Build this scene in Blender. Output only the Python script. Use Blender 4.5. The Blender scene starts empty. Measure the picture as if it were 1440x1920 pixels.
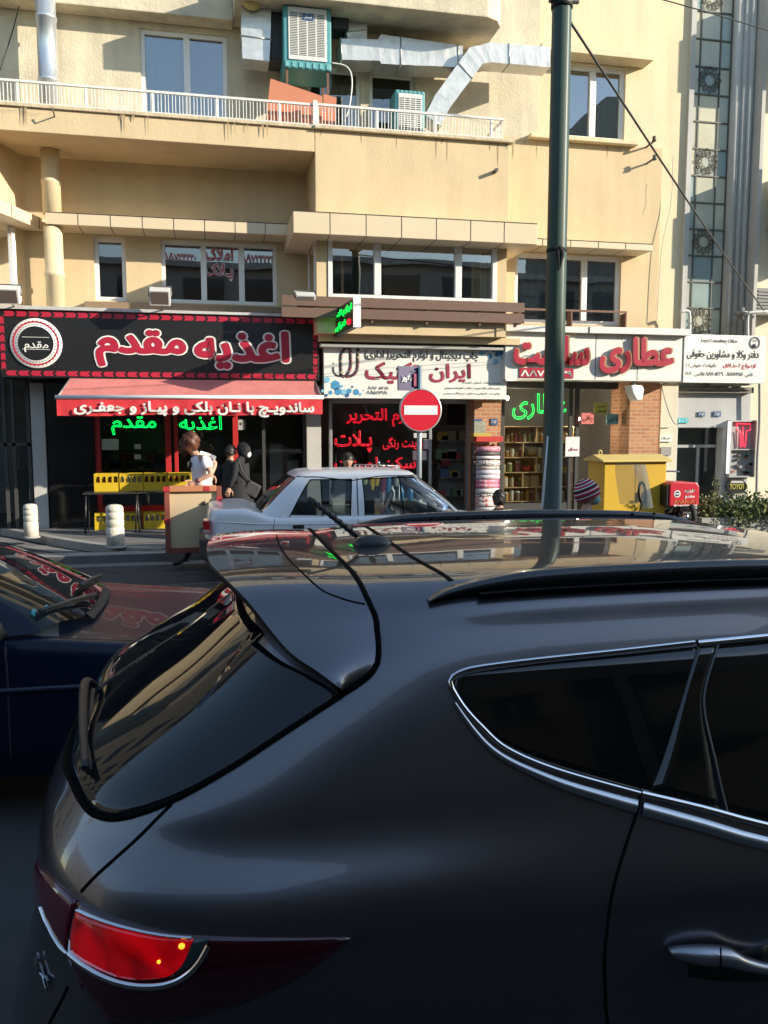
import bpy, bmesh, math, random, re
from mathutils import Vector, Matrix
from mathutils.bvhtree import BVHTree
random.seed(7)
S = bpy.context.scene
COL = S.collection
# ------------------------------------------------------------ camera, world, sun, exposure
F, PITCH, YAW, CH = 1550.0, math.radians(5.9), math.radians(12.0), 1.97
cd = bpy.data.cameras.new('camera'); cam = bpy.data.objects.new('camera', cd); COL.objects.link(cam)
cam.location = (0, 0, CH); cam.rotation_euler = (math.pi/2 - PITCH, 0, -YAW)
cd.sensor_fit = 'AUTO'; cd.sensor_width = 36; cd.lens = 36*F/1920; cd.clip_start = .05; cd.clip_end = 2000
S.camera = cam
SUN = Vector((2.8, -1.6, 1.15)).normalized()
w = bpy.data.worlds.new('World'); S.world = w; w.use_nodes = True
nt = w.node_tree; bg = nt.nodes['Background']
sky = nt.nodes.new('ShaderNodeTexSky'); sky.sky_type = 'NISHITA'; sky.sun_disc = False
sky.sun_elevation = math.asin(SUN.z); sky.sun_rotation = math.atan2(SUN.x, SUN.y)
sky.air_density = 1.2; sky.dust_density = .35
nt.links.new(sky.outputs[0], bg.inputs[0]); bg.inputs[1].default_value = .15
sl = bpy.data.lights.new('sun', 'SUN'); sl.energy = 4.1; sl.angle = math.radians(.5); sl.color = (1, .9, .74)
so = bpy.data.objects.new('sun', sl); COL.objects.link(so); so.rotation_euler = (-SUN).to_track_quat('-Z', 'Y').to_euler()
so.location = (30, -10, 40)
S.view_settings.view_transform = 'Standard'; S.view_settings.look = 'None'; S.view_settings.gamma = 1
S.view_settings.exposure = .97
S.cycles.max_bounces = 8; S.cycles.transparent_max_bounces = 16

# ------------------------------------------------------------ ray helpers (photo pixels -> real points)
def ray(px, py):
    u = (px-720)/F; v = (py-960)/F
    f = math.cos(PITCH)-v*math.sin(PITCH); d = v*math.cos(PITCH)+math.sin(PITCH)
    return Vector((u*math.cos(YAW)+f*math.sin(YAW), f*math.cos(YAW)-u*math.sin(YAW), -d))
def at(px, py, Y):
    r = ray(px, py); t = Y/r.y; return Vector((r.x*t, Y, CH+r.z*t))
def atz(px, py, z):
    r = ray(px, py); t = (z-CH)/r.z; return Vector((r.x*t, r.y*t, z))
def atx(px, py, X):
    r = ray(px, py); t = X/r.x; return Vector((X, r.y*t, CH+r.z*t))
def AX(px, Y, py=700): return at(px, py, Y).x
def AZ(py, Y, px=720): return at(px, py, Y).z

# ------------------------------------------------------------ materials
MATS = {}
def M(name, col, rough=.6, metal=0., coat=0., emit=None, es=0., var=0., vs=3., bump=0., bs=40., spec=.5, streak=0., trans=0., dirt=None):
    if name in MATS: return MATS[name]
    m = bpy.data.materials.new(name); m.use_nodes = True; MATS[name] = m
    n = m.node_tree.nodes; L = m.node_tree.links; b = n['Principled BSDF']
    b.inputs['Base Color'].default_value = (*col, 1); b.inputs['Roughness'].default_value = rough
    b.inputs['Metallic'].default_value = metal; b.inputs['Coat Weight'].default_value = coat
    b.inputs['Coat Roughness'].default_value = .02; b.inputs['Specular IOR Level'].default_value = spec
    b.inputs['Transmission Weight'].default_value = trans
    if emit: b.inputs['Emission Color'].default_value = (*emit, 1); b.inputs['Emission Strength'].default_value = es
    tc = n.new('ShaderNodeTexCoord') if (var or bump or streak) else None
    if var or streak:
        nz = n.new('ShaderNodeTexNoise'); nz.inputs['Scale'].default_value = vs; nz.inputs['Detail'].default_value = 8; nz.inputs['Roughness'].default_value = .65
        L.new(tc.outputs['Object'], nz.inputs['Vector'])
        mr = n.new('ShaderNodeMapRange'); mr.inputs['From Min'].default_value = .3; mr.inputs['From Max'].default_value = .7
        mr.inputs['To Min'].default_value = 1-var; mr.inputs['To Max'].default_value = 1+var*.6
        L.new(nz.outputs['Fac'], mr.inputs['Value'])
        val = mr.outputs[0]
        if streak:
            mp = n.new('ShaderNodeMapping'); mp.inputs['Scale'].default_value = (1.5, 1.5, .16); L.new(tc.outputs['Object'], mp.inputs['Vector'])
            n2 = n.new('ShaderNodeTexNoise'); n2.inputs['Scale'].default_value = 2.2; n2.inputs['Detail'].default_value = 7; L.new(mp.outputs[0], n2.inputs['Vector'])
            m2 = n.new('ShaderNodeMapRange'); m2.inputs['From Min'].default_value = .42; m2.inputs['From Max'].default_value = .72
            m2.inputs['To Min'].default_value = 1; m2.inputs['To Max'].default_value = 1-streak; L.new(n2.outputs['Fac'], m2.inputs['Value'])
            mm = n.new('ShaderNodeMath'); mm.operation = 'MULTIPLY'; L.new(val, mm.inputs[0]); L.new(m2.outputs[0], mm.inputs[1]); val = mm.outputs[0]
        mx = n.new('ShaderNodeMix'); mx.data_type = 'RGBA'
        d = dirt or tuple(c*.35 for c in col)
        mx.inputs[6].default_value = (*d, 1); mx.inputs[7].default_value = (*col, 1); mx.clamp_factor = False
        L.new(val, mx.inputs[0]); L.new(mx.outputs[2], b.inputs['Base Color'])
    if bump:
        nb = n.new('ShaderNodeTexNoise'); nb.inputs['Scale'].default_value = bs; nb.inputs['Detail'].default_value = 6
        L.new(tc.outputs['Object'], nb.inputs['Vector'])
        bp = n.new('ShaderNodeBump'); bp.inputs['Strength'].default_value = bump; bp.inputs['Distance'].default_value = .02
        L.new(nb.outputs['Fac'], bp.inputs['Height']); L.new(bp.outputs[0], b.inputs['Normal'])
    return m
def GLASS(name, tint=(.5, .55, .55), refl=1.0, rough=.0, wob=0.):
    """window glass: dark tinted see-through mixed with a fresnel mirror"""
    if name in MATS: return MATS[name]
    m = bpy.data.materials.new(name); m.use_nodes = True; MATS[name] = m
    n = m.node_tree.nodes; L = m.node_tree.links; n.remove(n['Principled BSDF'])
    t = n.new('ShaderNodeBsdfTransparent'); t.inputs[0].default_value = (*tint, 1)
    g = n.new('ShaderNodeBsdfGlossy'); g.inputs['Roughness'].default_value = rough; g.inputs[0].default_value = (.95, .97, 1, 1)
    fr = n.new('ShaderNodeLayerWeight'); fr.inputs['Blend'].default_value = .3*refl
    mx = n.new('ShaderNodeMixShader'); L.new(fr.outputs['Fresnel'], mx.inputs[0]); L.new(t.outputs[0], mx.inputs[1]); L.new(g.outputs[0], mx.inputs[2])
    L.new(mx.outputs[0], n['Material Output'].inputs[0])
    if wob:
        tc = n.new('ShaderNodeTexCoord'); nb = n.new('ShaderNodeTexNoise'); nb.inputs['Scale'].default_value = .9; L.new(tc.outputs['Object'], nb.inputs['Vector'])
        bp = n.new('ShaderNodeBump'); bp.inputs['Strength'].default_value = wob; bp.inputs['Distance'].default_value = .05
        L.new(nb.outputs['Fac'], bp.inputs['Height']); L.new(bp.outputs[0], g.inputs['Normal'])
    return m
def BRICK(name, c1, c2, mortar, scale=1., axis='XZ'):
    if name in MATS: return MATS[name]
    m = bpy.data.materials.new(name); m.use_nodes = True; MATS[name] = m
    n = m.node_tree.nodes; L = m.node_tree.links; b = n['Principled BSDF']; b.inputs['Roughness'].default_value = .85
    tc = n.new('ShaderNodeTexCoord'); sp = n.new('ShaderNodeSeparateXYZ'); L.new(tc.outputs['Object'], sp.inputs[0])
    ad = n.new('ShaderNodeMath'); ad.operation = 'ADD'; L.new(sp.outputs[0], ad.inputs[0]); L.new(sp.outputs[1], ad.inputs[1])
    cb = n.new('ShaderNodeCombineXYZ'); L.new(ad.outputs[0], cb.inputs[0]); L.new(sp.outputs[2], cb.inputs[1])
    br = n.new('ShaderNodeTexBrick'); br.inputs['Color1'].default_value = (*c1, 1); br.inputs['Color2'].default_value = (*c2, 1); br.inputs['Mortar'].default_value = (*mortar, 1)
    br.inputs['Scale'].default_value = scale; br.inputs['Brick Width'].default_value = .22; br.inputs['Row Height'].default_value = .075; br.inputs['Mortar Size'].default_value = .008
    L.new(cb.outputs[0], br.inputs['Vector']); L.new(br.outputs['Color'], b.inputs['Base Color'])
    bp = n.new('ShaderNodeBump'); bp.inputs['Strength'].default_value = .6; bp.inputs['Distance'].default_value = .01; bp.invert = True
    L.new(br.outputs['Fac'], bp.inputs['Height']); L.new(bp.outputs[0], b.inputs['Normal'])
    return m
def PATTERN(name, base, cols, scale=40, thr=.35):
    """printed spots of several colours (gift paper, packets)"""
    if name in MATS: return MATS[name]
    m = bpy.data.materials.new(name); m.use_nodes = True; MATS[name] = m
    n = m.node_tree.nodes; L = m.node_tree.links; b = n['Principled BSDF']; b.inputs['Roughness'].default_value = .5
    tc = n.new('ShaderNodeTexCoord'); vo = n.new('ShaderNodeTexVoronoi'); vo.inputs['Scale'].default_value = scale; L.new(tc.outputs['Object'], vo.inputs['Vector'])
    cr = n.new('ShaderNodeValToRGB'); cr.color_ramp.interpolation = 'CONSTANT'
    sp = n.new('ShaderNodeSeparateColor'); L.new(vo.outputs['Color'], sp.inputs[0]); L.new(sp.outputs[0], cr.inputs[0])
    cr.color_ramp.elements[0].color = (*cols[0], 1)
    for i, c in enumerate(cols[1:]):
        e = cr.color_ramp.elements.new((i+1)/len(cols)); e.color = (*c, 1)
    cr.color_ramp.elements.remove(cr.color_ramp.elements[-1]) if len(cr.color_ramp.elements) > len(cols) else None
    lt = n.new('ShaderNodeMath'); lt.operation = 'LESS_THAN'; lt.inputs[1].default_value = thr; L.new(vo.outputs['Distance'], lt.inputs[0])
    mx = n.new('ShaderNodeMix'); mx.data_type = 'RGBA'; mx.inputs[6].default_value = (*base, 1)
    L.new(lt.outputs[0], mx.inputs[0]); L.new(cr.outputs[0], mx.inputs[7]); L.new(mx.outputs[2], b.inputs['Base Color'])
    return m

# ------------------------------------------------------------ object helpers
WL = {}
def wloc(o):
    return WL.get(o.name, Vector((0, 0, 0))) if o else Vector((0, 0, 0))
def tag(o, label, cat, group=None, kind=None):
    if label: o['label'] = label
    if cat: o['category'] = cat
    if group: o['group'] = group
    if kind: o['kind'] = kind
    return o
def thing(name, label, cat, loc=(0, 0, 0), group=None, kind=None):
    o = bpy.data.objects.new(name, None); COL.objects.link(o); o.location = loc; o.empty_display_size = .1
    WL[o.name] = Vector(loc); return tag(o, label, cat, group, kind)
def link(name, me, parent=None, loc=None):
    """loc = origin (world) for a top-level mesh; verts in me are world coordinates"""
    o = bpy.data.objects.new(name, me); COL.objects.link(o)
    org = wloc(parent) if parent else Vector(loc or (0, 0, 0))
    if org.length > 0: me.transform(Matrix.Translation(-org))
    WL[o.name] = org
    if parent: o.parent = parent
    else: o.location = org
    return o
def dup(root, loc=None, label=None, rotz=None):
    r = root.copy(); COL.objects.link(r)
    if loc is not None: r.location = loc
    if rotz is not None: r.rotation_euler = (0, 0, rotz)
    if label: r['label'] = label
    for ch in list(root.children):
        c = ch.copy(); COL.objects.link(c); c.parent = r
        for g in list(ch.children):
            d = g.copy(); COL.objects.link(d); d.parent = c
    return r
class MB:
    def __init__(s): s.v = []; s.f = []; s.m = []; s.s = []
    def add(s, vs, fs, mi=0, sm=False):
        k = len(s.v); s.v += [tuple(v) for v in vs]
        for f in fs: s.f.append(tuple(i+k for i in f)); s.m.append(mi); s.s.append(sm)
        return s
    def box(s, x0, x1, y0, y1, z0, z1, mi=0):
        if x1 < x0: x0, x1 = x1, x0
        if y1 < y0: y0, y1 = y1, y0
        if z1 < z0: z0, z1 = z1, z0
        return s.add([(x0,y0,z0),(x1,y0,z0),(x1,y1,z0),(x0,y1,z0),(x0,y0,z1),(x1,y0,z1),(x1,y1,z1),(x0,y1,z1)],
              [(0,3,2,1),(4,5,6,7),(0,1,5,4),(1,2,6,5),(2,3,7,6),(3,0,4,7)], mi)
    def obox(s, c, ax, ay, az, mi=0):
        c, ax, ay, az = map(Vector, (c, ax, ay, az))
        P = [c+ax*i+ay*j+az*k for k in (-1, 1) for j in (-1, 1) for i in (-1, 1)]
        return s.add(P, [(0,2,3,1),(4,5,7,6),(0,1,5,4),(1,3,7,5),(3,2,6,7),(2,0,4,6)], mi)
    def prism(s, poly, a, b, axis='z', mi=0, sm=False):
        n = len(poly)
        def P(p, t): return {'z': (p[0], p[1], t), 'y': (p[0], t, p[1]), 'x': (t, p[0], p[1])}[axis]
        vs = [P(p, a) for p in poly]+[P(p, b) for p in poly]
        return s.add(vs, [tuple(range(n))[::-1], tuple(range(n, 2*n))]+[(i, (i+1) % n, n+(i+1) % n, n+i) for i in range(n)], mi, sm)
    def tube(s, pts, r, n=8, mi=0, sm=True, flat=1., up=None, caps=True):
        pts = [Vector(p) for p in pts]; N = len(pts); rr = r if isinstance(r, (list, tuple)) else [r]*N
        vs = []; prev = None
        for i, p in enumerate(pts):
            t = (pts[min(i+1, N-1)]-pts[max(i-1, 0)])
            t = t.normalized() if t.length > 1e-9 else Vector((0, 0, 1))
            if prev is None:
                a = Vector(up) if up else (Vector((0, 0, 1)) if abs(t.z) < .9 else Vector((1, 0, 0)))
            else: a = prev
            x = a-t*a.dot(t)
            if x.length < 1e-6: x = t.orthogonal()
            x.normalize(); prev = x; y = t.cross(x)
            for k in range(n):
                an = 2*math.pi*k/n; vs.append(p+x*math.cos(an)*rr[i]*flat+y*math.sin(an)*rr[i])
        fs = [(i*n+k, i*n+(k+1) % n, (i+1)*n+(k+1) % n, (i+1)*n+k) for i in range(N-1) for k in range(n)]
        s.add(vs, fs, mi, sm)
        if caps: s.add([vs[k] for k in range(n)], [tuple(range(n))[::-1]], mi); s.add(vs[-n:], [tuple(range(n))], mi)
        return s
    def lathe(s, prof, c=(0, 0, 0), n=16, mi=0, sm=True, axis='z', caps=True):
        vs = []
        for r, z in prof:
            for k in range(n):
                a = 2*math.pi*k/n; p = (r*math.cos(a), r*math.sin(a), z)
                if axis == 'y': p = (p[0], p[2], p[1])
                if axis == 'x': p = (p[2], p[0], p[1])
                vs.append((c[0]+p[0], c[1]+p[1], c[2]+p[2]))
        N = len(prof); fs = [(i*n+k, i*n+(k+1) % n, (i+1)*n+(k+1) % n, (i+1)*n+k) for i in range(N-1) for k in range(n)]
        s.add(vs, fs, mi, sm)
        if caps and prof[0][0] > 1e-5: s.add(vs[:n], [tuple(range(n))[::-1]], mi)
        if caps and prof[-1][0] > 1e-5: s.add(vs[-n:], [tuple(range(n))], mi)
        return s
    def ball(s, c, r, n=12, mi=0):
        rx, ry, rz = r if isinstance(r, (list, tuple)) else (r, r, r)
        m = max(4, n//2+1); vs = []; 
        for i in range(m+1):
            t = math.pi*i/m
            for k in range(n):
                a = 2*math.pi*k/n; vs.append((c[0]+rx*math.sin(t)*math.cos(a), c[1]+ry*math.sin(t)*math.sin(a), c[2]+rz*math.cos(t)))
        return s.add(vs, [(i*n+k, (i+1)*n+k, (i+1)*n+(k+1) % n, i*n+(k+1) % n) for i in range(m) for k in range(n)], mi, True)
    def grid(s, P, mi=0, sm=True):
        R, C = len(P), len(P[0])
        return s.add([p for row in P for p in row], [(i*C+j, i*C+j+1, (i+1)*C+j+1, (i+1)*C+j) for i in range(R-1) for j in range(C-1)], mi, sm)
    def mesh(s, name, mats, bevel=0., fixn=True, weld=True):
        me = bpy.data.meshes.new(name); me.from_pydata(s.v, [], s.f)
        for m in (mats if isinstance(mats, (list, tuple)) else [mats]): me.materials.append(m)
        for p, mi, sm in zip(me.polygons, s.m, s.s): p.material_index = mi; p.use_smooth = sm
        bm = bmesh.new(); bm.from_mesh(me)
        if weld: bmesh.ops.remove_doubles(bm, verts=bm.verts, dist=1e-5)
        if fixn: bmesh.ops.recalc_face_normals(bm, faces=bm.faces)
        if bevel:
            ed = [e for e in bm.edges if len(e.link_faces) == 2 and e.calc_face_angle(0) > .6]
            bmesh.ops.bevel(bm, geom=ed, offset=bevel, segments=2, affect='EDGES', profile=.6, clamp_overlap=True)
        bm.to_mesh(me); bm.free(); return me
    def build(s, name, mats, parent=None, loc=None, bevel=0., **k):
        return link(name, s.mesh(name, mats, bevel, **k), parent, loc)
def split(mb, name, mats, parent, **k):
    """one object per loose piece of mb"""
    up = list(range(len(mb.v)))
    key = {}
    def fd(i):
        while up[i] != i: up[i] = up[up[i]]; i = up[i]
        return i
    for i, v in enumerate(mb.v):
        q = tuple(round(c, 4) for c in v); j = key.setdefault(q, i); up[fd(i)] = fd(j)
    for f in mb.f:
        for i in f[1:]: up[fd(i)] = fd(f[0])
    G = {}
    for f, mi, sm in zip(mb.f, mb.m, mb.s): G.setdefault(fd(f[0]), []).append((f, mi, sm))
    out = []
    for fs in G.values():
        m = MB(); mp = {}
        for f, mi, sm in fs:
            for i in f:
                if i not in mp: mp[i] = len(m.v); m.v.append(mb.v[i])
            m.f.append(tuple(mp[i] for i in f)); m.m.append(mi); m.s.append(sm)
        out.append(m.build(name, mats, parent, **k))
    return out
def catmull(pts, n=6):
    P = [Vector(p) for p in pts]; out = []
    for i in range(len(P)-1):
        a, b, c, d = P[max(i-1, 0)], P[i], P[i+1], P[min(i+2, len(P)-1)]
        for k in range(n):
            t = k/n; out.append(.5*((2*b)+(c-a)*t+(2*a-5*b+4*c-d)*t*t+(3*b-a-3*c+d)*t*t*t))
    out.append(P[-1]); return out
def resample(pts, n):
    P = [Vector(p) for p in pts]; L = [0]
    for i in range(1, len(P)): L.append(L[-1]+(P[i]-P[i-1]).length)
    out = []; j = 0
    for k in range(n):
        t = L[-1]*k/(n-1)
        while j < len(P)-2 and L[j+1] < t: j += 1
        d = L[j+1]-L[j]; out.append(P[j].lerp(P[j+1], (t-L[j])/d if d > 1e-9 else 0))
    return out

# ------------------------------------------------------------ Persian lettering
AR = {'ا':(0xFE8D,0xFE8E,0,0),'آ':(0xFE81,0xFE82,0,0),'ب':(0xFE8F,0xFE90,0xFE91,0xFE92),'پ':(0xFB56,0xFB57,0xFB58,0xFB59),'ت':(0xFE95,0xFE96,0xFE97,0xFE98),
'ج':(0xFE9D,0xFE9E,0xFE9F,0xFEA0),'چ':(0xFB7A,0xFB7B,0xFB7C,0xFB7D),'ح':(0xFEA1,0xFEA2,0xFEA3,0xFEA4),'خ':(0xFEA5,0xFEA6,0xFEA7,0xFEA8),
'د':(0xFEA9,0xFEAA,0,0),'ذ':(0xFEAB,0xFEAC,0,0),'ر':(0xFEAD,0xFEAE,0,0),'ز':(0xFEAF,0xFEB0,0,0),'س':(0xFEB1,0xFEB2,0xFEB3,0xFEB4),
'ش':(0xFEB5,0xFEB6,0xFEB7,0xFEB8),'ط':(0xFEC1,0xFEC2,0xFEC3,0xFEC4),'ع':(0xFEC9,0xFECA,0xFECB,0xFECC),'غ':(0xFECD,0xFECE,0xFECF,0xFED0),
'ف':(0xFED1,0xFED2,0xFED3,0xFED4),'ق':(0xFED5,0xFED6,0xFED7,0xFED8),'ک':(0xFB8E,0xFB8F,0xFB90,0xFB91),'گ':(0xFB92,0xFB93,0xFB94,0xFB95),
'ل':(0xFEDD,0xFEDE,0xFEDF,0xFEE0),'م':(0xFEE1,0xFEE2,0xFEE3,0xFEE4),'ن':(0xFEE5,0xFEE6,0xFEE7,0xFEE8),'ه':(0xFEE9,0xFEEA,0xFEEB,0xFEEC),
'و':(0xFEED,0xFEEE,0,0),'ی':(0xFBFC,0xFBFD,0xFBFE,0xFBFF),'\u0640':(0x640,)*4,'\u0001':(0xFEFB,0xFEFC,0,0)}
def shape(s):
    s = s.replace('لا', '\u0001'); o = []
    for i, c in enumerate(s):
        if c not in AR: o.append(c); continue
        pj = i > 0 and s[i-1] in AR and AR[s[i-1]][2]; nj = i+1 < len(s) and s[i+1] in AR and AR[c][2]
        o.append(chr(AR[c][(3 if nj else 1) if pj else (2 if nj else 0)]))
    t = ''.join(reversed(o)).translate(str.maketrans('()', ')('))
    t = re.sub(r'[0-9۰-۹.]+', lambda m: m.group()[::-1], t)
    return t.replace('۸', '\u039b')
def text_mesh(body, depth=.01, offset=0., outline=0., persian=True, spacing=1.):
    c = bpy.data.curves.new('lettering', 'FONT'); c.body = shape(body) if persian else body; c.size = 1; c.resolution_u = 5
    c.space_character = spacing
    if outline: c.fill_mode = 'NONE'; c.bevel_depth = outline; c.bevel_resolution = 1
    else: c.extrude = depth; c.offset = offset
    o = bpy.data.objects.new('lettering', c); COL.objects.link(o)
    dg = bpy.context.evaluated_depsgraph_get(); dg.update()
    me = bpy.data.meshes.new_from_object(o.evaluated_get(dg)); COL.objects.unlink(o); bpy.data.objects.remove(o); bpy.data.curves.remove(c)
    bm = bmesh.new(); bm.from_mesh(me)
    if not outline:                                    # letters that touch: set each a hair apart in depth
        seen = set(); k = 0
        for v in bm.verts:
            if v.index in seen: continue
            st = [v]; seen.add(v.index); isl = []
            while st:
                a = st.pop(); isl.append(a)
                for e in a.link_edges:
                    b = e.other_vert(a)
                    if b.index not in seen: seen.add(b.index); st.append(b)
            if k % 3:
                for a in isl: a.co.z += (k % 3)
            k += 1
    bm.to_mesh(me); bm.free(); return me
def text(name, body, mat, parent, org, ux, uz, w, h=None, depth=.01, offset=0., outline=0., persian=True, fit=False, spacing=1.):
    """org = lower-left world corner, ux/uz unit axes on the face, w/h size in metres; depth stands out along ux x uz"""
    bold = offset if (offset >= .03 and not outline) else 0
    me = text_mesh(body, .02, 0 if bold else offset, outline, persian, spacing)
    ref = text_mesh(body, .02, 0, 0, persian, spacing) if (offset and not fit) else me
    xs = [v.co.x for v in ref.vertices]; ys = [v.co.y for v in ref.vertices]
    x0, x1, y0, y1 = min(xs), max(xs), min(ys), max(ys); sx = w/(x1-x0); sy = (h/(y1-y0)) if h else sx
    ux = Vector(ux).normalized(); uz = Vector(uz).normalized(); nrm = ux.cross(uz); org = Vector(org)
    for v in me.vertices:
        z = v.co.z
        kk = 0 if outline else round(z)
        zz = (z*sx) if outline else (z-kk+.02)/.04*depth+kk*.0009
        v.co = org+ux*((v.co.x-x0)*sx)+uz*((v.co.y-y0)*sy)+nrm*zz
    if bold:                                           # heavy strokes: the letter laid down round a small circle
        bm = bmesh.new(); bm.from_mesh(me); src = bm.copy() if False else None
        base = bmesh.ops.split_edges(bm, edges=[]) if False else None
        g0 = bm.verts[:]+bm.edges[:]+bm.faces[:]; r = bold*sx; K = 12 if w > .5 else 8
        for k in range(K):
            a = 2*math.pi*k/K; d = bmesh.ops.duplicate(bm, geom=g0)
            mv = ux*math.cos(a)*r+uz*math.sin(a)*r*(sy/sx)+nrm*(-.00012*(k+1))
            bmesh.ops.translate(bm, vec=mv, verts=[v for v in d['geom'] if isinstance(v, bmesh.types.BMVert)])
        bm.to_mesh(me); bm.free()
    me.materials.clear(); me.materials.append(mat)
    for p in me.polygons: p.material_index = 0
    return link(name, me, parent)
def ftext(name, body, mat, parent, px0, py0, px1, py1, Y, **k):
    """lettering on a facade plane Y=const inside the photo rectangle"""
    a = at(px0, py1, Y); b = at(px1, py0, Y); a2 = at(px0, py0, Y)
    return text(name, body, mat, parent, (a.x, Y, a.z), (1, 0, 0), (0, 0, 1), b.x-a.x, abs(a2.z-a.z), **k)
# ------------------------------------------------------------ palette
stucco = M('stucco', (.64, .50, .30), .9, var=.16, vs=1.1, bump=.25, bs=30, streak=.2, dirt=(.33, .24, .13))
stucco_hi = M('stucco_cream', (.74, .62, .40), .9, var=.16, vs=1.2, bump=.3, bs=25, streak=.3, dirt=(.36, .31, .22))
stucco_old = M('stucco_weathered', (.66, .58, .42), .92, var=.32, vs=1.7, bump=.5, bs=22, streak=.45, dirt=(.27, .25, .2))
clad = M('cladding_panel', (.66, .54, .36), .45, var=.08, vs=2)
joint = M('joint_dark', (.05, .045, .04), .9)
pvc = M('window_frame_white', (.78, .77, .73), .35, var=.06, vs=5)
stone = M('grey_stone', (.50, .49, .45), .8, var=.2, vs=2, bump=.2, bs=30, streak=.35, dirt=(.22, .22, .21))
stone_l = M('pale_stone', (.68, .62, .47), .8, var=.16, vs=2, bump=.2, bs=30, streak=.3, dirt=(.34, .31, .26))
dark = M('dark_interior', (.02, .02, .02), .8)
room = M('room_wall', (.42, .40, .36), .9, var=.3, vs=1)
steel = M('grey_steel', (.42, .43, .43), .4, metal=.6, var=.1)
white_p = M('white_paint', (.78, .78, .75), .45, var=.1, vs=6)
asph = M('asphalt', (.052, .052, .054), .85, var=.25, vs=2.5, bump=.4, bs=120)
pave = M('pavement_stone', (.17, .165, .16), .85, var=.3, vs=2, bump=.3, bs=50)
conc = M('kerb_concrete', (.33, .32, .29), .85, var=.3, vs=5, bump=.3, bs=40)
gl_win = GLASS('window_glass', (.58, .62, .63), 1.95, wob=.04)
gl_blue = GLASS('window_glass_upper', (.6, .66, .68), 2.25, wob=.03)
gl_shop = GLASS('shop_glass', (.62, .65, .63), 1.05)

# ------------------------------------------------------------ ground, road, pavement, kerb
tag(MB().add([(-300,-300,0),(300,-300,0),(300,300,0),(-300,300,0)], [(0,1,2,3)]).build('road', asph), None, None, kind='structure')
kerb = [(-30, 27), (-12, 22.2), (-6, 18.6), (-3.6, 15.9), (-2.6, 14.55), (-1.75, 13.55), (-1.0, 12.95), (0, 12.6), (1.2, 12.5), (60, 12.5)]
kc = catmull([(x, y, 0) for x, y in kerb], 5); kc = [(p.x, p.y) for p in kc]
inner = [(x+.0 if i else x, y) for i, (x, y) in enumerate(kc)]
def offs(pl, d):
    out = []
    for i, p in enumerate(pl):
        a = Vector(pl[max(i-1, 0)]); b = Vector(pl[min(i+1, len(pl)-1)]); t = (b-a).normalized(); out.append((p[0]-t.y*d, p[1]+t.x*d))
    return out
kin = offs(kc, .16)
tag(MB().prism(kc+kin[::-1], -.05, .13).build('kerb', conc, bevel=.02), None, None, kind='structure')
tag(MB().prism(kin+[(60, 40), (-30, 40)], -.05, .122).build('pavement', pave), None, None, kind='structure')
g = MB()
for d in (1.05, 1.9, 2.7):
    a = offs(kc, d); b = offs(kc, d+.035); g.add([(x, y, .127) for x, y in a]+[(x, y, .127) for x, y in b], [(i, i+1, len(a)+i+1, len(a)+i) for i in range(6, len(a)-1)])
tag(g.build('pavement_groove', M('groove', (.09, .09, .085), .9)), None, None, kind='structure')
k2 = offs(kc, -.42); k3 = offs(kc, -.12)
tag(MB().add([(x, y, .005) for x, y in k2]+[(x, y, .005) for x, y in k3], [(i, i+1, len(k2)+i+1, len(k2)+i) for i in range(len(k2)-1)]).build('gutter', M('gutter_concrete', (.2, .195, .185), .85, var=.35, vs=4, bump=.3)), None, None, kind='structure')
tag(MB().prism([(-60, -4.0), (60, -4.0), (60, -2.6), (-60, -2.6)], -.05, .13).build('near_pavement', pave), None, None, kind='structure')

# ------------------------------------------------------------ wall with real openings
def wall(mb, x0, x1, z0, z1, Y, D, holes=(), mi=0):
    xs = sorted(set([x0, x1]+[h[0] for h in holes]+[h[1] for h in holes])); zs = sorted(set([z0, z1]+[h[2] for h in holes]+[h[3] for h in holes]))
    for i in range(len(xs)-1):
        for j in range(len(zs)-1):
            cx = (xs[i]+xs[i+1])/2; cz = (zs[j]+zs[j+1])/2
            if cx < x0 or cx > x1 or cz < z0 or cz > z1 or any(h[0] < cx < h[1] and h[2] < cz < h[3] for h in holes): continue
            a, b, c, d = xs[i], xs[i+1], zs[j], zs[j+1]
            mb.add([(a,Y,c),(b,Y,c),(b,Y,d),(a,Y,d)], [(0,1,2,3)], mi); mb.add([(a,Y+D,c),(b,Y+D,c),(b,Y+D,d),(a,Y+D,d)], [(3,2,1,0)], mi)
    for h in list(holes)+[(x0, x1, z0, z1)]:
        a, b, c, d = h
        mb.add([(a,Y,c),(a,Y+D,c),(a,Y+D,d),(a,Y,d),(b,Y,c),(b,Y+D,c),(b,Y+D,d),(b,Y,d)], [(0,1,2,3),(4,7,6,5),(0,4,5,1),(3,2,6,7)], mi)
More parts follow.
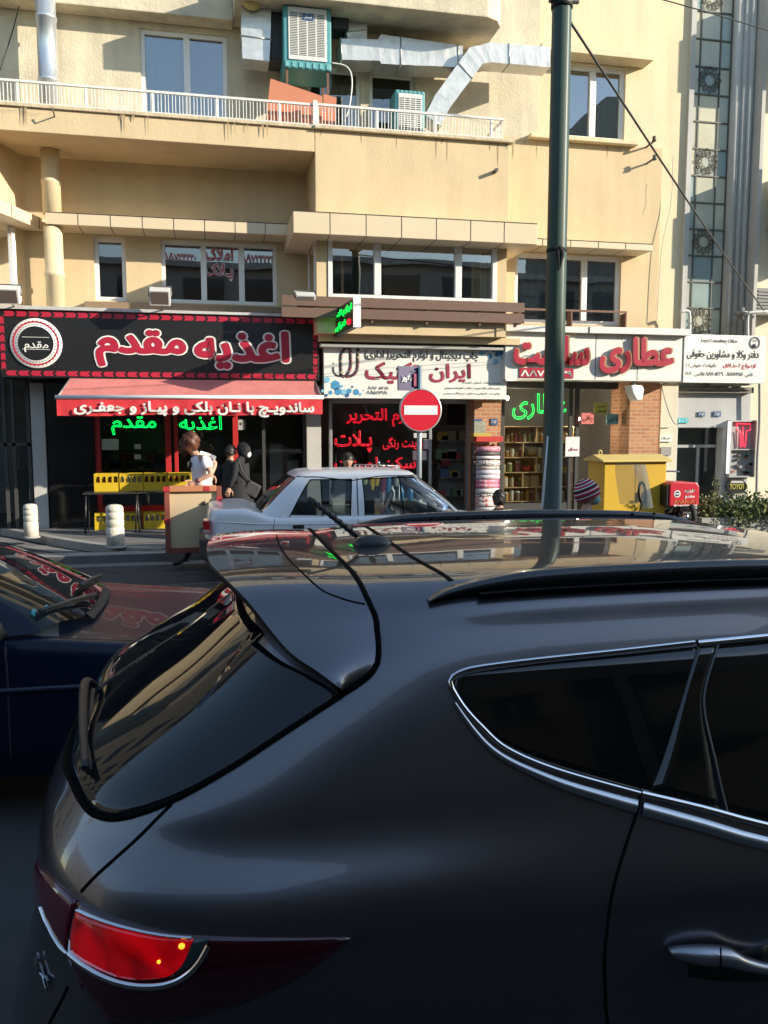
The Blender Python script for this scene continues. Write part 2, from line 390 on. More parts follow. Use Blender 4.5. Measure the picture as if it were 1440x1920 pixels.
def window(parent, x0, x1, z0, z1, Y, splits=(), fw=.07, fd=.08, glass=None, mat=None, inset=.06, transom=None, name='window', label=None):
    f = MB(); y0 = Y+inset; y1 = y0+fd
    f.box(x0, x0+fw, y0, y1, z0, z1); f.box(x1-fw, x1, y0, y1, z0, z1); f.box(x0+fw, x1-fw, y0, y1, z0, z0+fw); f.box(x0+fw, x1-fw, y0, y1, z1-fw, z1)
    for s_ in splits: f.box(x0+(x1-x0)*s_-fw*.75, x0+(x1-x0)*s_+fw*.75, y0-.006, y1, z0+fw, z1-fw)
    if transom: f.box(x0+fw, x1-fw, y0+.004, y1, transom-fw/2, transom+fw/2)
    o = f.build(name, mat or pvc, parent, bevel=.006)
    if label: o['label'] = label
    yg = y0+fd*.6
    MB().add([(x0+fw*.5, yg, z0+fw*.5), (x1-fw*.5, yg, z0+fw*.5), (x1-fw*.5, yg, z1-fw*.5), (x0+fw*.5, yg, z1-fw*.5)], [(0,1,2,3)]).build('pane', glass or gl_win, o)
    return o
def curtain(parent, x0, x1, z0, z1, Y, mat, n=10, amp=.03):
    P = []; N = n*6
    for j in range(2): P.append([(x0+(x1-x0)*i/N, Y+amp*math.sin(i/6*2*math.pi)*(1+.4*math.sin(i*.37)), (z0, z1)[j]) for i in range(N+1)])
    return MB().grid(P).build('curtain', mat, parent, fixn=False)

# ------------------------------------------------------------ the tan corner building
B = thing('apartment_building', 'tan stucco corner building with balcony and bay window over the row of shops', 'building', (2, 16, 0))
ZB0, ZB1 = 6.67, 7.10          # balcony slab
bl = MB()
# first-floor wall, ground-floor lintel, second-floor wall, upper wall
w1 = [(-1.93, -1.38, 4.24, 5.36), (-.76, 1.34, 4.24, 5.36)]
wall(bl, -3.15, 2.05, 3.72, 6.9, 16.0, .25, w1)
wr = (6.08, 8.38, 4.05, 5.42)
wall(bl, 5.44, 9.22, 3.72, 7.62, 16.0, .25, [wr])
split(bl, 'wall', stucco, B)
bl = MB()
w2a = (-1.02, .49, 7.05, 9.0); w2b = (1.95, 2.95, 7.05, 8.62); w2c = (3.12, 4.0, 7.05, 8.62)
wall(bl, -6, 5.44, 7.0, 12.5, 16.0, .25, [w2a, w2b, w2c]); wall(bl, 5.44, 6.5, 7.62, 12.5, 16.0, .25)
split(bl, 'wall', stucco_old, B)[0]['label'] = 'weathered pale upper wall behind the balcony'
bl = MB()
w2d = (6.95, 8.36, 7.68, 9.1)
wall(bl, 6.5, 9.22, 7.62, 12.5, 16.0, .25, [w2d]); bl.box(9.22, 9.75, 16.03, 16.4, 3.0, 12.5)
split(bl, 'wall', stucco_hi, B)[0]['label'] = 'cream upper wall beside the lamp post'
# band shadow gap and bay
bay = MB()
bay.prism([(1.91, 14.7), (5.45, 14.7), (5.45, 16.0), (1.91, 16.0)], 5.5, ZB1-.06)
bay.build('bay_wall', stucco, B, bevel=.015)
sl_ = MB(); sl_.prism([(-6.5, 14.62), (-3.1, 14.68), (1.905, 14.7), (1.905, 16.0), (-6.5, 16.0)], ZB0, ZB1-.06); sl_.build('balcony_slab', stucco, B, bevel=.012)
cp = MB(); cp.prism([(-6.5, 14.58), (-3.1, 14.64), (1.9, 14.655), (1.9, 14.62), (5.5, 14.62), (5.5, 14.95), (-6.5, 14.95)], ZB1-.06, ZB1); cp.box(-6.4, 5.4, 14.95, 16, ZB1-.05, ZB1-.02)
cp.build('balcony_coping', M('coping', (.58, .48, .32), .9, var=.35, vs=5, bump=.6, bs=18), B, bevel=.01)
# lower bay (first floor)
lb = MB(); zb0 = 3.62
lb.box(1.93, 2.12, 14.76, 16, zb0, 5.3); lb.box(5.26, 5.44, 14.76, 16, zb0, 5.3); lb.box(2.12, 5.26, 14.78, 16, zb0, 4.2); lb.build('lower_bay', stucco, B)
window(B, 2.13, 5.25, 4.22, 5.33, 14.72, (.285, .765), fw=.08, fd=.1, inset=.02, glass=gl_win)
f = MB(); f.box(1.9, 1.95, 14.9, 15.75, 4.25, 4.32); f.box(1.9, 1.95, 14.9, 15.75, 5.2, 5.28); f.box(1.9, 1.95, 14.86, 14.94, 4.25, 5.28); f.box(1.9, 1.95, 15.7, 15.78, 4.25, 5.28)
sw = f.build('window', pvc, B); MB().add([(1.91, 14.94, 4.32), (1.91, 15.7, 4.32), (1.91, 15.7, 5.2), (1.91, 14.94, 5.2)], [(0,1,2,3)]).build('pane', gl_win, sw)
# cornices of cladding panels
def cornice(x0, x1, yf, yb, z0, z1, n, ends=True):
    o = MB().box(x0, x1, yf, yb, z0, z1).build('cornice', clad, B, bevel=.006)
    j = MB()
    for i in range(1, n):
        x = x0+(x1-x0)*i/n; j.box(x-.006, x+.006, yf-.003, yf+.05, z0+.004, z1+.002); j.box(x-.006, x+.006, yf+.05, yb, z0-.003, z0+.01)
    j.box(x0, x1, yf-.003, yf+.02, z1-.012, z1+.003)
    j.build('panel_joint', joint, o); return o
cornice(-2.62, 1.62, 15.36, 15.99, 5.40, 5.60, 8)
cornice(1.48, 5.82, 14.25, 15.99, 5.20, 5.56, 7)
cornice(5.83, 8.74, 15.42, 15.99, 5.45, 5.58, 5)
# left wing that turns toward the street
wg = MB(); wg.prism([(-2.98, 16.2), (-3.52, 14.75), (-7, 14.75), (-7, 16.2)], 5.55, ZB0-.005); wg.prism([(-3.02, 16.2), (-3.2, 15.72), (-7, 15.72), (-7, 16.2)], 3.7, 5.55); wg.prism([(-3.54, 14.98), (-3.6, 14.8), (-7, 14.8), (-7, 14.98)], 3.7, 5.55)
wg.prism([(-3.19, 15.72), (-3.54, 14.98), (-7, 14.98), (-7, 15.72)], 3.7, 4.2)
wg.build('side_wing', stucco, B)
co = MB().prism([(-2.72, 15.95), (-3.30, 14.45), (-7, 14.45), (-7, 15.95)], 5.40, 5.60).build('cornice', clad, B)
j = MB()
for t in (.12, .62): 
    p = Vector((-2.72, 15.95, 0)).lerp(Vector((-3.30, 14.45, 0)), t); j.obox((p.x, p.y, 5.5), (.003, .006, 0), (.004, -.0015, 0), (0, 0, .1))
j.build('panel_joint', joint, co)
f = MB()
def seg(a, b, w_, z0, z1, mb=f):
    a = Vector((*a, 0)); b = Vector((*b, 0)); t = (b-a).normalized()*w_/2; nrm = Vector((-t.y, t.x, 0)); c = (a+b)/2
    mb.obox((c.x, c.y, (z0+z1)/2), (b-a)/2, nrm, (0, 0, (z1-z0)/2))
for t in (0.04, .96):
    p = Vector((-3.21, 15.7)).lerp(Vector((-3.56, 15.0)), t); f.obox((p.x, p.y, 4.8), (.02, .04, 0), (.03, -.015, 0), (0, 0, .58))
o = f.build('window', pvc, B); MB().add([(-3.22, 15.7, 4.22), (-3.57, 15.0, 4.22), (-3.57, 15.0, 5.4), (-3.22, 15.7, 5.4)], [(0,1,2,3)]).build('pane', gl_win, o)
# windows
window(B, *w1[0], 16.0, (), fw=.075); window(B, *w1[1], 16.0, (.36, .69), fw=.07); window(B, *wr, 16.0, (.34, .66), fw=.08, label='white framed window above the herbal shop with sheer curtains')
window(B, *w2a, 16.0, (.53,), fw=.075, glass=gl_blue); o = window(B, *w2b, 16.0, (), fw=.07); window(B, *w2c, 16.0, (), fw=.07); window(B, *w2d, 16.0, (.52,), fw=.085, glass=gl_blue)
cur_w = M('white_curtain', (.6, .6, .56), .9); cur_b = M('pale_blue_curtain', (.55, .70, .74), .9); cur_y = M('yellow_curtain', (.55, .46, .22), .9)
curtain(B, -.94, -.35, 7.1, 8.95, 16.2, cur_b, 6); curtain(B, 7.0, 8.3, 7.74, 8.93, 16.19, cur_b, 9); curtain(B, 2.0, 2.9, 7.5, 8.6, 16.2, cur_y, 7)
curtain(B, 6.15, 7.0, 4.1, 5.4, 16.2, cur_w, 7); curtain(B, 7.55, 8.35, 4.1, 5.4, 16.2, cur_w, 7); curtain(B, 4.9, 5.2, 4.25, 5.3, 15.2, cur_y, 4)
tl = MB(); tl.box(.03, .2, 16.6, 16.63, 8.5, 8.62); 
# sills, lintel over the right window
s_ = MB(); s_.box(6.3, 8.6, 15.84, 16.0, 7.60, 7.68); s_.box(6.4, 8.75, 15.62, 16.0, 9.14, 9.26); split(s_, 'sill', stucco_hi, B, bevel=.01)
s_ = MB(); s_.box(-2.1, 1.75, 15.86, 15.99, 4.06, 4.2); s_.build('sill_board', M('brown_board', (.25, .17, .10), .7, var=.2, vs=6), B, bevel=.005)
# overhang above
ov = MB(); ov.prism([(.6, 14.7), (5.0, 14.7), (5.22, 14.8), (5.34, 15.0), (5.36, 16.0), (.6, 16.0)], 9.16, 9.6); ov.box(-6, .6, 15.62, 16.0, 9.1, 9.6); ov.build('upper_balcony', stucco_old, B, bevel=.02)
ceil_ = MB()
for z in (3.75, 6.95, 12.4): ceil_.box(-6.9, 9.2, 16.28, 18.9, z-.1, z)
ceil_.box(-6.9, 9.2, 18.9, 19.0, 0, 12.4); ceil_.box(-7, -6.9, 16.28, 19, 0, 12.4); ceil_.box(9.2, 9.22, 16.3, 18.9, 0, 12.4)
ceil_.build('room', room, B)
ceil_ = MB(); ceil_.box(-7, 9.2, 16, 19, 12.5, 12.7); ceil_.build('roof', stone, B)
# interior bits seen through the first-floor panes
fi = MB(); fi.box(2.5, 2.55, 15.6, 15.65, 4.2, 5.2); fi.box(3.6, 4.3, 16.9, 17.1, 4.3, 5.2); fi.build('cupboard', M('pale_cupboard', (.5, .42, .3), .7), B)
# brown slats under the bay
bs_ = MB()
for z0, z1 in ((4.06, 4.23), (3.86, 4.03)): bs_.box(1.3, 5.75, 14.63, 14.66, z0, z1)
for x in (1.9, 2.9, 3.9, 4.9, 5.6): bs_.box(x-.02, x+.02, 14.66, 14.75, 3.8, 4.24)
bs_.build('brown_slats', M('brown_slat', (.15, .085, .06), .6, var=.2, vs=8), B, bevel=.004)
# small balcony bar on the right window
gb = MB(); gb.box(6.1, 8.42, 15.78, 15.81, 4.27, 4.31)
for x in (6.1, 7.2, 8.39): gb.box(x, x+.03, 15.78, 16, 3.9, 4.27)
gb.build('window_guard', M('rust_brown', (.16, .08, .05), .7), B)
# railing
rl = MB(); rmat = M('railing_paint', (.72, .71, .67), .5, var=.25, vs=10)
def rail(xa, xb, ya, yb, z=7.47):
    rl.obox(((xa+xb)/2, (ya+yb)/2, z), ((xb-xa)/2, (yb-ya)/2, 0), (0, .022, 0), (0, 0, .018))
    rl.obox(((xa+xb)/2, (ya+yb)/2, ZB1+.045), ((xb-xa)/2, (yb-ya)/2, 0), (0, .008, 0), (0, 0, .008))
    n = int((xb-xa)/.115)
    for i in range(n):
        for q in ((0, .065) if True else ()):
            x = xa+(i+.2)*(xb-xa)/n+q; y = ya+(yb-ya)*(x-xa)/(xb-xa); rl.box(x-.0065, x+.0065, y-.0065, y+.0065, ZB1+.02, z-(.0 if q else .03))
        if i % 9 == 0:
            y = ya+(yb-ya)*i/n; x = xa+i*(xb-xa)/n; rl.box(x-.014, x+.014, y-.014, y+.014, ZB1-.01, z)
rail(-6, 1.9, 14.78, 14.78); rail(1.96, 5.34, 14.75, 14.75); rl.box(1.89, 1.965, 14.73, 14.8, ZB1-.02, 7.53)
rl.box(5.31, 5.34, 14.75, 15.98, 7.44, 7.48)
for i in range(12): y = 14.85+i*.1; rl.box(5.32, 5.333, y-.0065, y+.0065, ZB1, 7.45)
rl.build('railing', rmat, B)
# cracks and drip stains on the render
rs_ = random.Random(5); cr_m = M('crack', (.20, .15, .09), .95); st_m = M('drip_stain', (.40, .30, .17), .95, var=.3, vs=9)
for (x0_, z0_, n_, dx, dz, Yk) in ((-3.5, 6.88, 9, .12, .004, 14.655), (8.9, 6.9, 7, -.01, -.1, 15.997)):
    p_ = []; xx, zz_ = x0_, z0_
    for i in range(n_): p_.append((xx, Yk, zz_)); xx += dx+rs_.uniform(-.03, .03); zz_ += dz+rs_.uniform(-.03, .03)
    MB().tube(p_, [.003]+[.002]*(n_-2)+[.001], 4).build('wall_crack', cr_m, B)
for i in range(26):
    xx = rs_.uniform(-3.0, 8.9); L_ = rs_.uniform(.08, .42); w_ = rs_.uniform(.006, .02)
    Yk, zt_ = (14.697, 7.035) if 1.95 < xx < 5.4 else ((14.66, 7.035) if xx < 1.9 else (15.996, 7.59))
    if xx < 1.9: L_ = min(L_, .3)
    MB().add([(xx-w_, Yk, zt_), (xx+w_, Yk, zt_), (xx+w_*.6, Yk, zt_-L_*.6), (xx, Yk, zt_-L_), (xx-w_*.5, Yk, zt_-L_*.7)], [(0,1,2,3,4)]).build('drip_stain', st_m, B)
# brackets / insulator stubs
bk = MB(); bk.tube([(-2.3, 14.7, 6.93), (-2.28, 14.5, 6.93), (-2.3, 14.49, 7.0)], .012); bk.tube([(5.15, 14.7, 6.53), (5.15, 14.55, 6.53)], .035); bk.tube([(8.85, 16, 7.62), (8.88, 15.75, 7.66)], .02); bk.lathe([(.0, 0), (.05, .02), (.03, .07), (.045, .1), (0, .13)], (8.88, 15.74, 7.64), 8); bk.lathe([(.0, 0), (.05, .02), (.03, .07), (.045, .1), (0, .13)], (8.9, 15.74, 7.28), 8); bk.tube([(8.87, 16, 7.3), (8.9, 15.75, 7.33)], .02)
split(bk, 'wall_bracket', M('old_iron', (.1, .09, .08), .7), B)
# ground floor: piers, fascia, plinth, brick columns
gp = MB(); gf = 16.0
gp.box(-7, -3.1, 16.02, 16.3, 3.3, 3.72); gp.box(-3.1, 9.22, 16.02, 16.3, 2.75, 3.72); gp.build('lintel', M('dark_lintel', (.06, .055, .05), .8, var=.3), B)
gp = MB(); gp.box(AX(62, 15.95, 880), AX(88, 15.95, 880), 15.95, 16.3, .12, 2.75); gp.box(1.86, 2.14, 15.9, 16.3, .12, 2.75); split(gp, 'pier', stone, B, bevel=.01)
gp = MB(); gp.box(AX(91, 15.9, 880), AX(179, 15.9, 880), 15.92, 16.3, .12, 2.75)
gp.build('tile_pier', M('black_tile', (.012, .012, .012), .12, var=.3, vs=3), B)
brick = BRICK('orange_brick', (.50, .24, .11), (.40, .17, .08), (.45, .36, .25))
br = MB(); br.box(AX(889, 15.6, 850), AX(938, 15.6, 850), 15.6, 16.2, .12, 2.6); br.build('brick_pier', brick, B)
br = MB(); br.box(AX(1180, 15.5, 800), AX(1235, 15.5, 800), 15.5, 16.3, .12, 2.9); br.build('brick_pier', brick, B)
br = MB(); br.box(AX(1236, 15.6, 850), AX(1268, 15.6, 850), 15.6, 16.4, .12, 2.85); br.build('pier', stone_l, B, bevel=.01)['label'] = 'cream rendered pier right of the brick'
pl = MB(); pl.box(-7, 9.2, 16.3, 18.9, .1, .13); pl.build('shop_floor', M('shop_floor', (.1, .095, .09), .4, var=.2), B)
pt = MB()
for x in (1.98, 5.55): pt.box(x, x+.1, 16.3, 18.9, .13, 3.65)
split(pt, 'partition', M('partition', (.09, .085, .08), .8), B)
bt = MB(); bt.box(2.0, 5.8, 14.95, 15.99, 3.5, 3.62); bt.build('soffit', stucco, B)

# downpipe on the corner (galvanised above, painted below)
dp = MB(); x, y = AX(100, 15.55, 450), 15.55
dp.lathe([(.155, 3.75), (.155, 4.55), (.17, 4.56), (.17, 4.62), (.155, 4.63), (.155, 5.39)], (x, y, 0), 20)
dp.lathe([(.155, 5.6), (.155, 6.1), (.168, 6.11), (.168, 6.17), (.155, 6.18), (.155, 6.66)], (x, y, 0), 20)
o = thing('downpipe', 'fat round pipe running up the corner of the tan building, silver above the balcony', 'pipe', (x, y, 3.7))
dp.build('lower_pipe', M('cream_pipe', (.72, .6, .38), .5, var=.12, vs=3, streak=.2), o)
dp = MB(); x2 = AX(89, 15.5, 100); dp.lathe([(.16, 7.1), (.16, 7.75), (.175, 7.76), (.175, 7.8), (.16, 7.81), (.16, 8.75), (.175, 8.76), (.175, 8.8), (.16, 8.81), (.16, 10.5)], (x2, 15.5, 0), 20); dp.build('upper_pipe', M('galvanised', (.62, .66, .68), .35, metal=.7, var=.12, vs=4), o)

# ------------------------------------------------------------ stone building on the right with the leaded stair window
R = thing('stone_building', 'cream and grey stone building with a tall leaded stair window rising beside the key shop', 'building', (13, 16, 0))
YR = 16.25
rw = MB(); rw.box(9.75, 9.86, 15.95, 16.6, 2.85, 13); rw.build('window_jamb', stone, R)
xa, xb = 9.9, 10.86
rw = MB()
for x, r in ((10.96, .1), (11.13, .08), (11.28, .085)): rw.lathe([(r, 2.9), (r, 13)], (x, 16.18, 0), 14)
rw.box(10.87, 11.42, 16.2, 16.6, 2.85, 13); rw.box(11.36, 11.44, 15.85, 16.3, 2.85, 13); rw.build('fluted_pilaster', stone, R)
rw = MB(); rw.box(11.44, 17, 16.25, 16.6, 0, 13); rw.build('wall', stone_l, R)
rw = MB(); rw.box(9.7, 11.44, 16.7, 17.0, 0, 13); rw.box(9.22, 17, 16.6, 19, 13, 13.2); rw.build('wall', stone, R)
# leaded glass
ld = MB(); zz = 3.4; rows = []
i = 0
while zz < 12.4: rows.append(zz); zz += .545
xc = (xa, xa+.25, xa+.71, xb)
for k, z in enumerate(rows): ld.box(xa, xb, YR-.025, YR+.02, z-.014, z+.014)
for x in xc: ld.box(x-.014, x+.014, YR-.022, YR+.02, rows[0], rows[-1])
o = ld.build('leaded_window', M('lead', (.10, .10, .085), .6), R)
pmats = [M('leaded_glass_%d' % i, c, .25, var=.25, vs=2.5, bump=.1, bs=8) for i, c in enumerate([(.52, .5, .37), (.46, .46, .36), (.28, .36, .34), (.42, .44, .37)])]
pg = MB()
for k in range(len(rows)-1):
    for q in range(3): pg.add([(xc[q], YR, rows[k]), (xc[q+1], YR, rows[k]), (xc[q+1], YR, rows[k+1]), (xc[q], YR, rows[k+1])], [(0,1,2,3)], (k*5+q*3+(k*k) % 3) % 4)
pg.build('pane', pmats, o)
for k in range(1, len(rows)-1, 3):
    m = MB(); c = Vector((xa+.48, YR-.03, (rows[k]+rows[k+1])/2+.02))
    for q in range(12):
        a = 2*math.pi*q/12; d = Vector((math.cos(a), 0, math.sin(a))); e = Vector((-d.z, 0, d.x)); cc = c+d*.19
        m.tube([cc+d*.075*math.cos(t)+e*.04*math.sin(t) for t in [2*math.pi*i/10 for i in range(11)]], .008, 5, caps=False)
        m.tube([cc-d*.075, cc+d*.07], .005, 4)
    m.build('flower_ornament', M('ornament_iron', (.09, .075, .05), .6), R)
o = MB()
o.box(11.46, 12.3, 15.9, 16.2, 4.35, 4.9); 
for i in range(7): o.box(11.5, 12.3, 15.88, 15.91, 4.4+i*.07, 4.43+i*.07)
tag(o.build('air_conditioner', M('ac_grey', (.2, .2, .19), .6), None, (11.9, 16, 4.35)), 'grey louvred air conditioner box on the wall right of the fluted pilaster', 'air conditioner')
m = MB()
for z in (6.2, 9.7):
    sb_ = MB(); sb_.box(11.85, 14.5, 14.7, 16.25, z, z+.2); sb_.box(11.85, 14.5, 14.7, 14.82, z+.2, z+1.0); sb_.box(11.85, 11.97, 14.82, 16.25, z+.2, z+1.0); sb_.box(12.3, 12.9, 14.9, 15.3, z+1.0, z+1.5)
    sb_.build('side_balcony', stone_l, R)
# key-cutting shop front under it
ks = MB(); kx0, kx1 = AX(1268, 15.9, 900), AX(1352, 15.9, 900)
ks.box(9.22, 11.45, 15.9, 16.6, 1.95, 2.78); ks.box(kx1, 11.45, 15.9, 16.6, .12, 1.95); ks.box(9.22, kx0, 15.9, 16.6, .12, 1.95)
ks.build('shop_front', M('grey_render', (.42, .43, .42), .75, var=.15, vs=2), R, bevel=.01)
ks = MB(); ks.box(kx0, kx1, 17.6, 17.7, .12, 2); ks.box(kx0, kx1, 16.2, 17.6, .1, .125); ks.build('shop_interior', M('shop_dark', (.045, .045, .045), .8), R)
dr = MB(); dr.box(kx0, kx1, 16.1, 16.15, 1.52, 1.58); dr.box(kx0, kx0+.05, 16.1, 16.15, .12, 1.95); xm = AX(1307, 16.1, 900); dr.box(xm-.03, xm+.03, 16.1, 16.15, .12, 1.52)
d_ = dr.build('door', steel, R); MB().add([(kx0, 16.13, .12), (kx1, 16.13, .12), (kx1, 16.13, 1.95), (kx0, 16.13, 1.95)], [(0,1,2,3)]).build('pane', gl_shop, d_)
th_ = MB(); th_.box(9.25, 11.4, 15.75, 16.0, 2.68, 2.8); 
for i in range(5): th_.box(9.4+i*.4, 9.7+i*.4, 15.7, 15.76, 2.74, 2.77)
th_.build('shutter_box', M('rusty_shutter', (.2, .18, .15), .7, var=.4, vs=6), R)

# ------------------------------------------------------------ across the street, behind the camera: what shades and mirrors in the cars
O = thing('low_building', 'low grey building across the street behind the camera', 'building', (8, -10, 0))
MB().box(-30, 24, -14, -9, 0, 9.6).build('wall', M('opposite_wall', (.42, .40, .37), .85, var=.3, vs=.8), O)
ob = MB()
for z in (3.9, 6.9, 9.6): ob.box(-30, 24, -9, -8.6, z-.15, z+.12)
ob.build('floor_band', M('band_pale', (.5, .48, .44), .8), O)
ob = MB()
for z in (1.0, 4.6, 7.5):
    for x in range(-28, 22, 3): ob.box(x, x+1.9, -9.01, -8.95, z, z+1.5)
ob.build('window', M('opposite_glass', (.03, .035, .04), .08), O)
O2 = thing('tall_building', 'tall office block down the street that shades the near lanes', 'building', (65, -25, 0))
MB().box(26, 130, -34, -20, 0, 23.4).build('wall', M('tall_wall', (.3, .27, .23), .85, var=.2, vs=.5), O2)
ob = MB()
for z in range(3, 22, 3):
    for x in range(28, 120, 4): ob.box(x, x+2.4, -20.01, -19.95, z, z+1.6)
ob.build('window', M('opposite_glass', (.03, .035, .04), .08), O2)

O3 = thing('corner_block', 'tan building on the far side of the side street, left of the view', 'building', (-25, 22, 0))
MB().box(-45, -11, 19, 34, 0, 19).build('wall', M('block_tan', (.17, .15, .12), .85, var=.2, vs=.5), O3)
m = MB()
for z in range(2, 18, 3):
    for x in range(-44, -13, 4): m.box(x, x+2.2, 18.95, 19.01, z, z+1.5)
    for y in range(20, 32, 4): m.box(-11.01, -10.95, y, y+2.2, z, z+1.5)
m.build('window', M('opposite_glass', (.03, .035, .04), .08), O3)
O4 = thing('end_block', 'grey buildings closing the street far behind on the left', 'building', (-75, 0, 0))
MB().box(-90, -62, -40, 18, 0, 24).build('wall', M('block_grey', (.17, .16, .15), .85, var=.2, vs=.3), O4)
m = MB()
for z in range(2, 22, 3):
    for y in range(-38, 16, 4): m.box(-62.01, -61.95, y, y+2.2, z, z+1.6)
m.build('window', M('opposite_glass', (.03, .035, .04), .08), O4)
# the bus the photo is taken from: its flank is what the near side of the SUV mirrors
O5 = thing('bus', 'dark city bus standing close beside the near flank of the SUV', 'bus', (1, -1.6, 0))
m = MB(); m.box(-4, 6.5, -2.55, -.35, .32, 2.75); m.build('body', M('bus_dark', (.02, .025, .022), .35, coat=.3), O5, bevel=.08)
m = MB()
for x in range(-4, 6): m.box(x+.15, x+1.05, -.352, -.34, 1.35, 2.35)
m.build('window', M('bus_glass', (.008, .01, .01), .06), O5)
for x in (-2.5, 4.6): MB().lathe([(.05, -.1), (.45, -.1), (.48, 0), (.48, .1)], (x, -.5, .48), 24, axis='y').build('wheel', M('rubber', (.015, .015, .015), .8), O5)
# ------------------------------------------------------------ shop signs
red = M('sign_red', (.42, .015, .04), .45); redl = M('letter_red', (.38, .015, .04), .4); wht = M('letter_white', (.75, .74, .7), .5); blk = M('sign_black', (.014, .014, .014), .35)
inkk = M('ink_black', (.03, .03, .03), .6); signw = M('sign_white', (.74, .73, .67), .45, var=.07, vs=2.5, streak=.12)
def neon(name, c, s): return M(name, (.02, .02, .02), .3, emit=c, es=s)
ng = neon('neon_green', (.0, 1, .12), 1.9); nr = neon('neon_red', (1, .008, .03), 1.6); ngg = neon('led_green', (0, 1, .06), 1.6)
YS = 15.2
A = thing('shop_sign', 'long black shop sign with fat red Persian letters edged in white and a round emblem', 'sign', (-.6, YS, 2.8))
x0, x1, z0, z1 = -3.40, 2.02, 2.80, 3.94
MB().box(x0, x1, YS, YS+.7, z0, z1).build('board', blk, A, bevel=.008)
MB().prism([(x0-.02, z1), (x1+.02, z1), (x1+.02, z1+.04), (x0-.02, z1+.06)], YS-.05, YS+.75, 'y').build('cap', M('dusty_cap', (.5, .5, .48), .6, var=.3, vs=8), A)
ch = MB()
def chev(cx, cz, dx, dz, L, W, flip):
    # red arrow block: parallelogram pointing along (dx,dz)
    d = Vector((dx, 0, dz)); e = Vector((-dz, 0, dx)); c = Vector((cx, YS-.004, cz)); h = W/2*.8
    P = [c-d*L/2+e*W/2, c+d*(L/2-h)+e*W/2, c+d*L/2, c+d*(L/2-h)-e*W/2, c-d*L/2-e*W/2, c-d*(L/2-h)]
    Q = [p+Vector((0, .003, 0)) for p in P]
    ch.add(P+Q, [(0,1,2,5), (5,2,3,4)]+[(i, (i+1) % 6, 6+(i+1) % 6, 6+i) for i in range(6)])
n = 27
for i in range(n):
    x = x0+.17+(x1-x0-.3)*i/(n-1); chev(x, z1-.075, 1, 0, .185, .085, 0); chev(x, z0+.075, -1, 0, .185, .085, 0)
for i in range(6):
    z = z0+.2+i*.15; chev(x1-.07, z, 0, -1, .14, .08, 0); chev(x0+.05, z, 0, 1, .14, .07, 0)
ch.build('arrow_border', red, A)
def big(px0, py0, px1, py1, body, nm):
    ftext(nm, body, wht, A, px0+4, py0+4, px1-4, py1-4, YS-.004, depth=.012, offset=.085)
    ftext(nm, body, redl, A, px0+4, py0+4, px1-4, py1-4, YS-.0185, depth=.006, offset=.045)
big(365, 617, 543, 692, 'اغذیه', 'lettering'); big(180, 615, 349, 688, 'مقدم', 'lettering')
c = at(68, 644, YS); em = MB()
em.lathe([(0, .03), (.41, .03), (.42, .02), (.42, 0)], (c.x, 0, c.z), 40, axis='y'); em.v = [(x, YS-y, z) for x, y, z in em.v]
E_ = em.build('emblem', wht, A)
def ring(r0, r1, y, mat, nm, par, n=48, teeth=0):
    m = MB(); P = []
    for r, rr in ((r0, 0), (r1, 1)): P.append([(c.x+(r+(teeth*(i % 2) if rr else 0))*math.cos(2*math.pi*i/n), y, c.z+(r+(teeth*(i % 2) if rr else 0))*math.sin(2*math.pi*i/n)) for i in range(n+1)])
    m.grid(P, 0, False); return m.build(nm, mat, par)
ring(.345, .365, YS-.034, red, 'red_ring', E_, 72, .018)
m = MB()
for i in range(40): a = 2*math.pi*i/40; m.obox((c.x+.315*math.cos(a), YS-.034, c.z+.315*math.sin(a)), (.007, 0, 0), (0, .002, 0), (0, 0, .007))
m.build('dot_ring', inkk, E_)
ring(0, .285, YS-.036, blk, 'centre', E_)
ftext('lettering', 'مقدم', wht, E_, 46, 640, 90, 660, YS-.038, depth=.008, offset=.012)
m = MB(); m.box(c.x-.22, c.x+.22, YS-.042, YS-.037, c.z-.105, c.z-.098); m.box(c.x-.22, c.x+.22, YS-.042, YS-.037, c.z+.098, c.z+.105); m.build('rule', wht, E_)
# awning under it
AW = thing('awning', 'faded red awning with a white front bar and lettered valance over the sandwich shop', 'awning', (-.2, 14.8, 2.2))
ax0, ax1 = -2.36, 1.94; P = []
for j in range(9):
    t = j/8; row = []
    for i in range(41):
        s = i/40; xl = -2.30+(ax0+2.30)*t; row.append((xl+(ax1-xl)*s, 15.22-1.02*t, 2.80-.36*t-.035*math.sin(math.pi*t)+.006*math.sin(i*1.3)*t))
    P.append(row)
MB().grid(P).build('canopy', M('faded_red_cloth', (.58, .19, .17), .9, var=.22, vs=5, bump=.2, bs=12), AW, fixn=False)
MB().tube([(ax0-.02, 14.19, 2.44), (ax1+.02, 14.19, 2.47)], .035, 10).build('front_bar', white_p, AW)
P = []
for j in range(5):
    t = j/4; P.append([(ax0+(ax1-ax0)*i/60, 14.185+.018*math.sin(i*.55)*t+.012*math.sin(i*1.7)*t, (2.43+.03*i/60)-.285*t-.01*math.sin(i*.2)*t) for i in range(61)])
v_ = MB().grid(P).build('valance', M('red_valance', (.58, .03, .04), .8, var=.1, vs=6, bump=.15, bs=10), AW, fixn=False)
ftext('lettering', 'ساندویـچ با نـان بلکی و پیـاز و جعفـری', wht, v_, 140, 752, 588, 781, 14.15, depth=.008, offset=.035)
m = MB(); m.tube([(-2.3, 15.2, 2.78), (ax0, 14.2, 2.42)], .015); m.tube([(ax1, 15.2, 2.78), (ax1, 14.2, 2.44)], .015); m.build('arm', steel, AW)

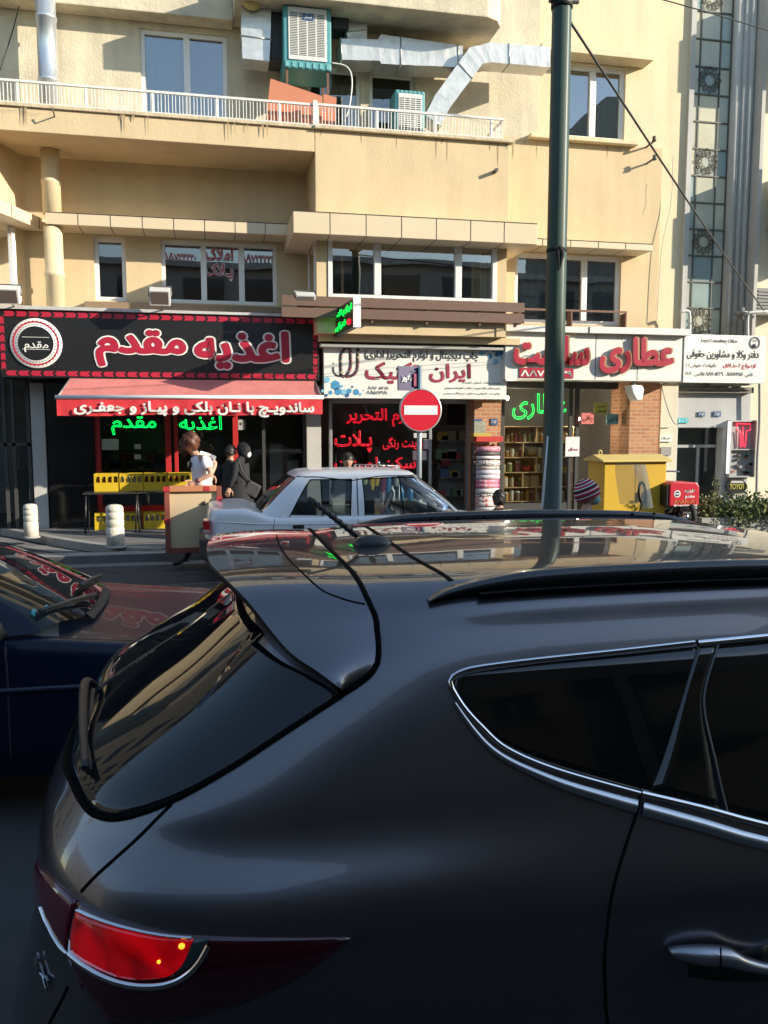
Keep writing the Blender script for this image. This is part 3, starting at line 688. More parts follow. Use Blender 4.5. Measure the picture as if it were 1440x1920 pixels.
# stationery sign
B2 = thing('shop_sign', 'white printing shop sign with blue hexagons in two corners and red and black Persian lettering', 'sign', (3.9, 15.3, 2.5))
YB = 15.16; a = at(605, 746, YB); b = at(944, 650, YB)
MB().box(2.1, 5.62, YB, YB+.25, 2.49, 3.40).build('board', signw, B2, bevel=.005)
MB().box(2.02, 5.72, YB-.14, YB+.28, 3.40, 3.46).build('cap', M('grey_cap', (.4, .4, .38), .5, metal=.4), B2, bevel=.01)
yt = YB-.004
ftext('lettering', 'چاپ دیجیتال و لوازم التحریر( اداری)', inkk, B2, 684, 656, 897, 677, yt, depth=.004, offset=.018)
mar = M('letter_maroon', (.30, .03, .06), .5)
ftext('lettering', 'ایران', mar, B2, 806, 682, 882, 716, yt, depth=.005, offset=.03)
ftext('lettering', 'تکنیک', mar, B2, 686, 679, 786, 718, yt, depth=.005, offset=.03)
grey_i = M('ink_grey', (.22, .22, .22), .6)
ftext('lettering', '۸۸۲۰۵۴۵۱', grey_i, B2, 690, 724, 728, 730, yt, depth=.004)
ftext('lettering', '۰۸۸۵۵۷۹۸۰', grey_i, B2, 686, 732, 728, 739, yt, depth=.004)
for k, s in enumerate(('پرینت . پلات . اسکن . لمینت', 'چاپ و طراحی کارت ویزیت ، تراکت ، تقدیرنامه و بروشور', 'چاپ بنر . فتوکپی و متن . صحافی سیمی')):
    ftext('lettering', s, grey_i, B2, (868, 834, 832)[k], 715+k*10, 938, 720+k*10, yt, depth=.004, offset=.008)
hx = [M('hexagon_blue', (.05, .26, .45), .5), M('hexagon_pale', (.20, .45, .6), .5), M('hexagon_navy', (.03, .1, .25), .5)]
m = MB()
for px, py, r, k in [(613, 712, 6, 1), (629, 722, 9, 0), (634, 734, 7, 0), (645, 735, 6, 1), (620, 736, 4, 0), (612, 741, 3, 2), (655, 733, 5, 0), (668, 735, 6, 0), (676, 739, 3, 1), (661, 725, 2, 2), (641, 724, 3, 1), (605, 733, 3, 1), (651, 741, 4, 2), (682, 732, 1.5, 1),
                     (904, 660, 7, 1), (919, 668, 5, 0), (929, 678, 6, 1), (926, 658, 3, 2), (936, 662, 7, 0), (942, 670, 4, 1), (938, 653, 3, 2), (931, 665, 4, 2), (893, 657, 2, 1), (940, 661, 3, 2), (913, 657, 3, 0)]:
    q = at(px, py, yt-.002*(k+1)); R_ = r/F*15.6; m.add([(q.x+R_*math.cos(math.pi/3*i+.5), q.y, q.z+R_*math.sin(math.pi/3*i+.5)) for i in range(6)], [tuple(range(6))], k)
split(m, 'hexagon_print', hx, B2)
lm = PATTERN('logo_print', (.04, .04, .04), [(.5, .05, .05), (.55, .4, .05), (.05, .05, .05), (.4, .02, .1)], 22, .4)
m = MB()
def pl(pts, r=.03): m.tube([at(x, y, yt-.003) for x, y in catmull([(x, y, 0) for x, y in pts], 4) and [(p.x, p.y) for p in catmull([(x, y, 0) for x, y in pts], 4)]], r, 6, flat=.2, up=(0, 1, 0))
pl([(625, 688), (626, 697), (632, 704), (640, 705)], .018); pl([(640, 705), (639, 680), (640, 664), (648, 652), (656, 656), (658, 672), (657, 690), (650, 703), (642, 706)]); pl([(650, 706), (662, 703), (670, 692), (671, 670), (671, 651)], .03); pl([(625, 681), (626, 682)], .02)
m.build('logo', lm, B2)

# herbal shop sign
B3 = thing('shop_sign', 'white panelled shop sign with raised red Persian letters casting shadows, behind the lamp post', 'sign', (7.4, 15, 2.8)); YC = 15.0
MB().box(5.53, 9.24, YC, YC+.5, 2.86, 3.74).build('board', signw, B3, bevel=.004)
m = MB(); m.box(5.5, 7.15, YC-.12, YC+.5, 3.745, 3.86); m.box(7.17, 9.3, YC-.14, YC+.5, 3.745, 3.87); m.box(9.245, 9.29, YC-.02, YC+.5, 2.84, 3.745); m.build('cap', M('white_cap', (.7, .69, .65), .4), B3, bevel=.006)
m = MB()
for px in (1117, 1196): x = AX(px, YC, 660); m.box(x-.006, x+.006, YC-.003, YC+.01, 2.87, 3.74)
m.build('panel_joint', joint, B3)
ylw = M('letter_edge', (.42, .24, .12), .5)
for s, r in (('عطاری', (1126, 634, 1262, 697)), ('سلامت', (965, 630, 1104, 681))):
    ftext('lettering', s, ylw, B3, *r, YC-.03, depth=.055, offset=.055); ftext('lettering', s, redl, B3, *r, YC-.089, depth=.006, offset=.045)
    m = MB()
    for i in range(4):
        q = at(r[0]+(r[2]-r[0])*(.15+.23*i), r[3]-14, YC); m.tube([(q.x, YC-.09, q.z), (q.x, YC, q.z)], .01, 5)
    m.build('letter_stud', steel, B3)
q0 = at(973, 708, YC); q1 = at(1075, 691, YC)
nb = MB().box(q0.x, q1.x, YC-.02, YC-.002, q0.z, q1.z).build('number_strip', redl, B3, bevel=.004)
ftext('lettering', '۸۸۷۰۵۴۳۹', wht, nb, 977, 694, 1072, 705, YC-.021, depth=.006, offset=.03)
# law office sign
B4 = thing('office_sign', 'white legal consulting office sign with grey round crest, red and black lettering', 'sign', (10.4, 15.5, 2.8)); YD = 15.5
MB().box(9.30, 11.46, YD, YD+.08, 2.87, 3.85).build('board', signw, B4, bevel=.006)
yd = YD-.003
ftext('lettering', 'Legal Consulting Office', grey_i, B4, 1315, 635, 1383, 643, yd, depth=.004, persian=False, offset=.01)
ftext('lettering', 'دفتر وکلا و مشاورین حقوقی', inkk, B4, 1288, 655, 1423, 673, yd, depth=.004, offset=.022)
ftext('lettering', '۷', inkk, B4, 1279, 656, 1283, 666, yd, depth=.004, offset=.02)
ftext('lettering', 'ازدواج / طـلاق', M('ink_red', (.42, .03, .04), .6), B4, 1356, 681, 1417, 692, yd, depth=.004, offset=.022)
ftext('lettering', 'خانواده / حقوقی / کیـ', grey_i, B4, 1280, 680, 1345, 690, yd, depth=.004)
ftext('lettering', 'تلفن : ۸۸۷۱۹۹۵۱ - ۸۸۷۰۵۴۳۹ فاکس : ۲۵۹۰۳', grey_i, B4, 1279, 696, 1412, 706, yd, depth=.004)
c = at(1415, 643, yd); m = MB()
for r in (.125, .1): 
    pts = [(c.x+r*math.cos(t*math.pi/16), yd-.002, c.z+r*math.sin(t*math.pi/16)) for t in range(33)]; m.tube(pts, .006, 5, caps=False)
for i in range(20): a_ = i*math.pi/10; m.box(c.x+.112*math.cos(a_)-.006, c.x+.112*math.cos(a_)+.006, yd-.005, yd, c.z+.112*math.sin(a_)-.006, c.z+.112*math.sin(a_)+.006)
for i in range(3): m.box(c.x-.05, c.x+.05, yd-.005, yd, c.z+.02+i*.02, c.z+.028+i*.02)
m.lathe([(.05, -.08), (.03, -.02), (.0, -.01)], (c.x, yd-.001, c.z), 6); m.build('crest', grey_i, B4)

# projecting LED sign
q = [Vector((2.24, 15.3)), Vector((2.34, 13.35))]
PS = thing('projecting_sign', 'slim black sign jutting from the wall with glowing green Persian lettering', 'sign', (2.3, 14.3, 3.57))
d = (q[1]-q[0]).normalized(); nn = Vector((d.y, -d.x)); nn = -nn if nn.x > 0 else nn
z0, z1 = 3.57, 4.03; ctr = (q[0]+q[1])/2; L = (q[1]-q[0]).length
MB().obox((ctr.x-nn.x*.05, ctr.y-nn.y*.05, (z0+z1)/2), (d.x*L/2, d.y*L/2, 0), (nn.x*.05, nn.y*.05, 0), (0, 0, (z1-z0)/2)).build('case', blk, PS, bevel=.006)
MB().obox((q[1].x-nn.x*.05+d.x*.012, q[1].y+d.y*.012, (z0+z1)/2), (d.x*.01, d.y*.01, 0), (nn.x*.062, nn.y*.06, 0), (0, 0, (z1-z0)/2+.01)).build('end_cap', white_p, PS)
o0 = q[0]+d*.1+nn*.004
text('lettering', 'لوازم التحریر', ngg, PS, (o0.x, o0.y, 3.83), (d.x, d.y, 0), (0, 0, 1), L-.25, .14, depth=.006, offset=.01)
o1 = q[0]+d*.4+nn*.004; text('lettering', 'فتوکپی', ngg, PS, (o1.x, o1.y, 3.63), (d.x, d.y, 0), (0, 0, 1), .95, .14, depth=.006, offset=.01)
m = MB()
for t in (.17, 1.62):
    cc = q[0]+d*t+nn*.006; m.tube([(cc.x+d.x*.1*math.cos(a*math.pi/6), cc.y+d.y*.1*math.cos(a*math.pi/6), 3.69+.04*math.sin(a*math.pi/6)) for a in range(13)], .011, 5, caps=False)
m.build('light_ring', nr, PS)
m = MB(); m.tube([(2.3, 15.6, 3.62), (2.3, 15.0, 3.62)], .02); m.build('bracket', steel, PS)

# window lettering of the estate office
def wtext(s, px0, py0, px1, py1, Y=16.085):
    T = thing('window_lettering', {'م': 'pink and white two line Persian lettering in the middle first floor pane', '۲': 'pink phone number stuck on the left estate office pane', '۱': 'pink phone number stuck on the right estate office pane'}[s[0]], 'lettering', (AX((px0+px1)/2, Y, py0), Y, at(px0, py1, Y).z))
    return T
pk = M('sticker_red', (.40, .04, .08), .5)
T1 = wtext('م', 386, 460, 436, 520)
for s, r in (('املاک', (386, 462, 436, 486)), ('پـلاک', (386, 494, 436, 524))):
    ftext('lettering', s, wht, T1, *r, 16.075, depth=.003, offset=.06); ftext('lettering', s, pk, T1, *r, 16.07, depth=.003, offset=.022)
for k, s, r in (('۲', '۸۸۷۲۲۲۲۰', (306, 474, 367, 487)), ('۱', '۸۸۷۲۲۲۲۱', (451, 477, 512, 490))):
    T2 = wtext(k, *r); ftext('lettering', s, wht, T2, *r, 16.075, depth=.003, offset=.06); ftext('lettering', s, pk, T2, *r, 16.07, depth=.003, offset=.02)

# neon lettering
def neon_sign(label, parts, mat, Y, r=.009):
    a = at((parts[0][1][0]+parts[0][1][2])/2, parts[0][1][3], Y)
    T = thing('neon_sign', label, 'neon sign', a)
    for s, rc in parts: ftext('lettering', s, mat, T, *rc, Y, outline=r, offset=.08)
    return T
neon_sign('two green neon Persian words glowing in the sandwich shop window', [('مقدم', (210, 781, 292, 815)), ('اغذیه', (337, 780, 415, 812))], ng, 15.9)
neon_sign('green neon Persian word in the dark herbal shop window behind the lamp post', [('عطاری', (961, 738, 1062, 786))], ng, 15.9, .009)
neon_sign('red neon lettering of three lines in the stationery shop window', [('لوازم التحریر', (650, 766, 786, 799)), ('پـلات', (628, 808, 697, 848)), ('پرینت رنگی', (718, 820, 792, 845)), ('اسکن لمینت', (628, 858, 786, 886))], nr, 15.9, .007)
# floodlights above the black sign
fl_l = M('lamp_glass', (.13, .10, .085), .12); fl_c = M('lamp_case', (.6, .6, .57), .5, var=.15)
def flood(px, py, label, w_=.34):
    p = at(px, py, 14.75); T = thing('floodlight', label, 'floodlight', (p.x, 15.2, 3.98), 'floodlights along the black sign')
    m = MB(); m.obox(p, (w_/2, 0, 0), (0, .10, .045), (0, -.05, .12)); m.build('housing', fl_c, T, bevel=.012)
    m = MB(); m.obox(p+Vector((0, -.105, -.045)), (w_/2-.03, 0, 0), (0, .003, .0), (0, -.045, .095)); m.build('lamp_glass', fl_l, T)
    m = MB(); h = w_/2+.015
    m.tube([(p.x-h, p.y, p.z), (p.x-h, p.y+.1, p.z+.18), (p.x+h, p.y+.1, p.z+.18), (p.x+h, p.y, p.z)], .012, 6); m.tube([(p.x+.03, p.y+.1, p.z-.1), (p.x+.03, 15.25, 3.97)], .014, 6); m.build('bracket', M('lamp_bracket', (.2, .2, .19), .5, metal=.5), T)
flood(12, 553, 'pale floodlight above the left end of the black sign beside the round pipe', .42); flood(300, 556, 'pale floodlight above the middle of the black sign under the estate office window'); flood(572, 564, 'pale floodlight on the right end of the black sign beside the green LED sign')

# ------------------------------------------------------------ shop windows at street level
redf = M('red_frame', (.48, .03, .03), .4)
SW = thing('shop_window', 'red framed sandwich shop window behind crates and tables', 'shop window', (0, 16, .13))
m = MB(); Y = 16.0
for px, hw in ((184, .05), (316, .05), (331, .035), (442, .05)): x = AX(px, Y, 860); m.box(x-hw, x+hw, Y-.04, Y+.06, .13, 2.7)
xa1, xb1 = AX(184, Y, 860), AX(442, Y, 860); m.box(xa1, xb1, Y-.03, Y+.05, .13, .5); m.box(xa1, xb1, Y-.03, Y+.05, 2.3, 2.36); m.build('frame', redf, SW, bevel=.006)
MB().add([(xa1, Y+.01, .5), (xb1, Y+.01, .5), (xb1, Y+.01, 2.3), (xa1, Y+.01, 2.3)], [(0,1,2,3)]).build('pane', gl_shop, SW)
m = MB()
for (px0, py0, px1, py1) in ((191, 823, 222, 844), (252, 833, 264, 842), (252, 852, 264, 861), (447, 787, 460, 806)):
    a = at(px0, py1, 15.98); b = at(px1, py0, 15.98); m.add([(a.x, 15.985, a.z), (b.x, 15.985, a.z), (b.x, 15.985, b.z), (a.x, 15.985, b.z)], [(0,1,2,3)])
m.build('paper_notice', M('notice_paper', (.4, .42, .4), .7), SW)
E2 = thing('shop_window', 'dark shop entrance left of the grey stone pier', 'shop window', (-3.5, 16, .13))
m = MB(); xl, xr_ = -6.5, AX(62, 16, 880)
for x in (AX(12, 16, 880), AX(28, 16, 880), xr_-.05): m.box(x-.03, x+.03, 16.0, 16.06, .13, 3.3)
m.box(xl, xr_, 16.0, 16.06, 1.62, 1.68); m.build('frame', M('dark_frame', (.06, .06, .06), .4), E2)
MB().add([(xl, 16.03, .13), (xr_, 16.03, .13), (xr_, 16.03, 3.3), (xl, 16.03, 3.3)], [(0,1,2,3)]).build('pane', gl_shop, E2)
m = MB(); m.box(-3.6, -2.95, 16.6, 16.9, .13, 1.15); m.box(-3.5, -3.1, 16.7, 16.8, 1.15, 1.6); m.build('counter', M('counter_grey', (.18, .18, .17), .5), E2)
E3 = thing('shop_door', 'dark glass shop door between the red frame and the grey stone pier', 'door', (1.4, 16, .13))
m = MB(); xa1, xb1 = AX(446, 16, 860), 1.86; m.box(xb1-.06, xb1, 15.98, 16.06, .13, 2.7); xm = AX(495, 16, 860); m.box(xm-.03, xm+.03, 15.98, 16.06, .13, 2.7); m.build('frame', M('dark_frame', (.06, .06, .06), .4), E3)
MB().add([(xa1, 16.02, .13), (xb1, 16.02, .13), (xb1, 16.02, 2.7), (xa1, 16.02, 2.7)], [(0,1,2,3)]).build('pane', gl_shop, E3)
m = MB(); xq = AX(500, 16.5, 860); m.box(xq+.05, xq+.3, 16.35, 16.9, .13, 1.62); m.box(xq+.42, xq+.62, 16.4, 16.9, .13, 1.3); split(m, 'fridge', M('fridge_grey', (.55, .55, .54), .4), E3)
SW2 = thing('shop_window', 'stationery shop window with aluminium frame and red neon lettering', 'shop window', (3.5, 16, .13))
m = MB(); xa1, xb1 = AX(620, 16, 860), AX(806, 16, 860); xc1 = AX(877, 16, 860)
for x in (xa1, xb1, xc1): m.box(x-.03, x+.03, 15.97, 16.06, .13, 2.5)
m.box(xa1, xc1, 15.97, 16.06, 2.42, 2.5); m.box(xa1, xb1, 15.98, 16.05, .13, .55); m.build('frame', steel, SW2, bevel=.005)
MB().add([(xa1, 16.01, .5), (xb1, 16.01, .5), (xb1, 16.01, 2.42), (xa1, 16.01, 2.42)], [(0,1,2,3)]).build('pane', gl_shop, SW2)
m = MB()
for (px0, py0, px1, py1) in ((776, 812, 800, 821), (794, 824, 806, 842), (774, 845, 800, 863)):
    a = at(px0, py1, 15.98); b = at(px1, py0, 15.98); m.add([(a.x, 15.985, a.z), (b.x, 15.985, a.z), (b.x, 15.985, b.z), (a.x, 15.985, b.z)], [(0,1,2,3)])
m.build('paper_notice', M('white_notice', (.5, .5, .48), .7), SW2)
m = MB()
for i in range(6): m.box(2.4+i*.33, 2.68+i*.33, 17.6, 18.2, .13, 1.0+.25*math.sin(i*2.1)+.5*(i % 2))
m.build('display_shelf', M('display_dark', (.16, .15, .14), .7, var=.6, vs=5), SW2)
m = MB(); m.box(AX(826, 17, 870), AX(842, 17, 870), 16.9, 17.2, 1.15, 1.42); m.build('red_box', M('red_box', (.3, .03, .05), .5), SW2)
SW3 = thing('shop_window', 'herbal shop window and doorway with dark frame', 'shop window', (6.8, 15.95, .13))
m = MB(); YW_ = 15.97; xs = [AX(p, YW_, 860) for p in (941, 1068, 1080, 1178)]
for x in xs: m.box(x-.035, x+.035, YW_-.03, YW_+.06, .13, 2.75)
m.box(xs[0], xs[1], YW_-.02, YW_+.05, .13, .4); m.build('frame', M('dark_frame', (.06, .06, .06), .4), SW3)
MB().add([(xs[0], YW_+.02, .4), (xs[1], YW_+.02, .4), (xs[1], YW_+.02, 2.75), (xs[0], YW_+.02, 2.75)], [(0,1,2,3)]).build('pane', gl_shop, SW3)
def card(name, label, px0, py0, px1, py1, Y, mat, lines=(), ink=None, cat='notice', th=.012, group=None):
    a = at(px0, py1, Y); b = at(px1, py0, Y)
    T = thing(name, label, cat, ((a.x+b.x)/2, Y, a.z), group)
    MB().box(a.x, b.x, Y, Y+th, a.z, b.z).build('card', mat, T)
    for s, r, kw in lines: ftext('lettering', s, ink or inkk, T, *r, Y-.002, depth=.002, **kw)
    return T
card('paper_notice', 'white paper notice with red and grey print on the herbal shop glass', 1060, 819, 1087, 856, 15.9, M('bright_paper', (.7, .7, .68), .6), [('سماق', (1066, 839, 1083, 846), dict(offset=.02))], M('ink_red', (.42, .03, .04), .6))
card('hanging_card', 'yellow card with two words hanging in the herbal shop doorway', 1114, 756, 1139, 776, 15.85, M('card_yellow', (.55, .52, .08), .6), [('عسل', (1119, 759, 1134, 765), dict(offset=.02)), ('طبیعی', (1117, 767, 1137, 774), dict(offset=.02))], cat='card')
card('hanging_card', 'pink card with one word hanging left of the yellow card', 1090, 774, 1115, 795, 15.85, M('card_pink', (.60, .16, .14), .6), [('چاقی', (1093, 779, 1112, 791), dict(offset=.02))], M('ink_brown', (.2, .03, .02), .6), cat='card')
card('hanging_card', 'teal card with one word hanging right of the yellow card', 1137, 776, 1160, 796, 15.85, M('card_teal', (.22, .45, .43), .6), [('لاغری', (1140, 780, 1158, 792), dict(offset=.02))], cat='card')
for s, lab, r in (('۲۰۵۸', 'small blue number plate on the awning box above the gift paper', (889, 786, 904, 797)), ('۲۰۵۴', 'small blue number plate on the brick pier above the red shelf', (920, 785, 933, 797))):
    card('number_plate', lab, *r, 15.58, M('plate_blue', (.04, .1, .25), .4), [(s, (r[0]+2, r[1]+3, r[2]-2, r[3]-3), dict(offset=.02))], wht, cat='plate')
for s, lab, r, c_ in (('۲۰۵۱', 'left dark blue number plate over the key shop door', (1309, 772, 1322, 781), 'plate_blue'), ('۲۰۵۲', 'right dark blue number plate over the key shop door', (1338, 771, 1352, 781), 'plate_blue'), ('۲ - ۱', 'cyan number plate at the left corner of the key shop door', (1271, 784, 1291, 793), 'plate_cyan')):
    card('number_plate', lab, *r, 15.87, M(c_, (.04, .1, .25) if c_ == 'plate_blue' else (.05, .42, .5), .4), [(s, (r[0]+2, r[1]+2, r[2]-2, r[3]-2), dict(offset=.02))], wht, cat='plate')
card('wall_plaque', 'small white plaque on the cream pier', 1237, 815, 1261, 828, 15.56, signw, [('دفتر وکالت', (1240, 819, 1256, 825), {})], grey_i, cat='plaque')
card('intercom_panel', 'grey intercom plate on the cream pier', 1239, 838, 1259, 854, 15.57, M('intercom', (.35, .35, .33), .4, metal=.5), cat='panel')
# shelf unit with jars
YSH = 16.35
SU = thing('shelf_unit', 'brown wooden shelf unit full of jars in the herbal shop window', 'shelf', (6.5, YSH, .13))
wood = M('shelf_wood', (.46, .33, .17), .6, var=.15, vs=6)
px_l, px_r = 944, 1076; X0, X1 = AX(px_l, YSH, 880), AX(px_r, YSH, 880); rows_py = [799, 829, 857, 885, 913, 939, 962]
zs = [AZ(p, YSH, 1000) for p in rows_py]
m = MB()
for z in zs: m.box(X0, X1, YSH, YSH+.3, z-.018, z)
m.build('shelf_board', wood, SU)
m = MB()
for k in range(len(zs)-1):
    for f_ in ((.0, .46, .98) if k % 2 == 0 else (.0, .27, .62, .98)): x = X0+(X1-X0)*f_; m.box(x, x+.02, YSH+.004, YSH+.3, zs[k+1], zs[k]-.018)
m.box(X0, X1, YSH+.31, YSH+.33, .13, zs[0]); m.build('upright', wood, SU)
jg = GLASS('jar_glass', (.75, .75, .72), .9)
lidm = M('jar_lid', (.55, .55, .52), .35, metal=.3)
fills = [M('fill_%d' % i, c, .8, var=.5, vs=40) for i, c in enumerate([(.35, .2, .07), (.25, .06, .05), (.55, .5, .38), (.18, .2, .06), (.5, .26, .06), (.4, .33, .2), (.32, .1, .12), (.12, .08, .05)])]
fn = ['brown', 'dark red', 'cream', 'olive green', 'orange', 'beige', 'plum', 'dark brown']
JR = []
def jar(px, row, r, h, k, lid=True):
    z = zs[row]; x = AX(px, YSH+.1, 880); T = thing('spice_jar', '', 'jar', (x, YSH+.12, z), 'jars on the herbal shop shelves'); y = YSH+.12
    MB().lathe([(0, .002), (r*.93, .004), (r, .02), (r, h*.72), (r*.98, h*.78)], (x, y, z), 14).build('filling', fills[k], T)
    if lid: MB().lathe([(r*1.02, h*.78), (r*1.02, h*.88), (r*.4, h*.95), (r*.25, h), (0, h*1.02)], (x, y, z), 14).build('lid', lidm, T)
    else: MB().lathe([(r*.98, h*.78), (r*.7, h*.9), (0, h*.93)], (x, y, z), 14).build('cap', fills[(k+2) % 8], T)
    JR.append((row, px, h, k, T))
jl = [(952, 1, .035, .2, 5, 0), (967, 1, .03, .23, 6, 0), (975, 1, .03, .23, 1, 0), (984, 1, .032, .19, 2, 1), (993, 1, .03, .19, 3, 0), (1006, 1, .03, .22, 5, 0), (1062, 1, .04, .2, 0, 0), (951, 2, .035, .14, 0, 1), (985, 2, .045, .26, 7, 1), (1060, 2, .04, .15, 3, 1), (944, 3, .05, .17, 5, 1), (955, 3, .06, .21, 3, 1), (971, 3, .06, .25, 6, 1), (1009, 3, .05, .18, 2, 1), (947, 4, .07, .25, 2, 0), (960, 4, .045, .24, 5, 0), (969, 4, .04, .13, 1, 0), (1057, 4, .02, .18, 1, 0), (1062, 4, .02, .18, 6, 0), (970, 5, .07, .22, 7, 1), (990, 5, .05, .28, 4, 0), (1008, 5, .04, .2, 2, 1),
      (960, 1, .028, .2, 0, 1), (1014, 1, .035, .2, 4, 1), (1069, 1, .035, .18, 6, 1), (960, 2, .05, .18, 2, 1), (969, 2, .04, .15, 5, 0), (976, 2, .03, .2, 1, 1), (1012, 2, .05, .2, 2, 1), (1068, 2, .04, .18, 4, 1), (1071, 3, .04, .16, 1, 1), (1055, 3, .035, .15, 4, 0), (975, 4, .03, .2, 3, 1), (1069, 4, .03, .2, 2, 1), (949, 5, .06, .2, 4, 1), (960, 5, .05, .24, 2, 1), (980, 5, .04, .2, 0, 1), (999, 5, .04, .22, 6, 1), (1055, 5, .05, .2, 5, 1), (1067, 5, .05, .2, 0, 1), (952, 6, .06, .2, 1, 1), (966, 6, .06, .2, 2, 1), (980, 6, .06, .18, 4, 0), (995, 6, .06, .2, 6, 1), (1008, 6, .05, .2, 2, 1), (1058, 6, .05, .2, 3, 1)]
for q_ in jl: jar(*q_)
ORD = ['first', 'second', 'third', 'fourth', 'fifth', 'sixth', 'seventh', 'eighth', 'ninth', 'tenth']
for r_ in range(1, 7):
    for i, (row, px, h, k, T) in enumerate(sorted([j for j in JR if j[0] == r_], key=lambda j: j[1])):
        T['label'] = '%s jar of %s filling, %s jar from the left on the %s herbal shelf' % ('tall' if h > .2 else 'squat', fn[k], ORD[i], ['', 'top', 'second', 'third', 'fourth', 'fifth', 'lowest'][r_])
def bowl(px, row, r, k, label, c):
    z = zs[row]; x = AX(px, YSH+.1, 880)
    T = thing('bowl', label, 'bowl', (x, YSH+.15, z)); MB().lathe([(r*.5, 0), (r*.8, r*.3), (r, r*.9), (r*.93, r*.95)], (x, YSH+.15, z), 18).build('body', M('bowl_%d' % k, c, .3), T)
    q = MB()
    for i in range(8): q.ball((x+r*.55*math.cos(i*.9)*(.4+.07*i), YSH+.15+r*.4*math.sin(i*1.7), z+r*1.0), r*.28, 8)
    q.build('contents', fills[(k+1) % 8], T)
bowl(989, 3, .12, 0, 'bright red bowl on the third shelf of the herbal shop', (.5, .03, .03)); bowl(1010, 3, .06, 1, 'pale blue bowl half behind the lamp post', (.2, .42, .5)); bowl(1064, 3, .09, 3, 'yellow bowl of fruit on the third shelf near the right end', (.45, .32, .02))
x = AX(1000, YSH, 880); tag(MB().ball((x, YSH+.15, zs[2]+.13), (.14, .09, .125), 18).build('gourd', M('gourd_gold', (.3, .24, .12), .35), None, (x, YSH+.15, zs[2])), 'round golden gourd on the second shelf of the herbal shop', 'gourd')
pk_m = PATTERN('packet_print', (.5, .35, .15), [(.25, .1, .05), (.6, .5, .35), (.4, .2, .1)], 40, .3)
for i, (px0, px1) in enumerate(((978, 993), (993, 1011))):
    xa2, xb2 = AX(px0, YSH+.1, 900), AX(px1, YSH+.1, 900); m = MB(); m.box(xa2+.01, xb2-.01, YSH+.08, YSH+.14, zs[4], zs[4]+.24); tag(m.build('food_packet', pk_m, None, ((xa2+xb2)/2, YSH+.1, zs[4]), bevel=.02), ('narrower nut packet on the fourth shelf' if i == 0 else 'wider nut packet beside the lamp post on the fourth shelf'), 'packet', 'packets of nuts on the shelf')
# light bulbs in the herbal shop
for px, py, lab in ((951, 746, 'round lit bulb at the top left of the herbal shop window'), (1084, 785, 'lit bulb beside the pink card in the doorway')):
    p = at(px, py, 16.2); T = thing('light_bulb', lab, 'bulb', p); ld_ = bpy.data.lights.new('bulb_light', 'POINT'); ld_.energy = 38 if px < 1000 else 8; ld_.color = (1, .86, .66); ld_.shadow_soft_size = .05; lo2 = bpy.data.objects.new('bulb_light', ld_); COL.objects.link(lo2); lo2.parent = T; lo2.location = (0, 0, -.09); MB().ball(p, .04, 12).build('glass_bulb', M('bulb_on', (1, 1, 1), .3, emit=(1, .85, .6), es=20), T); MB().lathe([(.02, .035), (.02, .09), (.004, .1), (.004, .5)], p, 8).build('socket', inkk, T)
# gift paper rolls
gm = [PATTERN('gift_%d' % i, b_, c_, s_, t_) for i, (b_, c_, s_, t_) in enumerate([((.6, .25, .32), [(.7, .5, .5), (.5, .1, .15)], 20, .35), ((.08, .07, .08), [(.2, .2, .2), (.1, .1, .1)], 20, .2), ((.65, .6, .6), [(.6, .3, .35), (.7, .7, .7)], 30, .2), ((.55, .52, .5), [(.05, .05, .05), (.2, .15, .15)], 24, .42), ((.45, .4, .36), [(.5, .1, .12), (.25, .2, .2)], 14, .3), ((.48, .46, .5), [(.6, .58, .62), (.4, .38, .42)], 20, .3), ((.6, .2, .28), [(.7, .45, .45), (.5, .05, .15)], 12, .4), ((.65, .63, .62), [(.1, .2, .25), (.55, .2, .2)], 26, .28), ((.66, .6, .55), [(.6, .08, .08), (.6, .3, .2)], 16, .4)])]
GR = [(837, 847, 0), (847, 854, 1), (855, 861, 2), (863, 874, 3), (873, 881, 4), (881, 891, 5), (890, 899, 5), (898, 908, 6), (907, 915, 6), (916, 925, 7), (925, 933, 3), (932, 942, 8), (941, 950, 8), (950, 958, 5)]
gn = ['pink dotted', 'black', 'pale', 'black flowered white', 'beige and red', 'lilac', 'rose', 'white spotted', 'red spotted']
pos = ['topmost', 'second', 'third', 'fourth', 'fifth', 'sixth', 'seventh', 'eighth', 'ninth', 'tenth', 'eleventh', 'twelfth', 'thirteenth', 'lowest']
for i, (p0, p1, k) in enumerate(GR):
    za, zb = AZ(p1, 15.4, 910), AZ(p0, 15.4, 910); r = (za-zb)/-2; xa2, xb2 = AX(893, 15.4, 900), AX(936, 15.4, 900); zc = (za+zb)/2
    tag(MB().tube([(xa2, 15.42+.02*math.sin(i*2), zc), (xb2, 15.42+.02*math.sin(i*2), zc)], abs(r)*1.02, 14).build('gift_paper_roll', gm[k], None, (xa2, 15.42, zc)), '%s gift paper roll, %s in the stack beside the herbal window' % (gn[k], pos[i]), 'paper roll', 'gift paper rolls stacked on the stand')
m = MB(); m.box(AX(890, 15.4, 830), AX(940, 15.4, 830), 15.3, 15.5, AZ(828, 15.4, 910), AZ(818, 15.4, 910)); o = tag(m.build('red_shelf', M('red_shelf', (.5, .04, .03), .5), None, (5.3, 15.4, 1.6), bevel=.006), 'red board on top of the gift paper stand', 'board')
m = MB(); x0_, x1_ = AX(888, 15.4, 830), AX(940, 15.4, 830); m.box(x0_, x0_+.03, 15.44, 15.56, .12, 1.66); m.box(x1_-.03, x1_, 15.44, 15.56, .12, 1.66); tag(m.build('paper_stand', M('dark_frame', (.06, .06, .06), .4), None, (5.3, 15.5, .12)), 'dark upright stand holding the gift paper rolls', 'stand')
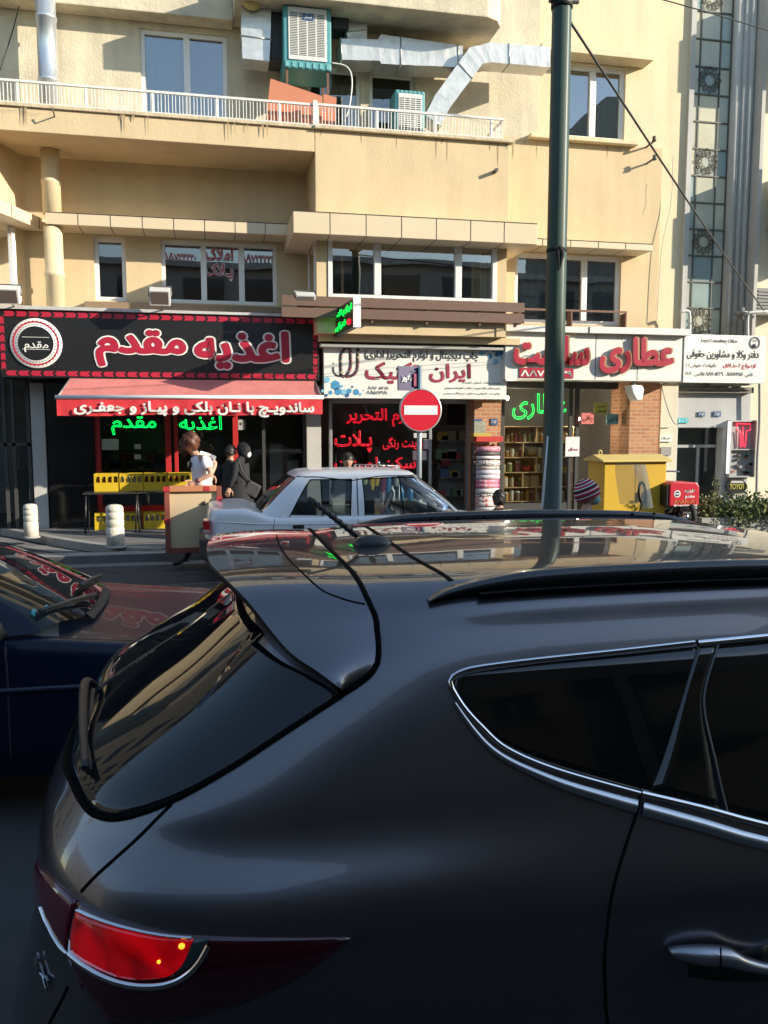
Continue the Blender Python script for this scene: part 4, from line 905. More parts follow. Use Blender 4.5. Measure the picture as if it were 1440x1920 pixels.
a_ = at(885, 815, 15.35); T = thing('box_stack', 'small clear and yellow boxes on the red board beside the brick pier', 'box', (a_.x, 15.4, AZ(818, 15.4, 910)))
m = MB(); m.box(AX(887, 15.4, 800), AX(908, 15.4, 800), 15.32, 15.48, AZ(812, 15.4, 910), AZ(790, 15.4, 910)); m.build('clear_box', M('clear_box', (.35, .35, .27), .25, var=.5, vs=14), T)
m = MB(); m.box(AX(886, 15.4, 800), AX(918, 15.4, 800), 15.31, 15.49, AZ(818, 15.4, 910), AZ(812, 15.4, 910)); m.build('yellow_tray', M('tray_yellow', (.5, .36, .06), .5), T)
# roller shutter box lamp and brackets near the brick pier
p = at(1190, 735, 15.1); T = thing('awning_motor', 'white rounded box under the right end of the herbal shop sign', 'box', p)
m = MB(); pts = [(-.13, .13), (.1, .13), (.15, .05), (.12, -.16), (.0, -.17), (-.09, -.02)]; m.prism([(p.x+a, p.z+b) for a, b in pts], p.y-.1, p.y+.2, 'y'); m.build('housing', white_p, T, bevel=.02)
m = MB(); m.tube([(p.x, p.y, p.z+.1), (p.x, p.y+.05, 2.86)], .03); m.build('mount', steel, T)
# tables and crates in front of the sandwich shop
tm = M('table_black', (.03, .03, .03), .35)
def table(x, y, w_, label):
    T = thing('table', label, 'table', (x, y, .122), 'black tables outside the sandwich shop')
    MB().box(x-w_/2, x+w_/2, y-.25, y+.25, .80, .83).build('table_top', tm, T, bevel=.005)
    for sx in (-1, 1):
        for sy in (-1, 1): MB().tube([(x+sx*(w_/2-.05), y+sy*.2, .80), (x+sx*(w_/2-.02), y+sy*.23, .122)], .014, 6).build('leg', tm, T)
tx = [AX(p, 15.2, 932) for p in (212, 290, 360)]
table(tx[0], 15.2, .95, 'black thin legged table, left one outside the sandwich shop'); table(tx[1], 15.3, .7, 'black thin legged table, middle one behind the carried board'); table(tx[2]+.1, 15.3, .7, 'black thin legged table, right one hidden by the carried board')
cy_ = M('crate_yellow', (.62, .42, .02), .45, var=.1, vs=8)
def crate(x, y, z, w_, h, label, d_=.28, empty=None):
    T = thing('bottle_crate', label, 'crate', (x, y, z), 'yellow bottle crates by the sandwich shop')
    m = MB(); t = .02; m.box(x-w_/2, x+w_/2, y-d_/2, y+d_/2, z, z+t)
    for yy in (y-d_/2, y+d_/2-t):
        m.box(x-w_/2, x+w_/2, yy, yy+t, z+t, z+h*.5); m.box(x-w_/2, x+w_/2, yy, yy+t, z+h*.85, z+h)
        for i in range(5): xx = x-w_/2+(w_-.03)*i/4; m.box(xx, xx+.03, yy, yy+t, z+h*.5, z+h*.85)
    for xx in (x-w_/2, x+w_/2-t): m.box(xx, xx+t, y-d_/2+t, y+d_/2-t, z+t, z+h)
    m.build('shell', cy_, T)
    m = MB()
    for i in range(4):
        for j in range(2): m.lathe([(.035, .02), (.035, h*.6), (.012, h*.85), (.012, h*.97), (0, h*.98)], (x-w_*.36+w_*.24*i, y-.07+.14*j, z), 8)
    m.build('bottle', M('bottle_%d' % (len(label) % 3), [(.1, .03, .01), (.25, .25, .22), (.03, .12, .05)][len(label) % 3], .15), T)
for i, (px, lab) in enumerate(((202, 'yellow crate on the left table, leftmost of the upper row'), (247, 'yellow crate on the upper row with brown bottles, second from the left'), (292, 'yellow crate on the upper row beside the carried board'), (337, 'yellow crate behind the young man in white'))):
    crate(AX(px, 15.4, 910), 15.42, .83, .43, .31, lab)
for i, (px, lab) in enumerate(((200, 'yellow crate standing on the pavement under the left table'), (245, 'yellow crate on the pavement under the upper row, second from the left'), (291, 'yellow crate of orange packets on the pavement by the carried board'))):
    crate(AX(px, 15.55, 965), 15.6, .122, .40, .3, lab)
# awning-side neon key vitrine
YK = 15.75; V = thing('display_case', 'narrow glass case of car keys with a pinkish red neon shape', 'display case', (AX(1390, YK, 840), YK, .6))
xk0, xk1 = AX(1369, YK, 840), AX(1418, YK, 840); zk0, zk1 = AZ(895, YK, 1390), AZ(788, YK, 1390)
m = MB(); t = .03; m.box(xk0, xk0+t, YK, YK+.14, zk0, zk1); m.box(xk1-t, xk1, YK, YK+.14, zk0, zk1); m.box(xk0+t, xk1-t, YK, YK+.14, zk0, zk0+t); m.box(xk0+t, xk1-t, YK, YK+.14, zk1-t, zk1); zm = AZ(843, YK, 1390); m.box(xk0+t, xk1-t, YK+.01, YK+.12, zm-.01, zm+.01)
m.build('frame', steel, V); MB().box(xk0, xk1, YK+.125, YK+.15, zk0, zk1).build('back_panel', M('case_back', (.32, .33, .32), .5), V)
m = MB()
def kp(px, py): q = at(px, py, YK+.06); return (q.x, q.y, q.z)
m.tube([kp(1381, 794), kp(1407, 795), kp(1407, 806), kp(1400, 808), kp(1397, 838), kp(1390, 838), kp(1388, 808), kp(1382, 806), kp(1381, 794)], .012, 6); m.tube([kp(1393, 800), kp(1393, 836)], .01, 6); m.build('neon_tube', neon('neon_pink', (1, .03, .07), 1.3), V)
m = MB(); rnd = random.Random(3)
for i in range(16): q = at(1373+rnd.random()*38, 852+rnd.random()*38, YK+.1); m.box(q.x-.04, q.x+.04, q.y-.03, q.y, q.z-.03, q.z+.025, i % 4)
split(m, 'key_set', [inkk, M('key_grey', (.3, .3, .3), .3), M('key_teal', (.08, .25, .22), .4), M('key_red', (.3, .12, .1), .4)], V)
q0, q1 = at(1369, 790, YK), at(1362, 888, YK); tag(MB().tube([(q0.x-.03, YK-.02, q0.z), (q0.x-.03, YK-.02, q1.z)], .03, 10).build('fluorescent_tube', M('tube_white', (.8, .8, .78), .3, emit=(1, 1, .95), es=.5), None, (q0.x-.03, YK, q1.z)), 'upright white fluorescent tube beside the key display case', 'lamp')
KS = thing('key_sign', 'black car key shaped sign with a brand name in yellow under the display case', 'sign', (AX(1385, YK, 920), YK, .4))
def kx(px, py): q = at(px, py, YK); return (q.x, q.z)
m = MB(); m.prism([kx(*p) for p in ((1372, 900), (1397, 900), (1405, 910), (1403, 918), (1392, 926), (1376, 926), (1366, 918), (1365, 908))], YK+.06, YK+.1, 'y'); m.build('key_head', blk, KS, bevel=.008)
m = MB(); m.prism([kx(*p) for p in ((1375, 902), (1395, 902), (1398, 906), (1372, 906))], YK+.05, YK+.065, 'y'); m.build('key_slot', M('slot_grey', (.45, .45, .43), .5), KS)
m = MB(); m.prism([kx(*p) for p in ((1376, 926), (1392, 926), (1392, 945), (1388, 950), (1376, 950))], YK+.07, YK+.1, 'y'); m.build('key_blade', M('blade_grey', (.5, .5, .48), .4, metal=.4), KS)
ftext('lettering', 'TOYOTA', M('letter_olive', (.4, .36, .05), .5), KS, 1368, 908, 1402, 917, YK+.058, depth=.006, persian=False, offset=.03)

# dim goods inside the shops
rg_ = random.Random(11); gcol = [(.35, .3, .2), (.4, .08, .08), (.12, .2, .35), (.5, .48, .42), (.45, .33, .05), (.2, .3, .15)]
def goods(n, pxa, pxb, pya, pyb, Y, where):
    for i in range(n):
        px = rg_.uniform(pxa, pxb); row = i % 4; py = pya+(pyb-pya)*row/3; q = at(px, py, Y); w_ = rg_.uniform(.06, .13); h = rg_.uniform(.10, .22); m = MB(); m.box(q.x-w_, q.x+w_, Y, Y+.15, q.z, q.z+h)
        tag(m.build('goods_box', M('goods_%d' % (i % 6), gcol[i % 6], .6, var=.3, vs=20), None, q, bevel=.006), 'dim small carton standing inside '+where, 'carton', 'cartons '+where)
goods(14, 826, 872, 826, 930, 16.9, 'the stationery shop behind its open door')
goods(16, 195, 305, 850, 895, 17.0, 'the sandwich shop behind the red frame')
m = MB()
for py in (826, 861, 895, 930): a = at(824, py, 16.88); b = at(876, py, 16.88); m.box(a.x, b.x, 16.88, 17.1, a.z-.02, a.z-.002)
m.box(at(824, 900, 17).x, at(876, 900, 17).x, 17.1, 17.12, .13, 2.0); tag(m.build('wall_shelf', M('shelf_grey', (.3, .3, .28), .6), None, (5, 17, .13)), 'grey wall shelf of small cartons inside the stationery shop door', 'shelf')
m = MB()
for py in (850, 865, 880, 895): a = at(193, py, 16.98); b = at(308, py, 16.98); m.box(a.x, b.x, 16.98, 17.25, a.z-.02, a.z-.002)
m.box(at(193, 900, 17.2).x, at(308, 900, 17.2).x, 17.25, 17.27, .13, 2.0); tag(m.build('wall_shelf', M('shelf_grey', (.3, .3, .28), .6), None, (-1, 17, .13)), 'grey wall shelf of small cartons inside the sandwich shop window', 'shelf')
# ------------------------------------------------------------ cars: bodies as stacks of rounded plan outlines
def interp_levels(lv, n):
    keys = [Vector(l) if False else list(l) for l in lv]; out = []
    for i in range(len(keys)-1):
        a, b, c, d = keys[max(i-1, 0)], keys[i], keys[i+1], keys[min(i+2, len(keys)-1)]
        for k in range(n):
            t = k/n; out.append([.5*((2*q)+(r-p)*t+(2*p-5*q+4*r-s)*t*t+(3*q-p-3*r+s)*t**3) for p, q, r, s in zip(a, b, c, d)])
    out.append(keys[-1]); return out
def outline(L, na=22, ns=26):
    """half outline (y>=0 is far side): rear centre -> side -> front centre, as (x, y)"""
    z, W, xr, Rr, nr_, xf, Rf, nf = L; P = []
    for i in range(na):
        th = math.pi/2*i/na; s, c = math.sin(th), math.cos(th)
        P.append((xr+Rr*(1-c**(2/nr_)), W*s**(2/nr_)))
    for i in range(ns): P.append((xr+Rr+(xf-Rf-xr-Rr)*i/ns, W))
    for i in range(na+1):
        th = math.pi/2*(1-i/na); s, c = math.sin(th), math.cos(th)
        P.append((xf-Rf*(1-max(c, 0)**(2/nf)), W*max(s, 0)**(2/nf)))
    return P
def car_shell(levels, yc, sub=5, zmod=None, wmod=None, cap=True):
    m = MB(); G = []
    for L in interp_levels(levels, sub):
        half = outline(L); z = L[0]
        if wmod: half = [(x, y*wmod(x, z)) for x, y in half]
        row = [(x, -y) for x, y in half]+[(x, y) for x, y in half[::-1][1:-1]]
        G.append([(x, yc+y, z+(zmod(x, y, z) if zmod else 0)) for x, y in row]+[None]); G[-1][-1] = G[-1][0]
    m.grid(G)
    if cap: m.add(G[-1][:-1], [tuple(range(len(G[-1])-1))], 0, True)
    return m
def bvh_of(mb): return BVHTree.FromPolygons([Vector(v) for v in mb.v], [list(f) for f in mb.f])
class Surf:
    def __init__(s, bvh, yc): s.b = bvh; s.yc = yc
    def px(s, x, y):
        r = ray(x, y).normalized(); h = s.b.ray_cast(Vector((0, 0, CH)), r)
        return h[0] if h[0] else None
    def side(s, X, z):
        h = s.b.ray_cast(Vector((X, s.yc-4, z)), Vector((0, 1, 0))); return h[0] or Vector((X, s.yc-.8, z))
    def rear(s, Y, z):
        h = s.b.ray_cast(Vector((-6, Y, z)), Vector((1, 0, 0))); return h[0]
    def top(s, X, Y):
        h = s.b.ray_cast(Vector((X, Y, 4)), Vector((0, 0, -1))); return h[0]
    def front(s, Y, z):
        h = s.b.ray_cast(Vector((12, Y, z)), Vector((-1, 0, 0))); return h[0]
    def pts(s, L):
        out = []
        for p in L:
            if p[0] == 's': q = s.side(p[1], p[2])
            elif p[0] == 'r': q = s.rear(p[1], p[2])
            elif p[0] == 't': q = s.top(p[1], p[2])
            elif p[0] == 'f': q = s.front(p[1], p[2])
            elif p[0] == 'w': q = Vector(p[1:])
            else: q = s.px(*p)
            if q is not None: out.append(q)
        return out
    def snap(s, p, off):
        h = s.b.find_nearest(p); n = h[1]
        c = h[0]-Vector((1.2, s.yc, .7)); 
        if n.dot(Vector((c.x*.15, c.y, c.z*1.0))) < 0 and n.dot(c) < 0: n = -n
        return h[0]+n*off, n
    def patch(s, A, Bq, nu, nv, off, mb=None, edge=True, bulge=0.):
        A = resample(catmull(s.pts(A), 5), nu); Bq = resample(catmull(s.pts(Bq), 5), nu); mb = mb or MB(); P = []
        for j in range(nv):
            t = j/(nv-1); P.append([s.snap(a.lerp(b, t), off+bulge*4*t*(1-t))[0] for a, b in zip(A, Bq)])
        mb.grid(P)
        if edge:                                          # turn the rim back down to the body
            rim = P[0]+[r[-1] for r in P[1:]]+P[-1][::-1][1:]+[r[0] for r in P[::-1][1:-1]]; rim.append(rim[0])
            low = [s.snap(Vector(p), -.002)[0] for p in rim]; mb.grid([rim, low], 0, False)
        return mb
    def strip(s, L, w0, off, mb=None, smooth=5, w1=None):
        """a band of width w0 (metres) along a curve on the body"""
        C = resample(catmull(s.pts(L), smooth), max(12, 6*len(L))); mb = mb or MB(); a = []; b = []; a2 = []; b2 = []
        for i, p in enumerate(C):
            q, n = s.snap(p, off); t = (C[min(i+1, len(C)-1)]-C[max(i-1, 0)]).normalized(); e = n.cross(t).normalized()
            w_ = w0 if w1 is None else w0+(w1-w0)*i/(len(C)-1)
            a.append(q+e*w_/2); b.append(q-e*w_/2); a2.append(q+e*w_/2-n*(off+.002)); b2.append(q-e*w_/2-n*(off+.002))
        mb.grid([a2, a, b, b2], 0, True); return mb
def mirror(mb, yc):
    m = MB(); m.v = [(x, 2*yc-y, z) for x, y, z in mb.v]; m.f = [f[::-1] for f in mb.f]; m.m = list(mb.m); m.s = list(mb.s); return m
def wheel(parent, x, y, z, r, side, w_=.22):
    MB().lathe([(r*.62, -w_/2), (r*.93, -w_/2), (r, -w_/2+.03), (r, w_/2-.03), (r*.93, w_/2), (r*.62, w_/2)], (x, y, z), 28, axis='y', caps=False).build('tyre', M('rubber', (.015, .015, .015), .8), parent)
    m = MB(); m.lathe([(0, .0), (r*.15, .02), (r*.2, 0), (r*.6, -.03), (r*.64, .0), (r*.64, .06)], (x, y+side*(w_/2-.03), z), 28, axis='y')
    for k in range(5):
        a = k*2*math.pi/5; m.obox((x+r*.38*math.cos(a), y+side*(w_/2-.025), z+r*.38*math.sin(a)), (r*.25*math.cos(a), 0, r*.25*math.sin(a)), (0, .02, 0), (-.04*math.sin(a), 0, .04*math.cos(a)))
    m.build('rim', M('alloy', (.45, .45, .46), .3, metal=.8), parent)

COATIOR = 1.5
paint = M('graphite_paint', (.158, .154, .168), .30, metal=.85, coat=.9, spec=.5)
paint.node_tree.nodes['Principled BSDF'].inputs['Coat IOR'].default_value = COATIOR
paint.node_tree.nodes['Principled BSDF'].inputs['Specular Tint'].default_value = (.25, .25, .27, 1)
gloss = M('gloss_black', (.006, .007, .007), .12, coat=1.); trim = M('black_trim', (.012, .012, .012), .5); gap = M('panel_gap', (.002, .002, .002), .9, spec=.1)
chrome = M('chrome', (.75, .76, .78), .12, metal=1.); satin = M('satin_chrome', (.55, .58, .62), .28, metal=.9)
dglass = M('privacy_glass', (.004, .006, .007), .03, coat=.6, spec=.5)

# ---------- the dark estate SUV in front
YCS = 2.52
SV = thing('suv', 'dark graphite SUV close in front, seen over its roof and tailgate, tail lamp lit', 'car', (1.8, YCS, 0))
#        z     W     xr    Rr   nr   xf    Rf   nf
lv = [(.26, .84, -.30, .60, 4.0, 4.05, .9, 3.2), (.42, .905, -.46, .70, 4.2, 4.17, .9, 3.2), (.58, .93, -.50, .75, 4.2, 4.19, .9, 3.2), (.70, .942, -.475, .78, 4.2, 4.18, .9, 3.2),
      (.80, .945, -.45, .80, 4.2, 4.16, .9, 3.2), (.90, .937, -.44, .84, 4.2, 4.10, .95, 3.2), (.98, .917, -.435, .86, 4.2, 3.95, 1.0, 3.2), (1.05, .893, -.425, .84, 4.1, 3.3, .8, 3.0), (1.11, .872, -.40, .80, 3.8, 3.02, .6, 3.0),
      (1.18, .85, -.35, .76, 3.6, 2.92, .6, 3.0), (1.27, .818, -.235, .74, 3.4, 2.78, .6, 3.0), (1.36, .785, -.10, .72, 3.3, 2.63, .6, 3.0), (1.44, .752, .005, .70, 3.2, 2.48, .6, 3.0), (1.505, .718, .09, .68, 3.2, 2.34, .55, 3.0),
      (1.560, .69, .15, .66, 3.2, 2.22, .55, 3.0), (1.592, .635, .20, .62, 3.2, 2.1, .55, 3.0), (1.610, .55, .27, .55, 3.0, 1.95, .5, 3.0), (1.620, .38, .42, .40, 2.6, 1.75, .4, 2.6), (1.626, .12, .75, .2, 2.2, 1.5, .2, 2.2)]
def zm(x, y, z): k = max(0, min(1, (z-1.15)/.4)); return -k*(.020*max(0, 1.15-x)**2+.028*max(0, x-1.15)**2)
def wm(x, z): return 1+.040*math.exp(-((x-.12)/.50)**2-((z-1.0)/(.075 if z > 1.0 else .2))**2)-.012*math.exp(-((x-1.6)/.8)**2-((z-.72)/.1)**2)
body = car_shell(lv, YCS, 5, zm, wm); SB = Surf(bvh_of(body), YCS)
body.build('body', paint, SV)
# side glass
top = [(850, 1276), (866, 1266), (905, 1258), (1000, 1245), (1150, 1229), (1300, 1213), (1440, 1199), ('s', 1.75, 1.465), ('s', 2.25, 1.44)]
bot = [(850, 1284), (862, 1304), (878, 1328), (902, 1356), (949, 1397), (1043, 1435), (1199, 1480), (1440, 1544), ('s', 1.6, .957), ('s', 2.0, .905), ('s', 2.8, .87)]
side = SB.patch(top, bot, 60, 14, .002); side.build('side_glass', dglass, SV); mirror(side, YCS).build('side_glass', dglass, SV)
m = SB.patch([(1306, 1213), (1272, 1330), (1240, 1430), (1218, 1484)], [(1345, 1209), (1318, 1310), (1338, 1420), (1362, 1522)], 16, 5, .004); m.build('door_pillar', gloss, SV)
m = SB.strip([(1345, 1209), (1318, 1310), (1338, 1420), (1362, 1522)], .004, .006); m.build('pillar_edge', M('pillar_edge', (.12, .13, .14), .3), SV)
# chrome round the side glass
ch = SB.strip([(1440, 1193), (1308, 1206)], .016, .006); SB.strip([('s', 2.2, 1.455), ('s', 1.75, 1.475), (1440, 1193)], .016, .006, ch)
SB.strip([(1301, 1204), (1150, 1221), (1000, 1237), (900, 1250), (866, 1258), (848, 1268), (843, 1280), (850, 1296), (870, 1327), (902, 1362), (949, 1403), (1043, 1443), (1199, 1487)], .0085, .007, ch)
SB.strip([(1202, 1488), (1320, 1516), (1440, 1548), ('s', 1.6, .952), ('s', 2.0, .90), ('s', 2.7, .86)], .014, .007, ch); ch.build('window_chrome', chrome, SV); mirror(ch, YCS).build('window_chrome', chrome, SV)
bd = SB.strip([(852, 1318), (880, 1358), (912, 1396), (950, 1424), (1000, 1448), (1060, 1472), (1130, 1494), (1193, 1512)], .006, .006, w1=.03)
SB.strip([(1204, 1516), (1320, 1548), (1440, 1582), ('s', 1.6, .92), ('s', 2.0, .868), ('s', 2.7, .83)], .03, .006, bd); bd.build('belt_moulding', satin, SV); mirror(bd, YCS).build('belt_moulding', satin, SV)
# panel gaps
gp_ = SB.strip([(1200, 1487), (1195, 1520), (1175, 1580), (1155, 1645), (1142, 1710), (1134, 1790), (1135, 1860), (1140, 1919), ('s', .9, .45)], .007, .0015)
SB.strip([(322, 1508), (270, 1560), (210, 1615), (152, 1672)], .007, .0015, gp_); SB.strip([(685, 987), (765, 1040), (846, 1089)], .014, .0015, gp_)
SB.strip([('s', 1.95, 1.0), ('s', 1.93, .8), ('s', 1.95, .45)], .007, .0015, gp_); SB.strip([(128, 1850), (100, 1905), (92, 1919)], .007, .0015, gp_)
split(gp_, 'panel_gap', gap, SV)
# rear glass
lo = [('r', YCS, 1.165), ('r', 2.3, 1.155), (124, 1430), (136, 1468), (152, 1500), (175, 1527), (210, 1536), (260, 1526), (330, 1498), (420, 1448), (520, 1383), (640, 1304)]
hi = [('r', YCS, 1.48), ('r', 2.2, 1.475), ('r', 2.02, 1.46), (470, 1190), (520, 1235), (580, 1268), (636, 1301)]
rg = SB.patch(hi, lo, 50, 20, .004); rm_ = mirror(rg, YCS); k = len(rg.v); rg.v += rm_.v; rg.f += [tuple(i+k for i in f) for f in rm_.f]; rg.m += rm_.m; rg.s += rm_.s
rg.build('rear_glass', M('rear_glass_tint', (.006, .008, .011), .02, coat=0., spec=.55), SV)
e = SB.strip(lo, .011, .0065); SB.strip([(640, 1304), (672, 1284), (698, 1262), (707, 1236), (706, 1190), (695, 1142)], .010, .006, e); e.build('glass_seal', gap, SV)
# spoiler
Fp = [Vector((.34, YCS, SB.top(.34, YCS).z)), Vector((.345, 2.2, SB.top(.345, 2.2).z))]+SB.pts([(690, 1136), (703, 1188), (704, 1238), (690, 1264), (640, 1300)])
Tp = [Vector((-.01, YCS, 1.600)), Vector((.0, 2.28, 1.594)), Vector((.035, 2.08, 1.588)), Vector((.085, 1.945, 1.556)), Vector((.165, 1.84, 1.465)), Vector((.225, 1.775, 1.43)), Vector((.268, 1.735, 1.402))]
n = 44; Fr = [SB.snap(p, 0)[0] for p in resample(catmull(Fp, 6), n)]; Tr = resample(catmull(Tp, 6), n); P = []
for a, b in zip(Fr, Tr):
    nrm = Vector((0, (a.y-YCS)*.9, .55)).normalized(); row = []
    for j in range(13):
        t = j/12; row.append(a.lerp(b, t)+nrm*(.006+.012*4*t*(1-t)*.6))
    tip = row[-1]; row += [tip-nrm*.006+Vector((-.003, 0, 0)), tip-nrm*.022, a.lerp(b, .55)-nrm*.035, a.lerp(b, .2)-nrm*.05]; P.append(row)
sp_ = MB(); sp_.grid([r[:13] for r in P]); un = MB(); un.grid([r[12:] for r in P])
for src, nm, mt in ((sp_, 'spoiler', paint), (un, 'spoiler_underside', trim)):
    q = mirror(src, YCS); k = len(src.v); src.v += q.v; src.f += [tuple(i+k for i in f) for f in q.f]; src.m += q.m; src.s += q.s; o_ = src.build(nm, mt, SV)
    if nm == 'spoiler': spo = o_
SPB = Surf(bvh_of(sp_), YCS)
g_ = SPB.strip([(519, 1004), (524, 1022), (548, 1056), (592, 1098), (640, 1122), (684, 1133)], .005, .001); g_.build('spoiler_crease', gap, spo)
# black joint between roof and spoiler
jt = MB(); C = [SB.snap(a+Vector((.006, 0, 0)), .004)[0] for a in Fr]; C2 = [Vector((p.x, 2*YCS-p.y, p.z)) for p in C]
jt.tube(C, .0072, 6, flat=.8); jt.tube(C2, .0072, 6, flat=.8); jt.build('roof_joint', gap, SV)
# roof rails
for s_ in (-1, 1):
    y = YCS+s_*.655; pts = []; z0 = SB.top(1.2, y).z
    rp = [(.50, .0), (.56, .018), (.68, .034), (.80, .043), (1.0, .046), (1.4, .046), (1.9, .045), (2.2, .038), (2.32, .004)]
    pr = MB(); T_ = []; Lw = []
    top_ = catmull([(x, SB.top(x, y).z+h, 0) for x, h in rp], 5)
    for q in top_: 
        T_.append(Vector((q.x, y, q.y)))
    A1 = []
    for q in T_:
        zb = SB.top(q.x, y).z; h = max(q.z-zb, .004); lo_ = zb
        A1.append([Vector((q.x, y-.02, lo_)), Vector((q.x, y-.021, q.z-h*.62)), Vector((q.x, y-.030, q.z-h*.5)), Vector((q.x, y-.014, q.z)), Vector((q.x, y+.014, q.z)), Vector((q.x, y+.030, q.z-h*.5)), Vector((q.x, y+.021, q.z-h*.62)), Vector((q.x, y+.02, lo_)), Vector((q.x, y-.02, lo_))])
    pr.grid(A1); pr.add(A1[0][:8], [tuple(range(8))]); pr.add(A1[-1][:8], [tuple(range(8))])
    pr.box(1.3, 1.42, y-.017, y+.017, SB.top(1.35, y).z-.01, z0+.03)
    rr = pr.build('roof_rail', M('rail_black', (.022, .025, .03), .3, coat=.4), SV)
    ga = MB(); C = [Vector((x, y, SB.top(x, y).z+.003)) for x in [.62+.1*i for i in range(17)]]; ga.grid([[c+Vector((0, -.045, 0)) for c in C], [c+Vector((0, .045, 0)) for c in C]]); ga.build('rail_channel', trim, SV)
    if s_ == 1:
        hl = MB()
        for x in (.86, .97, 1.08, 1.73, 1.83, 1.93): hl.lathe([(0, 0), (.006, 0), (.006, .004)], (x, y-.031, T_[20].z-.024), 8, axis='y')
        hl.build('bolt_hole', gap, rr)
# roof rail joint line
# antenna
ap = SB.top(.46, YCS-.09); an = MB(); an.ball((ap.x+.02, ap.y, ap.z), (.06, .032, .034), 16); ab = an.build('antenna_base', M('antenna_black', (.03, .03, .032), .45), SV)
b0 = ap+Vector((-.025, 0, .03)); dirv = Vector((-.78, .0, .63)).normalized(); wh = MB(); wh.tube([b0, b0+dirv*.19], [.0085, .007], 8)
C = [b0+dirv*(.02+.165*i/119)+(dirv.orthogonal().normalized()*math.cos(i*.42)+dirv.cross(dirv.orthogonal().normalized())*math.sin(i*.42))*.008 for i in range(120)]; wh.tube(C, .0028, 5); wh.build('whip', M('antenna_black', (.03, .03, .032), .45), ab)
# rear wiper
w0, w1_ = SB.rear(2.50, 1.185), SB.rear(1.91, 1.18); wp = MB()
n0 = SB.snap(w0, 0)[1]; n1 = SB.snap(w1_, 0)[1]; mid = (w0+w1_)/2+n0*.055
wp.tube(catmull([w0+(w0-w1_)*.10+n0*.01, w0+n0*.045, mid-n0*.012, w1_+n1*.025], 5), [.016-.006*i/15 for i in range(16)], 8, flat=.8)
wp.tube(catmull([w0+n0*.014, (w0+w1_)/2+n0*.016, w1_+n1*.012], 5), .008, 6)
wp.build('rear_wiper', M('wiper_black', (.015, .015, .016), .5), SV)
def pxof(p):
    d = Vector(p)-Vector((0, 0, CH)); r = d.x*math.cos(YAW)-d.y*math.sin(YAW); f0 = d.x*math.sin(YAW)+d.y*math.cos(YAW); f = f0*math.cos(PITCH)-d.z*math.sin(PITCH); v = d.z*math.cos(PITCH)+f0*math.sin(PITCH)
    return (round(720+F*r/f), round(960-F*v/f))
print('wiper', pxof(w0), pxof(w1_), 'belt', SB.px(1440, 1580), SB.px(1440, 1552), SB.px(1440,1193))
# tail lamps
lensd = M('lens_dark_red', (.035, .003, .008), .08, coat=1.); 
A_ = [(149, 1690), (200, 1714), (250, 1732), (320, 1747), (400, 1753), (520, 1756), (655, 1755)]; B_ = [(132, 1795), (152, 1840), (190, 1890), (215, 1919), (330, 1912), (450, 1880), (570, 1825), (655, 1757)]
lens = SB.patch(A_, B_, 40, 12, .006, bulge=.004); lo_ = lens.build('tail_lamp', lensd, SV); mirror(lens, YCS).build('tail_lamp', lensd, SV)
ml = bpy.data.materials.new('lit_lens'); ml.use_nodes = True; nn_ = ml.node_tree.nodes; LL = ml.node_tree.links; pb = nn_['Principled BSDF']
pb.inputs['Base Color'].default_value = (.25, .004, .004, 1); pb.inputs['Roughness'].default_value = .08; pb.inputs['Coat Weight'].default_value = 1
tc = nn_.new('ShaderNodeTexCoord'); nz = nn_.new('ShaderNodeTexNoise'); nz.inputs['Scale'].default_value = 9; nz.inputs['Distortion'].default_value = .8; nz.inputs['Detail'].default_value = 5; LL.new(tc.outputs['Object'], nz.inputs['Vector'])
cr = nn_.new('ShaderNodeValToRGB'); cr.color_ramp.elements[0].position = .33; cr.color_ramp.elements[0].color = (.05, .0, .001, 1); cr.color_ramp.elements[1].position = .6; cr.color_ramp.elements[1].color = (.5, .0, .004, 1); LL.new(nz.outputs['Fac'], cr.inputs[0])
LL.new(cr.outputs[0], pb.inputs['Emission Color']); pb.inputs['Emission Strength'].default_value = .34
lt = SB.patch([(150, 1708), (200, 1727), (260, 1744), (310, 1754), (364, 1757)], [(141, 1783), (185, 1809), (225, 1826), (268, 1831), (318, 1824), (345, 1803), (364, 1760)], 30, 10, .012, bulge=.003); lt.build('lit_lens', ml, lo_)
cl = SB.patch([(367, 1757), (380, 1757), (393, 1757)], [(322, 1826), (342, 1820), (362, 1806), (381, 1785), (394, 1759)], 16, 6, .0115); cl.build('clear_lens', M('lens_teal', (.03, .05, .05), .1, coat=1.), lo_)
cs = SB.strip([(138, 1784), (165, 1806), (205, 1828), (250, 1841), (300, 1842), (340, 1830), (372, 1803), (393, 1768)], .010, .017); SB.strip([(152, 1704), (215, 1729), (300, 1749), (362, 1755)], .003, .016, cs); cs.build('lamp_chrome', chrome, lo_)
for px, py, r in ((345, 1768, .0065), (304, 1796, .004)):
    q = SB.px(px, py); nq = SB.snap(q, 0)[1]; MB().ball(q+nq*.017, (r, r*.6, r), 8).build('bulb_glow', M('bulb_amber', (1, .3, .02), .3, emit=(1, .3, .02), es=1.3), lo_)
inn = SB.patch([(146, 1688), (118, 1664), (90, 1638), (70, 1612)], [(130, 1792), (112, 1775), (92, 1738), (72, 1690)], 16, 8, .005, bulge=.004)
io = inn.build('tail_lamp', M('lens_maroon', (.10, .006, .018), .12, coat=1.), SV); mirror(inn, YCS).build('tail_lamp', M('lens_maroon', (.10, .006, .018), .12, coat=1.), SV)
q = SB.strip([(131, 1785), (116, 1770), (98, 1738), (82, 1700)], .004, .011); q.build('lamp_chrome', chrome, io)
